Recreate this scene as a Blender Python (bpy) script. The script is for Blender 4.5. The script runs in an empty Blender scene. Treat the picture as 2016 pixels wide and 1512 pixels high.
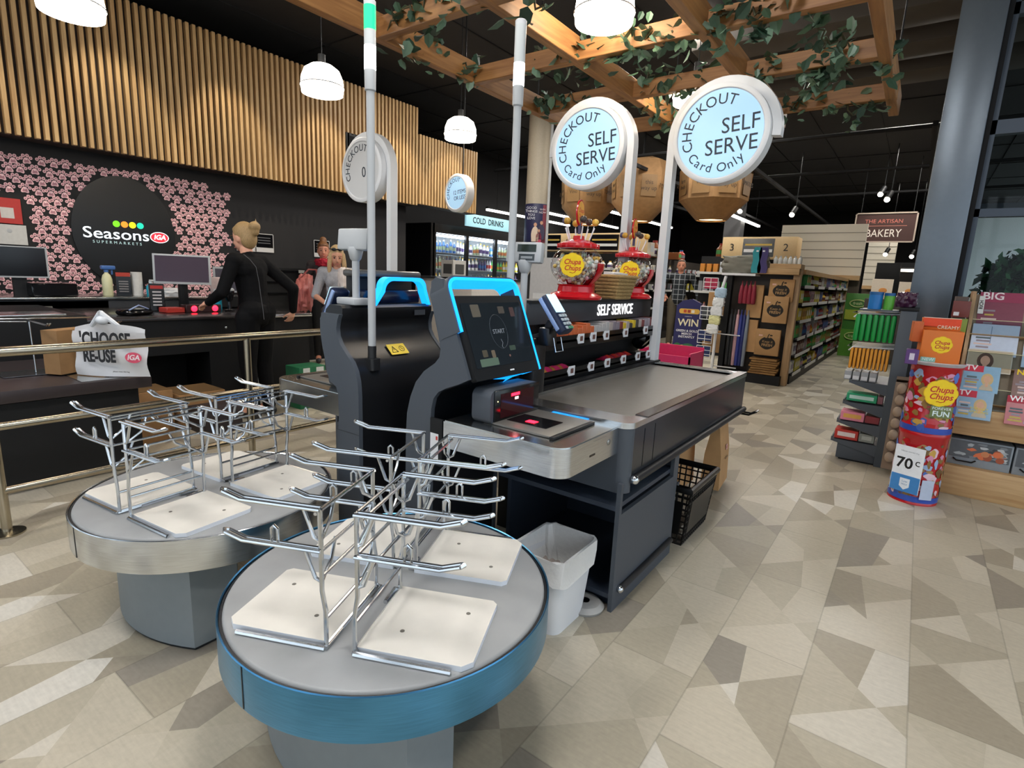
import bpy, bmesh, math, random
from mathutils import Vector as V, Matrix, Euler
RND = random.Random(11)
sc = bpy.context.scene
C = sc.collection
pi = math.pi

# ------------------------------------------------------------------ camera
H_CAM = 1.325
yaw, pit, rol = -.628566, .194848, .043708
Fv = V((math.sin(yaw)*math.cos(pit), math.cos(yaw)*math.cos(pit), -math.sin(pit)))
Rv = V((math.cos(yaw), -math.sin(yaw), 0)); Uv = Rv.cross(Fv)
R2 = math.cos(rol)*Rv + math.sin(rol)*Uv; U2 = -math.sin(rol)*Rv + math.cos(rol)*Uv
cam = bpy.data.objects.new('camera', bpy.data.cameras.new('camera')); C.objects.link(cam)
cam.data.sensor_width = 36; cam.data.lens = 1075.1*36/2016; cam.data.clip_start = .05; cam.data.clip_end = 300
cam.matrix_world = Matrix(((R2.x, U2.x, -Fv.x, 0), (R2.y, U2.y, -Fv.y, 0), (R2.z, U2.z, -Fv.z, H_CAM), (0, 0, 0, 1)))
sc.camera = cam

# ------------------------------------------------------------------ world, lights, exposure
w = bpy.data.worlds.new('world'); sc.world = w; w.use_nodes = True
bg = w.node_tree.nodes['Background']; bg.inputs[0].default_value = (.76, .88, 1, 1); bg.inputs[1].default_value = 1.7
vs = sc.view_settings
vs.view_transform = 'Standard'; vs.look = 'None'; vs.gamma = 1; vs.use_curve_mapping = False; vs.exposure = .1
sc.cycles.max_bounces = 7; sc.cycles.diffuse_bounces = 3; sc.cycles.glossy_bounces = 4; sc.cycles.transmission_bounces = 5
sc.cycles.transparent_max_bounces = 6; sc.cycles.sample_clamp_indirect = 6; sc.cycles.caustics_reflective = False; sc.cycles.caustics_refractive = False

def area_light(name, loc, size, power, col=(1, .93, .84), rot=(0, 0, 0), sy=None):
    l = bpy.data.lights.new(name, 'AREA'); l.energy = power; l.color = col; l.size = size
    if sy: l.shape = 'RECTANGLE'; l.size_y = sy
    o = bpy.data.objects.new(name, l); o.location = loc; o.rotation_euler = rot; C.objects.link(o); return o
# added area lights without fixtures, brightening entrance and shop from ceiling height
for k, (x, y) in enumerate(((-.9, -.6), (-2.8, -.9), (1.6, .6), (-.9, 1.2))):
    area_light('ceiling_fill_light', (x, y, 4.22), .6, 48, (1, .97, .95))
for k, (x, y) in enumerate(((-2.6, 6.6), (-5.2, 6.6), (-.5, 10.5), (-3.2, 9.7), (-6.2, 9.5), (-.4, 14.5), (-3, 14), (-6, 13.5), (-.4, 19), (-4.2, 18))):
    area_light('ceiling_fill_light', (x, y, 4.22), .5, 66, (1, .95, .88))
area_light('ceiling_fill_light', (-4.5, -.1, 4.22), .5, 38, (1, .97, .95))  # extra fill added to brighten the staffed lane on the left
sun = bpy.data.lights.new('sun', 'SUN'); sun.energy = 3.2; sun.angle = .01; sun.color = (1, .95, .88); so = bpy.data.objects.new('sun', sun); C.objects.link(so); so.location = (0, -20, 30); so.rotation_euler = V((.12, .5, -.86)).to_track_quat('-Z', 'Y').to_euler()
def spot(loc, target, power, ang=1.2, col=(1, .86, .66), r=.05):
    l = bpy.data.lights.new('spot_lamp', 'SPOT'); l.energy = power; l.spot_size = ang; l.spot_blend = .6; l.color = col; l.shadow_soft_size = r
    o = bpy.data.objects.new('spot_lamp', l); o.location = loc
    o.rotation_euler = (V(target)-V(loc)).to_track_quat('-Z', 'Y').to_euler(); C.objects.link(o)

# ------------------------------------------------------------------ helpers: materials
def lin(h):
    if isinstance(h, str):
        h = h.lstrip('#'); c = [int(h[i:i+2], 16)/255 for i in (0, 2, 4)]
    else: c = h
    return tuple(x/12.92 if x <= .04045 else ((x+.055)/1.055)**2.4 for x in c) + (1,)
MC = {}
def mat(name, col, rough=.5, metal=0., emit=None, es=0., spec=.5, noise=0., nsc=30., bump=0., trans=0., ior=1.45, coat=0., stretch=(1, 1, 1), sss=0):
    m = bpy.data.materials.new(name); m.use_nodes = True; nt = m.node_tree; b = nt.nodes['Principled BSDF']; I = b.inputs
    I['Base Color'].default_value = lin(col); I['Roughness'].default_value = rough; I['Metallic'].default_value = metal
    I['Specular IOR Level'].default_value = spec; I['Coat Weight'].default_value = coat
    if trans: I['Transmission Weight'].default_value = trans; I['IOR'].default_value = ior
    if emit: I['Emission Color'].default_value = lin(emit); I['Emission Strength'].default_value = es
    if noise or bump:
        tc = nt.nodes.new('ShaderNodeTexCoord'); mp = nt.nodes.new('ShaderNodeMapping'); mp.inputs['Scale'].default_value = stretch
        nz = nt.nodes.new('ShaderNodeTexNoise'); nz.inputs['Scale'].default_value = nsc; nz.inputs['Detail'].default_value = 5
        nt.links.new(tc.outputs['Object'], mp.inputs[0]); nt.links.new(mp.outputs[0], nz.inputs['Vector'])
        if noise:
            mx = nt.nodes.new('ShaderNodeMixRGB'); mx.blend_type = 'MULTIPLY'; mx.inputs[1].default_value = lin(col); mx.inputs[0].default_value = 1
            mr = nt.nodes.new('ShaderNodeMapRange'); mr.inputs[1].default_value = .3; mr.inputs[2].default_value = .7
            mr.inputs[3].default_value = 1-noise; mr.inputs[4].default_value = 1+noise*.6
            nt.links.new(nz.outputs[0], mr.inputs[0]); nt.links.new(mr.outputs[0], mx.inputs[2]); nt.links.new(mx.outputs[0], I['Base Color'])
        if bump:
            bp = nt.nodes.new('ShaderNodeBump'); bp.inputs['Strength'].default_value = bump; bp.inputs['Distance'].default_value = .01
            nt.links.new(nz.outputs[0], bp.inputs['Height']); nt.links.new(bp.outputs[0], I['Normal'])
    return m
def flat(col, rough=.55, **k):
    key = (col, rough, tuple(sorted(k.items())))
    if key not in MC: MC[key] = mat('paint_'+str(len(MC)), col, rough, noise=.05, nsc=40, **k)
    return MC[key]
def glow(col, es):
    key = ('g', col, es)
    if key not in MC: MC[key] = mat('glow_'+str(len(MC)), col, .5, emit=col, es=es)
    return MC[key]
def thin_glass(name, tint=(.86, .95, .93), refl=.12):
    m = bpy.data.materials.new(name); m.use_nodes = True; nt = m.node_tree; nt.nodes.clear()
    out = nt.nodes.new('ShaderNodeOutputMaterial'); mx = nt.nodes.new('ShaderNodeMixShader'); tr = nt.nodes.new('ShaderNodeBsdfTransparent')
    gl = nt.nodes.new('ShaderNodeBsdfGlossy'); lw = nt.nodes.new('ShaderNodeLayerWeight'); pw = nt.nodes.new('ShaderNodeMath'); pw.operation = 'POWER'; pw.inputs[1].default_value = 5
    ma = nt.nodes.new('ShaderNodeMath'); ma.operation = 'MULTIPLY_ADD'; ma.inputs[1].default_value = .7; ma.inputs[2].default_value = .015+refl*.25
    tr.inputs[0].default_value = tint+(1,); gl.inputs['Roughness'].default_value = .02
    nt.links.new(lw.outputs['Facing'], pw.inputs[0]); nt.links.new(pw.outputs[0], ma.inputs[0]); nt.links.new(ma.outputs[0], mx.inputs[0])
    nt.links.new(tr.outputs[0], mx.inputs[1]); nt.links.new(gl.outputs[0], mx.inputs[2]); nt.links.new(mx.outputs[0], out.inputs[0]); return m

CHROME = mat('chrome_wire', '#d4d7da', .18, 1)
STEEL = mat('brushed_stainless', '#dfe3e7', .22, 1, noise=.12, nsc=14, stretch=(1, 1, 30))
STEELH = mat('stainless_top', '#ced0ce', .22, 1, noise=.1, nsc=8)
BLUE_REFL_STEEL = mat('steel_painted_blue_reflection', '#5a9bc8', .3, 1, noise=.12, nsc=14, stretch=(1, 1, 30))  # blue reflection on the steel band put into its base colour
GREYTOP = mat('grey_laminate', '#969898', .42, noise=.1, nsc=7)
GREYBASE = mat('grey_blue_base', '#7d8589', .5, noise=.03)
BOARD = mat('cream_board', '#dcd8ce', .45, noise=.07, nsc=9)
BOARDE = mat('board_edge', '#e6eaf0', .5)
RUBBER = mat('black_rubber', '#1c1d1f', .5)
CHAR = mat('charcoal_panel', '#464c54', .5, bump=.05, nsc=900, noise=.04)
DARK = mat('dark_casing', '#17181b', .35, noise=.05, nsc=200)
NAVY = mat('blue_grey_laminate', '#343c49', .45, noise=.04)
BLACK = mat('black_panel', '#111214', .5, spec=.35, noise=.06)
BLACKG = mat('black_gloss', '#0c0d10', .16)
BLACKW = mat('black_wall', '#141316', .75, noise=.1)
CEIL = mat('black_ceiling', '#1a1a1e', .8, noise=.15, nsc=4)
WHITE = mat('white_plastic', '#e6e7e9', .4)
LGREY = mat('light_grey_plastic', '#b4b7b9', .45)
CARD = mat('cardboard', '#98734a', .8, noise=.15, nsc=12)
KRAFT = mat('kraft_paper', '#b78f61', .8, noise=.1, nsc=10)
BLUEGLOW = glow('#149cff', 1.5)
REDGLOW = glow('#ff1428', 9)
GLASS = thin_glass('window_glass', (.93, .98, .97), 0.)
CLEAR = thin_glass('clear_plastic', (.95, .96, .97), .2)
def wood(name, a, b, axis=2, sc_=3., rough=.5):
    m = bpy.data.materials.new(name); m.use_nodes = True; nt = m.node_tree; B = nt.nodes['Principled BSDF']; B.inputs['Roughness'].default_value = rough
    tc = nt.nodes.new('ShaderNodeTexCoord'); mp = nt.nodes.new('ShaderNodeMapping'); s = [9*sc_]*3; s[axis] = .6*sc_; mp.inputs['Scale'].default_value = s
    nz = nt.nodes.new('ShaderNodeTexNoise'); nz.inputs['Scale'].default_value = 1.3; nz.inputs['Detail'].default_value = 6; nz.inputs['Distortion'].default_value = .6
    cr = nt.nodes.new('ShaderNodeValToRGB'); cr.color_ramp.elements[0].position = .3; cr.color_ramp.elements[1].position = .7
    cr.color_ramp.elements[0].color = lin(a); cr.color_ramp.elements[1].color = lin(b)
    nt.links.new(tc.outputs['Object'], mp.inputs[0]); nt.links.new(mp.outputs[0], nz.inputs['Vector']); nt.links.new(nz.outputs[0], cr.inputs[0]); nt.links.new(cr.outputs[0], B.inputs['Base Color'])
    return m
WOODZ = wood('slat_timber', '#b28d5f', '#cfae7c', 2)
WOODX = wood('beam_timber_x', '#8f6038', '#b5834e', 0)
WOODY = wood('beam_timber_y', '#8f6038', '#b5834e', 1)
OAKX = wood('oak_board', '#b08a5c', '#cbaa7c', 0)
OAKZ = wood('oak_upright', '#a5855f', '#bf9f78', 2)

# ------------------------------------------------------------------ helpers: mesh building
LOCM = {}
class MB:
    def __init__(s): s.bm = bmesh.new(); s.mats = []
    def mi(s, m):
        if m not in s.mats: s.mats.append(m)
        return s.mats.index(m)
    def face(s, pts, m, smooth=False):
        f = s.bm.faces.new([s.bm.verts.new(p) for p in pts]); f.material_index = s.mi(m); f.smooth = smooth; return f
    def box(s, x0, x1, y0, y1, z0, z1, m, bev=0., M=None, seg=2):
        t = bmesh.new(); bmesh.ops.create_cube(t, size=1)
        for v in t.verts: v.co = V(((x0+x1)/2+v.co.x*(x1-x0), (y0+y1)/2+v.co.y*(y1-y0), (z0+z1)/2+v.co.z*(z1-z0)))
        if bev: bmesh.ops.bevel(t, geom=t.edges[:], offset=bev, segments=seg, affect='EDGES', profile=.5)
        s.add(t, m, M); return s
    def add(s, t, m, M=None, smooth=False):
        if M is not None: t.transform(M)
        i = s.mi(m); vm = {}
        for v in t.verts: vm[v] = s.bm.verts.new(v.co)
        for f in t.faces:
            try: g = s.bm.faces.new([vm[v] for v in f.verts])
            except ValueError: continue
            g.material_index = i; g.smooth = smooth or f.smooth
        t.free(); return s
    def cyl(s, p0, p1, r, m, n=14, r2=None, caps=True):
        p0, p1 = V(p0), V(p1); d = p1-p0; q = d.to_track_quat('Z', 'Y').to_matrix(); r2 = r if r2 is None else r2
        A = [s.bm.verts.new(p0+q@V((math.cos(2*pi*k/n)*r, math.sin(2*pi*k/n)*r, 0))) for k in range(n)]
        B = [s.bm.verts.new(p1+q@V((math.cos(2*pi*k/n)*r2, math.sin(2*pi*k/n)*r2, 0))) for k in range(n)]
        i = s.mi(m)
        for k in range(n):
            f = s.bm.faces.new((A[k], A[(k+1) % n], B[(k+1) % n], B[k])); f.smooth = True; f.material_index = i
        if caps:
            f = s.bm.faces.new(A[::-1]); f.material_index = i; f = s.bm.faces.new(B); f.material_index = i
        return s
    def tube(s, pts, r, m, n=8, closed=False):
        pts = [V(p) for p in pts]; N = len(pts); rings = []; up = None; i = s.mi(m)
        for k in range(N):
            a = pts[k-1] if (k > 0 or closed) else pts[k]; b = pts[(k+1) % N] if (k < N-1 or closed) else pts[k]
            d = (b-a)
            if d.length < 1e-9: d = V((0, 0, 1))
            d.normalize()
            if up is None: up = V((0, 0, 1)) if abs(d.z) < .9 else V((1, 0, 0))
            u = (up-d*up.dot(d))
            if u.length < 1e-6: u = d.orthogonal()
            u.normalize(); up = u; v = d.cross(u); sc_ = 1.
            if 0 < k < N-1 or closed:
                e = (pts[k]-pts[k-1]).normalized().dot((pts[(k+1) % N]-pts[k]).normalized()); sc_ = 1/max(.6, math.sqrt(max(.01, (1+e)/2)))
            rings.append([s.bm.verts.new(pts[k]+(u*math.cos(2*pi*j/n)+v*math.sin(2*pi*j/n))*r*sc_) for j in range(n)])
        for k in range(N if closed else N-1):
            A, B = rings[k], rings[(k+1) % N]
            for j in range(n):
                f = s.bm.faces.new((A[j], A[(j+1) % n], B[(j+1) % n], B[j])); f.smooth = True; f.material_index = i
        if not closed:
            for rr in (rings[0][::-1], rings[-1]):
                f = s.bm.faces.new(rr); f.material_index = i
        return s
    def lathe(s, prof, c, m, n=32, a0=0, a1=2*pi, sx=1, sy=1):
        full = abs(a1-a0-2*pi) < 1e-6; K = n if full else n+1; i = s.mi(m); rows = []
        for r, z in prof:
            rows.append([s.bm.verts.new((c[0]+r*sx*math.cos(a0+(a1-a0)*k/n), c[1]+r*sy*math.sin(a0+(a1-a0)*k/n), c[2]+z)) for k in range(K)] if r > 1e-6 else [s.bm.verts.new((c[0], c[1], c[2]+z))])
        for a, b in zip(rows, rows[1:]):
            for k in range(n):
                k2 = (k+1) % K
                q = [a[k % len(a)], a[k2 % len(a)], b[k2 % len(b)], b[k % len(b)]]; qq = []
                for v in q:
                    if v not in qq: qq.append(v)
                if len(qq) > 2:
                    f = s.bm.faces.new(qq); f.smooth = True; f.material_index = i
        return s
    def prism(s, poly, a0, a1, m, axis='y', smooth=False, mside=None):
        def P(u, v, a): return {'y': (u, a, v), 'x': (a, u, v), 'z': (u, v, a)}[axis]
        A = [s.bm.verts.new(P(u, v, a0)) for u, v in poly]; B = [s.bm.verts.new(P(u, v, a1)) for u, v in poly]; i = s.mi(m); j = s.mi(mside) if mside else i
        f = s.bm.faces.new(A); f.material_index = i; g = s.bm.faces.new(B[::-1]); g.material_index = i
        n = len(poly)
        for k in range(n):
            h = s.bm.faces.new((A[k], B[k], B[(k+1) % n], A[(k+1) % n])); h.material_index = j; h.smooth = smooth
        return s
    def sphere(s, c, r, m, sx=1, sy=1, sz=1, n=14, M=None):
        t = bmesh.new(); bmesh.ops.create_uvsphere(t, u_segments=n, v_segments=max(6, n*2//3), radius=r)
        for v in t.verts: v.co = V((v.co.x*sx, v.co.y*sy, v.co.z*sz))
        T = Matrix.Translation(c) @ (M if M is not None else Matrix())
        return s.add(t, m, T, True)
    def text(s, txt, size, M, m, ext=.0015, align='CENTER', sx=1., spacing=1., shear=0., bold=0., valign='CENTER'):
        c = bpy.data.curves.new('t', 'FONT'); c.body = txt; c.size = size; c.align_x = align; c.align_y = valign; c.extrude = ext; c.space_character = spacing; c.shear = shear; c.offset = bold
        c.resolution_u = 3; o = bpy.data.objects.new('t', c); me = bpy.data.meshes.new_from_object(o)
        t = bmesh.new(); t.from_mesh(me); t.transform(M @ Matrix.Diagonal((sx, 1, 1, 1))); s.add(t, m)
        bpy.data.objects.remove(o); bpy.data.curves.remove(c); bpy.data.meshes.remove(me); return s
    def arc_text(s, txt, size, cM, r, a_start, a_end, m, ext=.0015, inward=False, sx=1.):
        wd = [{'C': 1.1, 'O': 1.3, 'l': .5, ' ': .6, 'r': .75, 'I': .5, 'T': .95, 'E': .85, 'K': .95, 'H': 1.15, 'U': 1.1}.get(ch, .95) for ch in txt]
        pos = [sum(wd[:k])+wd[k]/2-wd[0]/2 for k in range(len(txt))]
        for k, ch in enumerate(txt):
            if ch == ' ': continue
            a = a_start+(a_end-a_start)*(pos[k]/pos[-1]); rot = a-pi/2 if not inward else a+pi/2
            s.text(ch, size, cM @ Matrix.Translation((r*math.cos(a), r*math.sin(a), 0)) @ Matrix.Rotation(rot, 4, 'Z'), m, ext, sx=sx)
        return s
    def build(s, name, parent=None, origin=None, mod=None, local=False):
        me = bpy.data.meshes.new(name); bmesh.ops.recalc_face_normals(s.bm, faces=s.bm.faces[:])
        if parent is not None and not local:
            p = parent
            while p.parent: p = p.parent
            if p.name in LOCM: s.bm.transform(LOCM[p.name].inverted())
        if origin is not None: s.bm.transform(Matrix.Translation(-V(origin)))
        s.bm.to_mesh(me); s.bm.free(); me.set_sharp_from_angle(angle=math.radians(38))
        for m in s.mats: me.materials.append(m)
        o = bpy.data.objects.new(name, me); C.objects.link(o)
        if parent is not None: o.parent = parent
        if origin is not None: o.location = origin
        return o
def thing(name, label, cat, loc=(0, 0, 0), rz=0., group=None):
    o = bpy.data.objects.new(name, None); C.objects.link(o); o.empty_display_size = .1; o.location = loc; o.rotation_euler = (0, 0, rz)
    LOCM[o.name] = Matrix.Translation(loc) @ Matrix.Rotation(rz, 4, 'Z')
    return tag(o, label, cat, group)
def tag(o, label=None, cat=None, group=None, kind=None):
    if label: o['label'] = label
    if cat: o['category'] = cat
    if group: o['group'] = group
    if kind: o['kind'] = kind
    return o
def dup(root, loc, rz=0., label=None, group=None, sz=1.):
    def cp(o, par):
        c = o.copy(); C.objects.link(c); c.parent = par
        for ch in o.children: cp(ch, c)
        return c
    r = cp(root, None); r.location = loc; r.rotation_euler = (0, 0, rz)
    if sz != 1: r.scale = (sz, sz, sz)
    LOCM[r.name] = Matrix.Translation(loc) @ Matrix.Rotation(rz, 4, 'Z')
    if label: r['label'] = label
    if group: r['group'] = group
    return r
def struct(o): o['kind'] = 'structure'; return o
def facing(loc, ax=(1, 0, 0), up=(0, 0, 1)):
    """frame with local x along ax, local y along up, normal = x cross y"""
    x = V(ax).normalized(); y = V(up); y = (y-x*y.dot(x)).normalized(); z = x.cross(y)
    M = Matrix((x, y, z)).transposed().to_4x4(); M.translation = V(loc); return M
def rrect(w, h, r, n=5):
    P = []
    for cx, cy, a in ((w/2-r, h/2-r, 0), (-w/2+r, h/2-r, pi/2), (-w/2+r, -h/2+r, pi), (w/2-r, -h/2+r, 1.5*pi)):
        for k in range(n+1): P.append((cx+r*math.cos(a+pi/2*k/n), cy+r*math.sin(a+pi/2*k/n)))
    return P
def slab(mb, poly, M, t, m, mside=None):
    """extrude a 2D outline of frame M by t along its normal"""
    b = MB(); b.prism(poly, 0, t, m, 'z', mside=mside); i0 = [mb.mi(x) for x in b.mats]
    b.bm.transform(M); vm = {v: mb.bm.verts.new(v.co) for v in b.bm.verts}
    for f in b.bm.faces:
        g = mb.bm.faces.new([vm[v] for v in f.verts]); g.material_index = i0[f.material_index]; g.smooth = f.smooth
    b.bm.free(); return mb
# ------------------------------------------------------------------ floor
def floor_material():
    m = bpy.data.materials.new('patterned_floor_tiles'); m.use_nodes = True; nt = m.node_tree; B = nt.nodes['Principled BSDF']; L = nt.links.new
    def val(x, sock):
        if isinstance(x, (int, float)): sock.default_value = x
        else: L(x, sock)
    def mt(op, a, b=0., c=None):
        n = nt.nodes.new('ShaderNodeMath'); n.operation = op; val(a, n.inputs[0]); val(b, n.inputs[1])
        if c is not None: val(c, n.inputs[2])
        return n.outputs[0]
    tc = nt.nodes.new('ShaderNodeTexCoord'); sp = nt.nodes.new('ShaderNodeSeparateXYZ'); L(tc.outputs['Object'], sp.inputs[0]); X, Y = sp.outputs[0], sp.outputs[1]
    tx = mt('DIVIDE', mt('ADD', X, 60.133), .3); ix = mt('FLOOR', tx); u = mt('SUBTRACT', tx, ix)
    par = mt('MODULO', ix, 2.)
    ty = mt('ADD', mt('DIVIDE', mt('ADD', Y, 60-2.023), .6), mt('MULTIPLY', mt('SUBTRACT', 1., par), .5)); iy = mt('FLOOR', ty); v = mt('SUBTRACT', ty, iy)
    def rnd(*s):
        cb = nt.nodes.new('ShaderNodeCombineXYZ')
        for k, x in enumerate(s): val(x, cb.inputs[k])
        n = nt.nodes.new('ShaderNodeTexWhiteNoise'); n.noise_dimensions = '3D'; L(cb.outputs[0], n.inputs['Vector']); return n.outputs['Value']
    fu = mt('GREATER_THAN', rnd(ix, iy, 7.), .3); fv = mt('GREATER_THAN', rnd(ix, iy, 17.), .5)
    def flip(x, f): return mt('ADD', mt('MULTIPLY', x, f), mt('MULTIPLY', mt('SUBTRACT', 1., x), mt('SUBTRACT', 1., f)))
    u1 = flip(u, fu); v1 = flip(v, fv)
    off = mt('MULTIPLY', rnd(ix, iy, 3.), .2)
    t1 = mt('GREATER_THAN', v1, mt('ADD', mt('MULTIPLY', u1, .5), mt('ADD', off, .02)))       # shallow diagonal
    t2 = mt('GREATER_THAN', mt('ADD', v1, mt('MULTIPLY', u1, .55)), mt('ADD', off, .78))       # opposite diagonal
    t3 = mt('GREATER_THAN', mt('ADD', u1, mt('MULTIPLY', v1, -.25)), .4)                      # steep
    rid = mt('ADD', t1, mt('ADD', mt('MULTIPLY', t2, 2.), mt('MULTIPLY', mt('MULTIPLY', t3, t1), 4.)))
    tone = rnd(ix, iy, rid)
    cr = nt.nodes.new('ShaderNodeValToRGB'); cr.color_ramp.interpolation = 'LINEAR'
    E = cr.color_ramp.elements; E[0].position = 0; E[0].color = lin('#898277'); E[1].position = 1; E[1].color = lin('#cbc7bc')
    for p, c in ((.15, '#9a917f'), (.4, '#a8a08d'), (.72, '#b3ab98'), (.9, '#beb6a4')):
        e = E.new(p); e.color = lin(c)
    L(tone, cr.inputs[0])
    nz = nt.nodes.new('ShaderNodeTexNoise'); nz.inputs['Scale'].default_value = 55; nz.inputs['Detail'].default_value = 8; L(tc.outputs['Object'], nz.inputs['Vector'])
    mp = nt.nodes.new('ShaderNodeMapping'); mp.inputs['Scale'].default_value = (9, 70, 9); L(tc.outputs['Object'], mp.inputs[0])
    n2 = nt.nodes.new('ShaderNodeTexNoise'); n2.inputs['Scale'].default_value = 1.5; n2.inputs['Detail'].default_value = 4; L(mp.outputs[0], n2.inputs['Vector'])
    g = mt('ADD', mt('MULTIPLY', nz.outputs[0], .5), mt('MULTIPLY', n2.outputs[0], .5)); g = mt('ADD', mt('MULTIPLY', g, .5), .75)
    eu = mt('MINIMUM', u, mt('SUBTRACT', 1., u)); ev = mt('MULTIPLY', mt('MINIMUM', v, mt('SUBTRACT', 1., v)), 2.)
    j = mt('SUBTRACT', 1., mt('MULTIPLY', mt('LESS_THAN', mt('MINIMUM', eu, ev), .0085), .22))
    mx = nt.nodes.new('ShaderNodeMixRGB'); mx.blend_type = 'MULTIPLY'; mx.inputs[0].default_value = 1; L(cr.outputs[0], mx.inputs[1]); L(mt('MULTIPLY', g, j), mx.inputs[2])
    L(mx.outputs[0], B.inputs['Base Color']); B.inputs['Roughness'].default_value = .38; B.inputs['Specular IOR Level'].default_value = .45
    return m
b = MB(); b.box(-9.5, 5, -3.4, 26, -.1, 0, floor_material()); struct(b.build('floor'))
# ceiling with visible panel joints and services
b = MB(); b.box(-9.5, 5, -3.4, 26, 4.3, 4.45, CEIL)
JN = flat('#0d0d10', .8)
for x in range(-9, 5): b.box(x-.012, x+.012, -3.4, 26, 4.285, 4.3, JN)
for y in range(-3, 26, 2): b.box(-9.5, 5, y-.012, y+.012, 4.286, 4.3, JN)
struct(b.build('ceiling'))
b = MB()
for y in (6.6, 7.5, 8.4): b.box(-2.5, 3.5, y, y+.5, 3.9, 4.2, mat('duct_grey', '#453f39', .7), .02)
struct(b.build('trim_1'))
b = MB()
for x in (-5.9, -4.6, -2.8, -.2): b.box(x, x+.06, 9, 26, 3.4, 3.46, JN)
for y in (10, 13, 16): b.tube([(-8, y, 3.6), (2, y, 3.65)], .03, JN, 6)
struct(b.build('trim_2'))
# outer walls
b = MB(); b.box(-9.6, -9.4, -.2, 26, 0, 4.3, BLACKW); b.box(-9.4, -7.62, -.35, -.2, 0, 4.3, BLACKW); b.box(-7.62, -7.3, -.35, 6.73, 0, 2.42, BLACKW); b.box(-7.62, -7.3, -3.4, -.35, 3.3, 4.3, BLACKW); b.box(-9.4, -7.62, 6.5, 6.73, 0, 2.42, BLACKW)
struct(b.build('wall_left'))
b = MB(); b.box(-9.5, 5, 25.8, 26, 0, 4.3, BLACKW); struct(b.build('wall_back'))
b = MB(); b.box(-7.6, -7.2, -3.5, -3.3, 0, 4.3, BLACKW); b.box(-7.2, 5, -3.5, -3.3, 3.3, 4.3, BLACKW); struct(b.build('wall_front'))
b = MB(); b.box(.06, .2, 5.9, 26, 0, 4.3, BLACKW); struct(b.build('wall_right'))
# entrance facade behind the camera and at its right: framed openings
FR = mat('facade_frame', '#4a5461', .4, .3)
b = MB()
for x in (-5.6, -3.4, -1.2, 1, 3.2, 5): b.box(x-.05, x+.05, -3.45, -3.33, 0, 3.3, FR)
for x0, x1 in ((-4.7, -4.1), (-2.5, -2.1), (-.5, -.25), (.3, .8), (2.1, 2.5)): b.box(x0, x1, -3.46, -3.34, 0, 3.3, FR)  # unseen solid panels added to make stripes in the metal bands' reflections
b.box(-7.2, 5, -3.45, -3.33, 2.3, 2.38, FR); struct(b.build('window_1'))
b = MB()
for y in (-3.3, -2.4, -1.4, -.4): b.box(-7.4, -7.3, y-.05, y+.05, 0, 3.3, FR)
b.box(-7.4, -7.3, -3.3, -.4, 2.3, 2.38, FR); struct(b.build('added_opening_left'))  # unseen side opening added for more daylight and reflections on the left
b = MB()
for y in (-3.3, -1.1, 1.1, 3.3, 5.5): b.box(4.94, 5.06, y-.05, y+.05, 0, 4.3, FR)
b.box(4.94, 5.06, -3.4, 5.7, 2.3, 2.4, FR); struct(b.build('window_2'))
# glazed wall behind the magazines
b = MB()
for z0, z1 in ((0, .12), (1.93, 1.99), (2.53, 2.63), (3.35, 3.43), (4.2, 4.3)): b.box(.2, 5, 5.68, 5.76, z0, z1, FR)
for x in (.22, 1.75, 3.3): b.box(x-.02, x+.05, 5.68, 5.76, 0, 4.3, FR)
w3 = struct(b.build('window_3')); b = MB(); b.face([(.22, 5.72, .1), (5, 5.72, .1), (5, 5.72, 4.25), (.22, 5.72, 4.25)], GLASS); b.build('pane', w3)
COLM = mat('column_cladding', '#78828c', .34, .55, noise=.03)
b = MB(); b.box(-.075, .2, 5.55, 5.9, 0, 4.3, COLM, .006); b.box(.2, .235, 5.6, 5.9, 0, 4.3, JN); struct(b.build('wall_column'))
# slatted timber cladding over the service wall
def slats(n, y0, y1, z0, z1, step, hole=None):
    b = MB(); b.box(-7.3, -7.06, y0, y1, z0, z1, flat('#2a211c', .8))
    y = y0+.02
    while y < y1-.05:
        segs = [(z0, z1)]
        if hole and hole[0] < y < hole[1]: segs = [(z0, hole[2]), (hole[3], z1)]
        for a, c in segs: b.box(-7.06, -7.0, y, y+.039, a, c, WOODZ, .004, seg=1)
        y += step
    struct(b.build(n))
slats('trim_3', -.35, 6.74, 2.42, 3.94, .0715, (5.32, 6.0, 2.98, 3.24)); slats('trim_4', 6.74, 8.3, 2.45, 3.55, .0715)
b = MB(); b.box(-7.31, -7.0, 5.3, 6.02, 2.96, 3.26, BLACK); b.box(-6.998, -6.99, 5.34, 5.98, 3., 3.22, BLACKG)
tag(b.build('air_vent', origin=(-7.1, 5.66, 3.1)), 'black rectangular vent set into the timber slats', 'vent')
# ground, buildings and trees beyond the glass
b = MB(); b.box(-60, 60, -60, -3.4, -.25, -.12, flat('#9c9c99', .8)); b.box(-60, -7.7, -3.4, 26, -.25, -.12, flat('#9c9c99', .8)); b.box(5.1, 60, -3.4, 60, -.25, -.12, flat('#9c9c99', .8)); struct(b.build('exterior_ground'))
b = MB(); WL = flat('#3a4450', .7); b.box(.6, 30, 24, 32, 3.9, 24, WL); b.box(.6, 30, 24, 32, -.12, 3.9, flat('#eefafa', .6)); o = tag(b.build('exterior_building', origin=(12, 26, 0)), 'grey office building beyond the glass with rows of glowing dashes painted as reflections', 'building')  # dark upper part stands in for the dark reflection in the pane
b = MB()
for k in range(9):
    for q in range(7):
        if RND.random() < .8: b.box(.8+q*.5, .8+q*.5+.25+RND.random()*.2, 23.9, 24, 3.98+k*.19, 4.06+k*.19, glow('#d9f4ff', 1.3))
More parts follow.
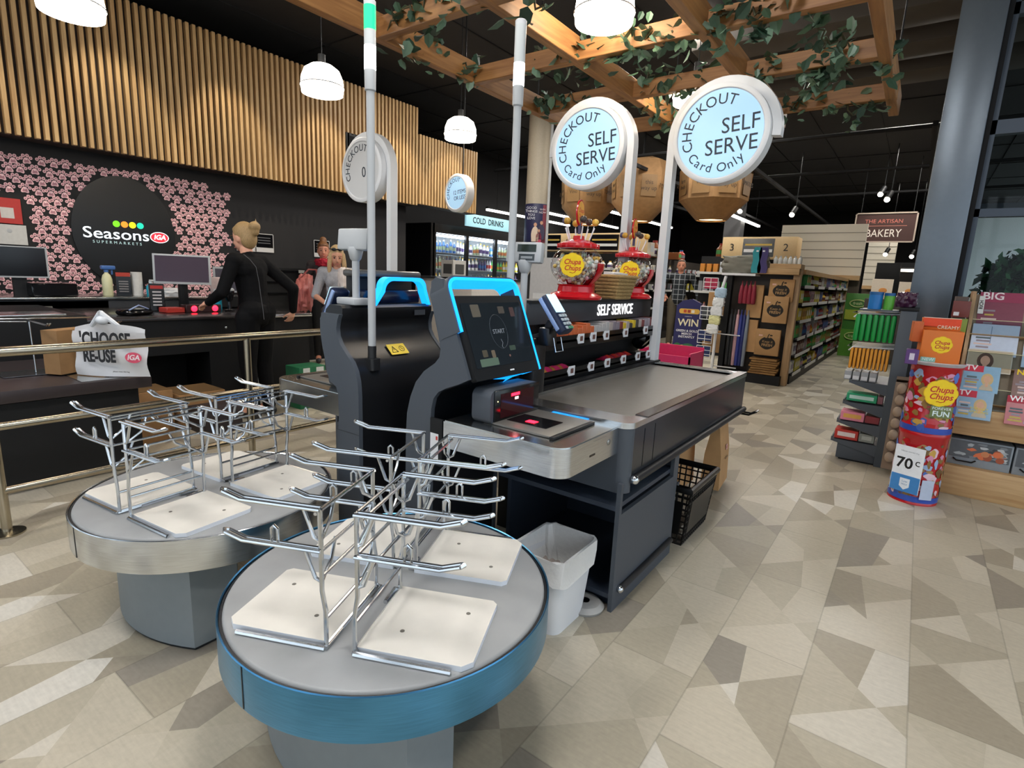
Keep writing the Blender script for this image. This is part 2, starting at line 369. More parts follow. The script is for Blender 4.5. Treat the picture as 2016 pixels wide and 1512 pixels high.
b.build('reflection_dash', o)  # emissive dashes imitate bright reflections in the glass
def leaf_cluster(b, c, r, n, s, ms, flatz=.8):
    for _ in range(n):
        d = V((RND.gauss(0, 1), RND.gauss(0, 1), RND.gauss(0, 1))).normalized()*r*(.5+.5*RND.random()); d.z *= flatz; p = V(c)+d
        a = V((RND.gauss(0, 1), RND.gauss(0, 1), RND.gauss(0, 1))).normalized(); e = a.orthogonal().normalized(); l = s*(.7+.6*RND.random())
        f = a.cross(e); m = RND.choice(ms)
        b.face([p-a*l*.5, p-e*l*.28+f*l*.05, p+a*l*.5, p+e*l*.28+f*l*.05], m)
LEAVES = [flat('#3f5f3c', .5), flat('#567a4e', .5), flat('#2f4a33', .5)]
TL = [flat('#2f5c3a', .8, spec=.1), flat('#42744c', .8, spec=.1), flat('#1f4029', .8, spec=.1)]
for k, (x, y, h, r) in enumerate(((1.5, 12, 1.5, .85), (3.9, 13, 2.3, 1.5), (3.0, 17, 2.2, 1.3))):
    t = thing('street_tree', ('low round leafy tree just beyond the glass', 'broad leafy tree farther right beyond the glass', 'tall tree behind the low one outside')[k], 'tree', (x, y, -.12), group=None)
    b = MB(); b.cyl((x, y, -.12), (x, y, h-.6), .1, flat('#4a3d31', .8)); b.build('trunk', t)
    b = MB(); leaf_cluster(b, (x, y, h), r, 1400, .2, TL); b.build('crown', t)

# ------------------------------------------------------------------ pergola with ivy
pg = thing('timber_pergola', 'suspended timber grid of crossing beams with ivy above the checkouts', 'pergola', (-1.7, 3.9, 2.75))
PX = (-3.0, -2.1, -1.25, -.4); PY = (2.53, 3.46, 4.33, 5.25)
for x in PX: b = MB(); b.box(x-.035, x+.035, 1.3 if x < -2.5 else 1.5, 5.72, 2.75, 2.9, WOODY, .004, seg=1); b.build('beam', pg)
for y in PY: b = MB(); b.box(-3.03, -.36, y-.035, y+.035, 2.752, 2.87, WOODX, .004, seg=1); b.build('beam', pg)
for x, y in ((-3, 4.33), (-2.1, 2.53), (-1.25, 3.46), (-.4, 2.53), (-.4, 5.25), (-2.1, 5.25), (-2.55, 3.46)):
    b = MB(); b.cyl((x, y, 2.88), (x, y, 4.3), .006, BLACK, 6); b.build('hanger_rod', pg)
IVY = [flat('#47624c', .45), flat('#5f7d63', .45), flat('#2f4838', .45), flat('#789780', .4)]
def ivy(path, n, label, s=.088):
    n = int(n*1.35)
    b = MB(); P = [V(p) for p in path]; pts = []
    for a, c in zip(P, P[1:]):
        for k in range(5): pts.append(a.lerp(c, k/5)+V((RND.uniform(-.02, .02), RND.uniform(-.02, .02), RND.uniform(-.04, .04))))
    pts.append(P[-1]); b.tube(pts, .005, flat('#4b4a33', .7), 5)
    for _ in range(n):
        k = RND.randrange(len(pts)); p = pts[k]+V((RND.gauss(0, .05), RND.gauss(0, .05), RND.gauss(-.02, .05)))
        a = V((RND.gauss(0, 1), RND.gauss(0, 1), RND.gauss(-.6, .6))).normalized(); e = a.cross(V((RND.gauss(0, .4), RND.gauss(0, .4), 1))).normalized(); f = a.cross(e); l = s*(.6+.7*RND.random()); m = RND.choice(IVY)
        T = lambda u, v, w=0: p+a*l*u+e*l*v+f*l*w
        b.face([T(-.5, 0), T(-.3, .34, .06), T(.1, .3, .08), T(.5, 0, -.04)], m); b.face([T(-.5, 0), T(.5, 0, -.04), T(.1, -.3, .08), T(-.3, -.34, .06)], m)
    o = b.build('ivy_garland', origin=P[0]); tag(o, label, 'ivy', 'ivy garlands on the pergola')
def tw(x0, y0, x1, y1, z=2.86, n=6, dz=.1):
    return [(x0+(x1-x0)*k/n+RND.uniform(-.05, .05), y0+(y1-y0)*k/n+RND.uniform(-.05, .05), z+RND.uniform(-dz, dz*.6)) for k in range(n+1)]
ivy(tw(-2.85, 2.5, -2.1, 2.56), 46, 'green ivy along the beam end behind the green light pole')
ivy(tw(-3.0, 2.6, -3.0, 3.5), 60, 'green ivy wound on the leftmost lengthwise beam near its front')
ivy(tw(-3.0, 4.2, -2.3, 4.36), 40, 'green ivy around the back left crossing above the round column')
ivy(tw(-2.15, 2.2, -1.9, 2.75), 50, 'green ivy tuft above the white light pole top')
ivy(tw(-2.15, 3.45, -1.75, 3.5), 40, 'green ivy at the crossing just right of the white light pole')
ivy(tw(-1.7, 3.42, -1.25, 3.5, 2.84), 60, 'green ivy hanging under the beam below the near pendant lamp')
ivy(tw(-2.4, 3.46, -2.2, 3.9), 34, 'sparse green ivy on the beam left of the white pole crossing')
ivy(tw(-2.0, 4.32, -1.3, 4.36), 60, 'green ivy draped beside the lamp behind the large round sign')
ivy(tw(-1.2, 3.4, -.75, 3.5, 2.8), 60, 'green ivy trailing from the beam right of the middle crossing')
ivy(tw(-.75, 3.5, -.55, 4.3, 2.8), 40, 'thin green ivy bridging two beams at the right')
ivy(tw(-.75, 2.9, -.2, 3.05, 2.95), 70, 'large bright green ivy leaves at the top right beam')
ivy(tw(-1.2, 4.3, -.7, 4.36, 2.8), 50, 'green ivy right of the large round sign')
ivy(tw(-.8, 4.35, -.35, 4.4, 2.8), 60, 'bushy dark ivy at the far right crossing')
ivy(tw(-1.1, 5.2, -.45, 5.3, 2.8), 60, 'dark ivy along the rearmost right beam')
ivy(tw(-2.1, 5.2, -1.3, 5.3, 2.8), 50, 'dark ivy along the rear beam behind the signs')
ivy(tw(-2.1, 4.4, -2.1, 5.2, 2.82), 34, 'dark ivy on the beam behind the smaller round sign')
# ------------------------------------------------------------------ pendant lamps
LAMPW = glow('#fff1dc', 20)
def pendant(name='pendant_lamp'):
    t = thing(name, 'x', 'lamp', (0, 0, 0))
    b = MB(); b.lathe([(.165, 0), (.172, .06), (.165, .12), (.14, .18), (.09, .215), (.03, .23)], (0, 0, 0), LAMPW, 28); b.lathe([(0, .01), (.16, .01)], (0, 0, 0), LAMPW, 28); b.build('glass_shade', t)
    b = MB(); b.lathe([(.176, .052), (.178, .056), (.176, .062)], (0, 0, 0), LGREY, 28); b.build('shade_ring', t)
    b = MB(); b.cyl((0, 0, .22), (0, 0, .3), .03, BLACK); b.build('lamp_holder', t)
    b = MB(); b.cyl((0, 0, .3), (0, 0, 1.55), .004, BLACK, 6); b.build('cord', t)
    return t
L0 = pendant()
for k, (x, y, z, lb) in enumerate(((-4.34, 1.32, 2.75, 'white glass pendant lamp cut off by the top left corner'), (-4.27, 3.0, 2.75, 'white glass pendant lamp before the slatted wall left of the green light pole'),
        (-4.26, 4.71, 2.75, 'white glass pendant lamp between the two light poles'), (-1.71, 3.1, 2.78, 'white glass pendant lamp inside the pergola grid at the top'), (-1.66, 4.57, 2.72, 'white glass pendant lamp half hidden behind the large round sign'))):
    if k == 0: L0.location = (x, y, z); L0['label'] = lb; L0['group'] = 'glass pendant lamps'
    else: dup(L0, (x, y, z), 0, lb, 'glass pendant lamps')
for y in (-.4, 1.0, 2.3, 3.5, 4.8, 6.2, 7.4): spot((-6.0, y, 4.15), (-7.0, y+.1, 2.45), 95, .85)
# ------------------------------------------------------------------ bagging carousels
def carousel(cx, cy, th, name, label, band, base_rot):
    t = thing(name, label, 'bagging table', (cx, cy, 0), th); T = Matrix.Translation((cx, cy, 0)) @ Matrix.Rotation(th, 4, 'Z')
    r = .452
    # pedestal: half drum with a curved front and one flat flank (set square to the counters)
    P = [(cx-.31+.62*k/14, cy-.32+.09*((k/7-1)**2)) for k in range(15)] + [(cx+.31-.62*k/14, cy+.02-.09*((k/7-1)**2)) for k in range(15)]
    b = MB(); b.prism(P, .012, .345, GREYBASE, 'z'); b.build('pedestal', t)
    b = MB(); b.prism([(cx+(x-cx)*.98, cy+(y-cy)*.98) for x, y in P], 0, .012, RUBBER, 'z'); b.build('plinth', t)
    b = MB(); b.lathe([(0, .345), (r-.012, .345), (r-.001, .336), (r, .34), (r, .449), (r-.002, .4515), (r-.005, .449), (r-.005, .40)], (cx, cy, 0), band, 96)
    for a in (-1.54, 1.6): b.box(r-.002, r+.0008, -.0018, .0018, .34, .448, RUBBER, 0, Matrix.Translation((cx, cy, 0)) @ Matrix.Rotation(a, 4, 'Z'))
    b.build('metal_band', t)
    b = MB(); b.lathe([(r-.005, .43), (r-.006, .444), (r-.012, .446), (r-.016, .44)], (cx, cy, 0), RUBBER, 96); b.build('rubber_edge', t)
    b = MB(); b.lathe([(0, .452), (r-.022, .452), (r-.016, .449), (r-.013, .443), (r-.013, .43)], (cx, cy, 0), GREYTOP, 96); b.build('tabletop', t)
    for sx in (1, -1):
        for sy in (1, -1):
            x0, x1, y0, y1, c = .034, .312, .048, .312, .022; ox = .012
            q = [(x0, y0), (x1-c*.6, y0), (x1, y0+c*.6), (x1, y1-c), (x1-c, y1), (x0, y1)] if True else 0
            b = MB(); b.prism([(sx*u+ox, sy*v) for u, v in q], .452, .466, BOARD, 'z', mside=BOARDE)
            for u, v in ((.115, .23), (.25, .12)): b.lathe([(0, .4665), (.0055, .4665), (.006, .466)], (sx*u+ox, sy*v, 0), flat('#6b675e'), 10)
            b.bm.transform(T); b.build('bag_plate', t)
            # wire bag frame
            b = MB(); X = lambda u: sx*u+ox; w = .0048; px = .036
            for yy in (.058, .318):
                b.tube([(X(px), sy*yy, .46), (X(px), sy*yy, .55), (X(px+.008), sy*yy, .60), (X(px+.008), sy*yy, .795), (X(px+.004), sy*yy, .80)], w*1.15, CHROME)
                for z, up in ((.80, 1), (.70, 0)):
                    for d in (-.0075, .0075):
                        b.tube([(X(px+.005), sy*yy+d, z), (X(.24), sy*yy+d, z), (X(.285), sy*yy+d, z+.014)], w, CHROME)
                    b.tube([(X(.285), sy*yy-.0075, z+.014), (X(.291), sy*yy, z+.016), (X(.285), sy*yy+.0075, z+.014)], w, CHROME)
                    b.tube([(X(.085), sy*yy, z-.004), (X(.06), sy*yy, z-.07), (X(px+.008), sy*yy, z-.078)], w*.9, CHROME)
                    b.tube([(X(px+.008), sy*yy, z-.078), (X(px+.012), sy*(yy+(.05 if yy < .2 else -.05)), z-.045), (X(px+.012), sy*(yy+(.07 if yy < .2 else -.07)), z)], w*.9, CHROME)
                b.tube([(X(.155), sy*yy+.004, .70), (X(.155), sy*yy+.004, .735), (X(.163), sy*yy+.004, .742), (X(.171), sy*yy+.004, .735), (X(.171), sy*yy+.004, .70)], w*.7, CHROME)
            for z, u in ((.80, px+.006), (.786, px+.02), (.70, px+.006), (.635, px+.008), (.53, px), (.462, px)):
                b.tube([(X(u), sy*.058, z), (X(u), sy*.318, z)], w*.9, CHROME)
            b.tube([(X(px), sy*.325, .457), (X(.27), sy*.325, .457)], w*1.5, CHROME); b.tube([(X(px), sy*.058, .462), (X(px-.016), sy*.058, .458), (X(px-.016), sy*.12, .458)], w*1.3, CHROME)
            b.tube([(X(px), sy*.325, .457), (X(px), sy*.25, .457)], w*1.3, CHROME)
            b.bm.transform(T); b.build('wire_bag_frame', t)
    return t
carousel(-1.104, .975, math.radians(24.6), 'bagging_carousel', 'round bagging table with metal band tinted by a painted blue reflection and four empty wire bag holders', BLUE_REFL_STEEL, 0)
carousel(-2.15, .96, math.radians(7.2), 'bagging_carousel', 'round bagging table with silver metal band nearest the railing', STEEL, 0)

# ------------------------------------------------------------------ self checkout counters (the left one mirrored)
def counter(mx, name, label, full=True):
    """mx maps x of the right-hand counter to the built one"""
    t = thing(name, label, 'checkout counter', (mx(-1.1), 2.6, 0))
    def bx(b, x0, x1, *a, **k): x0, x1 = sorted((mx(x0), mx(x1))); return b.box(x0, x1, *a, **k)
    # cabinet under the belt
    b = MB(); bx(b, -.838, -.82, 1.88, 2.53, 0, .42, CHAR); bx(b, -.838, -.82, 2.47, 2.53, .42, .55, CHAR); bx(b, -.838, -.82, 1.88, 1.9, .42, .55, CHAR); b.build('side_panel', t)
    b = MB(); bx(b, -1.41, -.838, 2.51, 2.53, .02, .55, NAVY); bx(b, -1.43, -1.41, 1.97, 2.53, 0, .5, NAVY); bx(b, -1.41, -.838, 1.89, 2.51, .05, .07, NAVY); bx(b, -1.41, -.838, 1.93, 1.95, 0, .05, NAVY); b.build('cabinet', t)
    b = MB(); bx(b, -1.42, -.838, 1.88, 2.51, .435, .455, NAVY); b.build('shelf', t)
    b = MB()
    for z, y1 in ((.085, 2.5),): b.tube([(mx(-.812), 1.93, z), (mx(-.812), y1, z)], .014, RUBBER, 10); b.sphere((mx(-.812), 1.93, z), .016, CHROME, n=10)
    b.build('lower_bumper', t)
    # belt trough
    b = MB(); bx(b, -.84, -.815, 1.95, 3.64, .565, .765, mat('apron_gloss', '#33373c', .22, .3)); bx(b, -1.43, -.84, 3.62, 3.64, .565, .765, BLACK); bx(b, -1.43, -1.41, 1.9, 3.64, .5, .765, BLACK); bx(b, -1.41, -.84, 1.92, 3.62, .56, .6, BLACK)
    b.build('apron', t)
    b = MB(); n = 8; P = [(-.86+.045*math.sin(pi/2*k/n), 1.95-.045*math.cos(pi/2*k/n)) for k in range(n+1)]
    Q = [(mx(x), y) for x, y in P+[(-.84, 1.95), (-.86, 1.93)]]; b.prism(Q, .5, .765, CHAR, 'z'); bx(b, -1.2, -.86, 1.905, 1.93, .5, .765, CHAR); b.build('corner_post', t)
    b = MB(); b.tube([(mx(-.802), 1.96, .555), (mx(-.802), 3.64, .555)], .017, RUBBER, 10); b.sphere((mx(-.802), 1.955, .555), .02, CHROME, n=10)
    b.build('bumper_rail', t)
    if full:
        for y in (2.05, 2.16): 
            b = MB(); bx(b, -.8149, -.8135, y, y+.003, .585, .745, BLACKG); b.build('panel_seam', t)
    # rim: rounded frame around the belt
    b = MB(); n = 8; r = .05
    O = [(-1.43, 1.9)]+[(-.862+r*math.sin(pi/2*k/n), 1.952-r*math.cos(pi/2*k/n)) for k in range(n+1)]+[(-.812, 3.645), (-1.43, 3.645)]
    ip = [(-1.385, 2.02)]+[(-.885+.02*math.sin(pi/2*k/n), 2.04-.02*math.cos(pi/2*k/n)) for k in range(n+1)]+[(-.865, 3.55), (-1.385, 3.55)]
    i = b.mi(STEEL); rows = []
    for poly, z in ((O, .765), (O, .789), (ip, .789), (ip, .77)): rows.append([b.bm.verts.new((mx(x), y, z)) for x, y in poly])
    for A, B in zip(rows, rows[1:]):
        for k in range(len(A)):
            f = b.bm.faces.new((A[k], A[(k+1) % len(A)], B[(k+1) % len(A)], B[k])); f.material_index = i
    b.build('steel_rim', t)
    b = MB(); bx(b, -1.43, -1.385, 2.06, 3.645, .788, .8, BLACK); bx(b, -.866, -.811, 2.06, 3.645, .787, .7925, mat('dark_rail', '#4b423d', .22, .7)); b.build('side_rails', t)
    b = MB(); bx(b, -1.385, -.865, 2.02, 3.55, .75, .774, mat('conveyor_belt', '#625f5a', .38, noise=.08, nsc=30)); b.build('conveyor_belt', t)
    b = MB(); bx(b, -1.385, -.865, 3.55, 3.645, .77, .785, BLACK)
    for k in range(3): bx(b, -1.37, -.9, 3.56+k*.028, 3.575+k*.028, .785, .789, flat('#8d9298', .3, metal=.8))
    b.build('end_grille', t)
    # scanner table
    b = MB(); x0, x1, y0, y1, rr = -1.40, -.862, 1.49, 1.905, .06; n = 8
    P = [(x0, y0)]+[(x1-rr+rr*math.sin(pi/2*k/n), y0+rr-rr*math.cos(pi/2*k/n)) for k in range(n+1)]+[(x1, y1), (x0, y1)]
    P = [(mx(x), y) for x, y in P]; b.prism(P, .664, .768, STEEL, 'z', mside=STEEL); 
    P2 = [(mx(-1.1)+(x-mx(-1.1))*.985, 1.7+(y-1.7)*.985) for x, y in P]; b.prism(P2, .768, .772, STEELH, 'z'); tb = b.build('scanner_table', t)
    if full:
        b = MB(); b.sphere((-.861, 1.82, .728), .012, flat('#9c9c98', .3, metal=.8), sx=.3, n=12); b.box(-.8625, -.861, 1.675, 1.715, .703, .71, BLACKG); b.box(-.8622, -.8612, 1.70, 1.8, .756, .7565, STEELH); b.build('lock', tb)
    b = MB(); bx(b, -1.27, -.95, 1.57, 1.875, .772, .781, mat('scanner_plate', '#6f6d68', .38, .3), .004); bx(b, -.965, -.945, 1.56, 1.86, .772, .783, BLACK, .003); sp = b.build('scanner_plate', t)
    b = MB(); bx(b, -1.21, -1.03, 1.64, 1.76, .781, .7835, BLACKG); b.build('scanner_glass', sp)
    b = MB(); bx(b, -1.14, -1.10, 1.665, 1.695, .7835, .785, REDGLOW); b.build('scanner_light', sp)
    # upright scanner
    b = MB(); P = rrect(.32, .132, .03); P = [(u+1.715, v+.837) for u, v in P]
    b.prism([(y, z) for y, z in P], mx(-1.315), mx(-1.225), CHAR, 'x', smooth=False); us = b.build('upright_scanner', t)
    b = MB(); xa = -1.2255; bx(b, xa, xa+.006, 1.575, 1.87, .776, .9, BLACKG, .002); bx(b, xa+.006, xa+.0075, 1.61, 1.83, .79, .885, mat('scanner_window', '#3a1416', .08)); b.build('scanner_window', us)
    b = MB(); bx(b, xa+.0075, xa+.0085, 1.675, 1.73, .868, .879, REDGLOW); bx(b, xa+.0075, xa+.0085, 1.70, 1.722, .852, .862, glow('#ffc8c8', 4)); bx(b, xa+.006, xa+.008, 1.59, 1.593, .857, .861, glow('#fff0a0', 3)); b.build('scan_beam', us)
    b = MB(); bx(b, -1.17, -1.0, 1.885, 1.897, .772, .774, BLUEGLOW); b.build('light_strip', t)
    return t
CM = -1.72
cr_ = counter(lambda x: x, 'checkout_counter', 'checkout counter with grey conveyor belt and steel scanner table beside the aisle')
counter(lambda x: 2*CM-x, 'checkout_counter', 'checkout counter of the far lane, steel scanner table behind the silver banded table', False)

# ------------------------------------------------------------------ kiosks: towers extruded between two S shaped end panels
KP = [(-1.48, 0), (-1.481, .72), (-1.477, .80), (-1.465, .845), (-1.44, .874), (-1.40, .895), (-1.34, .918), (-1.287, .944), (-1.426, 1.284), (-1.437, 1.305), (-1.462, 1.310), (-1.486, 1.292),
      (-1.488, 1.25), (-1.472, 1.18), (-1.448, 1.10), (-1.432, 1.045), (-1.438, 1.01), (-1.46, .985), (-1.52, .945), (-1.565, .895), (-1.595, .83), (-1.614, .76), (-1.62, .66), (-1.62, 0)]
def kiosk(mx, y0, y1, name, label, right):
    t = thing(name, label, 'self checkout kiosk', (mx(-1.55), (y0+y1)/2, 0)); T = .02
    P = [(mx(x), z) for x, z in KP]
    for a in (y0, y1-T):
        b = MB(); b.prism(P, a, a+T, CHAR, 'y'); o = b.build('end_panel', t)
        b = MB(); b.box(*sorted((mx(-1.622), mx(-1.478))), a-.0006, a, .6295, .6315, RUBBER); b.build('panel_joint', o)
    core = [(x, z) for x, z in KP if z < 1.2]; core.insert(core.index((-1.287, .944))+1, (-1.40, 1.22)); k = core.index((-1.40, 1.22)); core.insert(k+1, (-1.475, 1.215))
    core = [(mx(x*1.0+(.004 if x > -1.45 and z < .9 else -.0) - (.008 if x < -1.43 else 0)), z) for x, z in core]
    b = MB(); b.prism(core, y0+T, y1-T, DARK, 'y', smooth=True); bd = b.build('body', t)
    # tilted touch screen
    A = V((mx(-1.287), 0, .944)); Bv = V((mx(-1.404), 0, 1.231)); ax = (0, 1, 0) if right else (0, -1, 0); up = (Bv-A).normalized(); ctr = (A+Bv)/2; ctr.y = (y0+y1)/2
    M = facing(ctr, ax, up); h = (Bv-A).length; wd = y1-y0-2*T+.01
    b = MB(); slab(b, rrect(wd, h+.02, .012), M @ Matrix.Translation((0, -.004, -.004)), .024, BLACK); s = b.build('touch_screen', t)
    b = MB(); slab(b, rrect(wd-.045, h-.055, .004), M @ Matrix.Translation((0, .004, .0202)), .0012, mat('screen_glass', '#20262b', .12, spec=.6)); b.build('display', s)
    if right:
        Ms = M @ Matrix.Translation((0, 0, .0218)); g = flat('#7d838a', .4, emit='#7d838a', es=.12)
        b = MB(); b.text('START', .026, Ms @ Matrix.Translation((0, .012, 0)), g, .0004)
        b.tube([Ms @ V((.052*math.cos(a*.26), .012+.07*math.sin(a*.26), 0)) for a in range(25)], .0007, flat('#4b545c'), 4)
        b.tube([Ms @ V(p) for p in ((0, -.02, 0), (.006, -.035, 0), (-.004, -.05, 0), (.004, -.058, 0))], .0009, g, 4)
        b.build('start_prompt', s)
        for x, y, w_, h_, c in ((-.105, -.105, .11, .03, '#56695a'), (-.12, -.07, .03, .028, '#4f4a3e'), (-.07, -.075, .022, .03, '#6b5f50'), (.06, -.06, .04, .02, '#3f4d42'), (.03, -.09, .01, .01, '#7a5b52'), (-.11, .10, .05, .05, '#5b564c'), (.05, .1, .04, .03, '#4a453f'), (.12, .09, .03, .04, '#4a3634')):
            b = MB(); slab(b, rrect(w_, h_, .004, 2), Ms @ Matrix.Translation((x, y, 0)), .0004, flat(c, .3, emit=c, es=.12)); b.build('screen_graphic', s)
        b = MB(); slab(b, rrect(.028, .006, .002, 2), Ms @ Matrix.Translation((.02, -.148, -.001)), .0006, WHITE); b.build('maker_plate', s)
    # blue lit arch around the screen
    n = 8; w2 = (y1-y0)/2; ang = M; rr = .055; hb = -h/2-.012; ht = h/2+.086
    path = [(-w2, hb+.19)]+[(-w2+rr-rr*math.cos(pi/2*k/n), ht-rr+rr*math.sin(pi/2*k/n)) for k in range(n+1)]+[(w2-rr+rr*math.sin(pi/2*k/n), ht-rr+rr*math.cos(pi/2*k/n)) for k in range(n+1)]+[(w2, hb)]
    if not right: path = [(-u, v) for u, v in path][::-1]
    def band(off0, off1, d0, d1, m, nm, par, sub=None):
        b = MB(); i = b.mi(m); rows = []; N = len(path)
        for k, (u, v) in enumerate(path):
            a_ = V(path[max(0, k-1)]); c_ = V(path[min(N-1, k+1)]); d = (c_-a_).normalized(); nn = V((d.y, -d.x))
            if nn.dot(V((0, 0))-V((u, v))) < 0: nn = -nn
            rows.append([b.bm.verts.new(M @ V((u+nn.x*o_, v+nn.y*o_, z_))) for o_, z_ in ((off0, d0), (off0, d1), (off1, d1), (off1, d0))])
        for R0, R1 in zip(rows, rows[1:]):
            for k in range(4):
                f = b.bm.faces.new((R0[k], R0[(k+1) % 4], R1[(k+1) % 4], R1[k])); f.material_index = i
        for r_ in (rows[0], rows[-1][::-1]): f = b.bm.faces.new(r_); f.material_index = i
        return b.build(nm, par)
    band(-.002, .006, -.078, .016, CHAR, 'arch', t)
    band(.006, .018, -.078, .021, BLUEGLOW, 'arch_light', t)
    return t, bd
kr, kb = kiosk(lambda x: x, 1.5, 1.95, 'self_checkout_kiosk', 'self checkout kiosk facing right with dark START touch screen in a blue lit arch', True)
# the left kiosk, seen from its back
kl = thing('self_checkout_kiosk', 'self checkout kiosk seen from behind with yellow warning sticker on its curved back', 'self checkout kiosk', (-1.95, 1.7, 0))
KL = [(-1.832, 0), (-1.832, .64), (-1.833, .80), (-1.838, .86), (-1.852, .905), (-1.876, .942), (-1.915, .975), (-1.95, 1.008), (-1.972, 1.042), (-1.976, 1.075), (-1.968, 1.11), (-1.955, 1.14), (-1.955, 1.16), (-1.968, 1.172), (-2.05, 1.172), (-2.078, 1.15), (-2.09, 1.10), (-2.09, 1.05), (-2.078, .99), (-2.06, .93), (-2.052, .88), (-2.03, .845), (-1.985, .82), (-1.972, .79), (-1.968, .70), (-1.98, .62), (-1.985, 0)]
for a in (1.43, 1.98):
    b = MB(); b.prism([(x, min(z, 1.135)) for x, z in KL if z < 1.16 or x < -2], a, a+.02, CHAR, 'y'); o = b.build('end_panel', kl)
    b = MB(); b.box(-1.986, -1.831, a-.0006, a, .6295, .6315, RUBBER); b.build('panel_joint', o)
b = MB(); b.prism([(x-.004 if x > -2 else x+.004, z) for x, z in KL], 1.45, 1.98, DARK, 'y', smooth=True); klb = b.build('body', kl)
b = MB(); b.box(-2.16, -2.05, 1.6, 2.0, 1.292, 1.325, flat('#55534f', .3), .012); b.box(-2.12, -2.04, 1.62, 1.98, 1.17, 1.235, mat('navy_gloss', '#10182e', .2), .012); b.box(-2.16, -2.1, 1.62, 1.98, 1.0, 1.3, BLACK, .006); b.build('screen_hood', kl)
def arch_left():
    n = 8; rr = .05; y0_, y1_, z0_, z1_ = 1.615, 1.97, 1.168, 1.297; P = [(y0_, z0_)]+[(y0_+.05+rr-rr*math.cos(pi/2*k/n), z1_-rr+rr*math.sin(pi/2*k/n)) for k in range(n+1)]+[(y1_-.03-rr+rr*math.sin(pi/2*k/n), z1_-rr+rr*math.cos(pi/2*k/n)) for k in range(n+1)]+[(y1_, z0_)]
    Q = [(y0_+.016, z0_)]+[(y0_+.066+rr-rr*math.cos(pi/2*k/n), z1_-.017-rr+rr*math.sin(pi/2*k/n)) for k in range(n+1)]+[(y1_-.046-rr+rr*math.sin(pi/2*k/n), z1_-.017-rr+rr*math.cos(pi/2*k/n)) for k in range(n+1)]+[(y1_-.016, z0_)]
    b = MB(); i = b.mi(BLUEGLOW); rows = [[b.bm.verts.new(p) for p in ((-1.955, a, c), (-1.998, a, c), (-1.998, e, g), (-1.955, e, g))] for (a, c), (e, g) in zip(P, Q)]
    for A, B in zip(rows, rows[1:]):
        for k in range(4): f = b.bm.faces.new((A[k], A[(k+1) % 4], B[(k+1) % 4], B[k])); f.material_index = i
    b.build('arch_light', kl)
arch_left()
b = MB(); b.text('NCR', .03, facing((-1.952, 1.9, 1.13), (0, 1, 0)), flat('#3c4046'), .0006, shear=.2) if False else b.box(-1.9535, -1.952, 1.86, 1.93, 1.12, 1.145, flat('#3c4046'))
b.build('maker_plate', kl)
# under-screen wedge of blue light and sticker labels on the right kiosk
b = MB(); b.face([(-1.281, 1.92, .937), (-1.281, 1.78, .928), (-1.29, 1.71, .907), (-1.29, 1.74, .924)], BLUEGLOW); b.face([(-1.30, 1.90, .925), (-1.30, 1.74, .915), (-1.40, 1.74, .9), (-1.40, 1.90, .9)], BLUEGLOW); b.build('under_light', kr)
b = MB(); b.box(-1.468, -1.425, 1.488, 1.4885, .60, .71, WHITE); b.box(-1.438, -1.428, 1.4875, 1.488, .685, .7, flat('#c8453f')); b.box(-1.47, -1.406, 1.4886, 1.4995, .58, .77, BLACK); b.build('sticker', kr)
yel = flat('#e8c93c', .5); xs = 2*CM-(-1.545)-.02
MS = facing((-1.905, 1.71, .972), (0, 1, .0), (-.62, 0, .55))
b = MB(); slab(b, rrect(.105, .062, .004), MS, .0012, yel)
for dx in (-.024, .024):
    c = [(-.016, -.018), (.016, -.018), (0, .016)] if dx < 0 else [(.015*math.cos(k*.55), .015*math.sin(k*.55)) for k in range(11)]
    b.tube([MS @ V((dx+u, v, .002)) for u, v in c], .0013, RUBBER, 4, closed=True)
b.tube([MS @ V((-.024, .006, .002)), MS @ V((-.024, -.008, .002))], .001, RUBBER, 4); b.tube([MS @ V((.016, .008, .002)), MS @ V((.03, -.006, .002))], .001, RUBBER, 4)
b.build('warning_sticker', klb)
# rear box above the left kiosk (hood of the printer) 
# ------------------------------------------------------------------ light poles
def light_pole(x, y, z0, z1, name, label, lit):
    t = thing(name, label, 'status light pole', (x, y, z0))
    b = MB(); b.prism([(x+u, y+v) for u, v in rrect(.06, .05, .012)], z0-.03, z0+.02, RUBBER, 'z'); b.cyl((x, y, z0), (x, y, z0+.075), .018, RUBBER); b.build('pole_foot', t)
    b = MB(); b.cyl((x, y, z0+.07), (x, y, z1-.30), .0165, LGREY, 18); b.build('pole', t)
    b = MB(); b.lathe([(.0165, -.325), (.022, -.32), (.023, -.25), (.021, -.245)], (x, y, z1), LGREY, 18); b.build('collar', t)
    W = glow('#ffffff', 5); S = mat('frosted_lens', '#dfe3e3', .3)
    b = MB(); b.cyl((x, y, z1-.245), (x, y, z1-.16), .023, W, 18); b.build('white_light', t)
    if lit:
        b = MB(); b.cyl((x, y, z1-.105), (x, y, z1-.02), .0232, glow('#18e07a', 1.6), 18); b.build('green_light', t)
        b = MB(); b.cyl((x, y, z1-.16), (x, y, z1-.105), .023, S, 18); b.build('clear_lens', t)
    else: b = MB(); b.cyl((x, y, z1-.16), (x, y, z1-.02), .023, S, 18); b.build('clear_lens', t)
    b = MB(); b.lathe([(.023, -.02), (.0235, -.004), (.02, 0), (0, .001)], (x, y, z1), WHITE, 18); b.build('pole_cap', t)
light_pole(-1.868, 1.532, .93, 2.34, 'status_light_pole', 'grey pole with lit green light on top in front of the left kiosk back', True)
light_pole(-1.462, 1.965, .9, 2.34, 'status_light_pole', 'grey pole with unlit clear top behind the right kiosk', False)
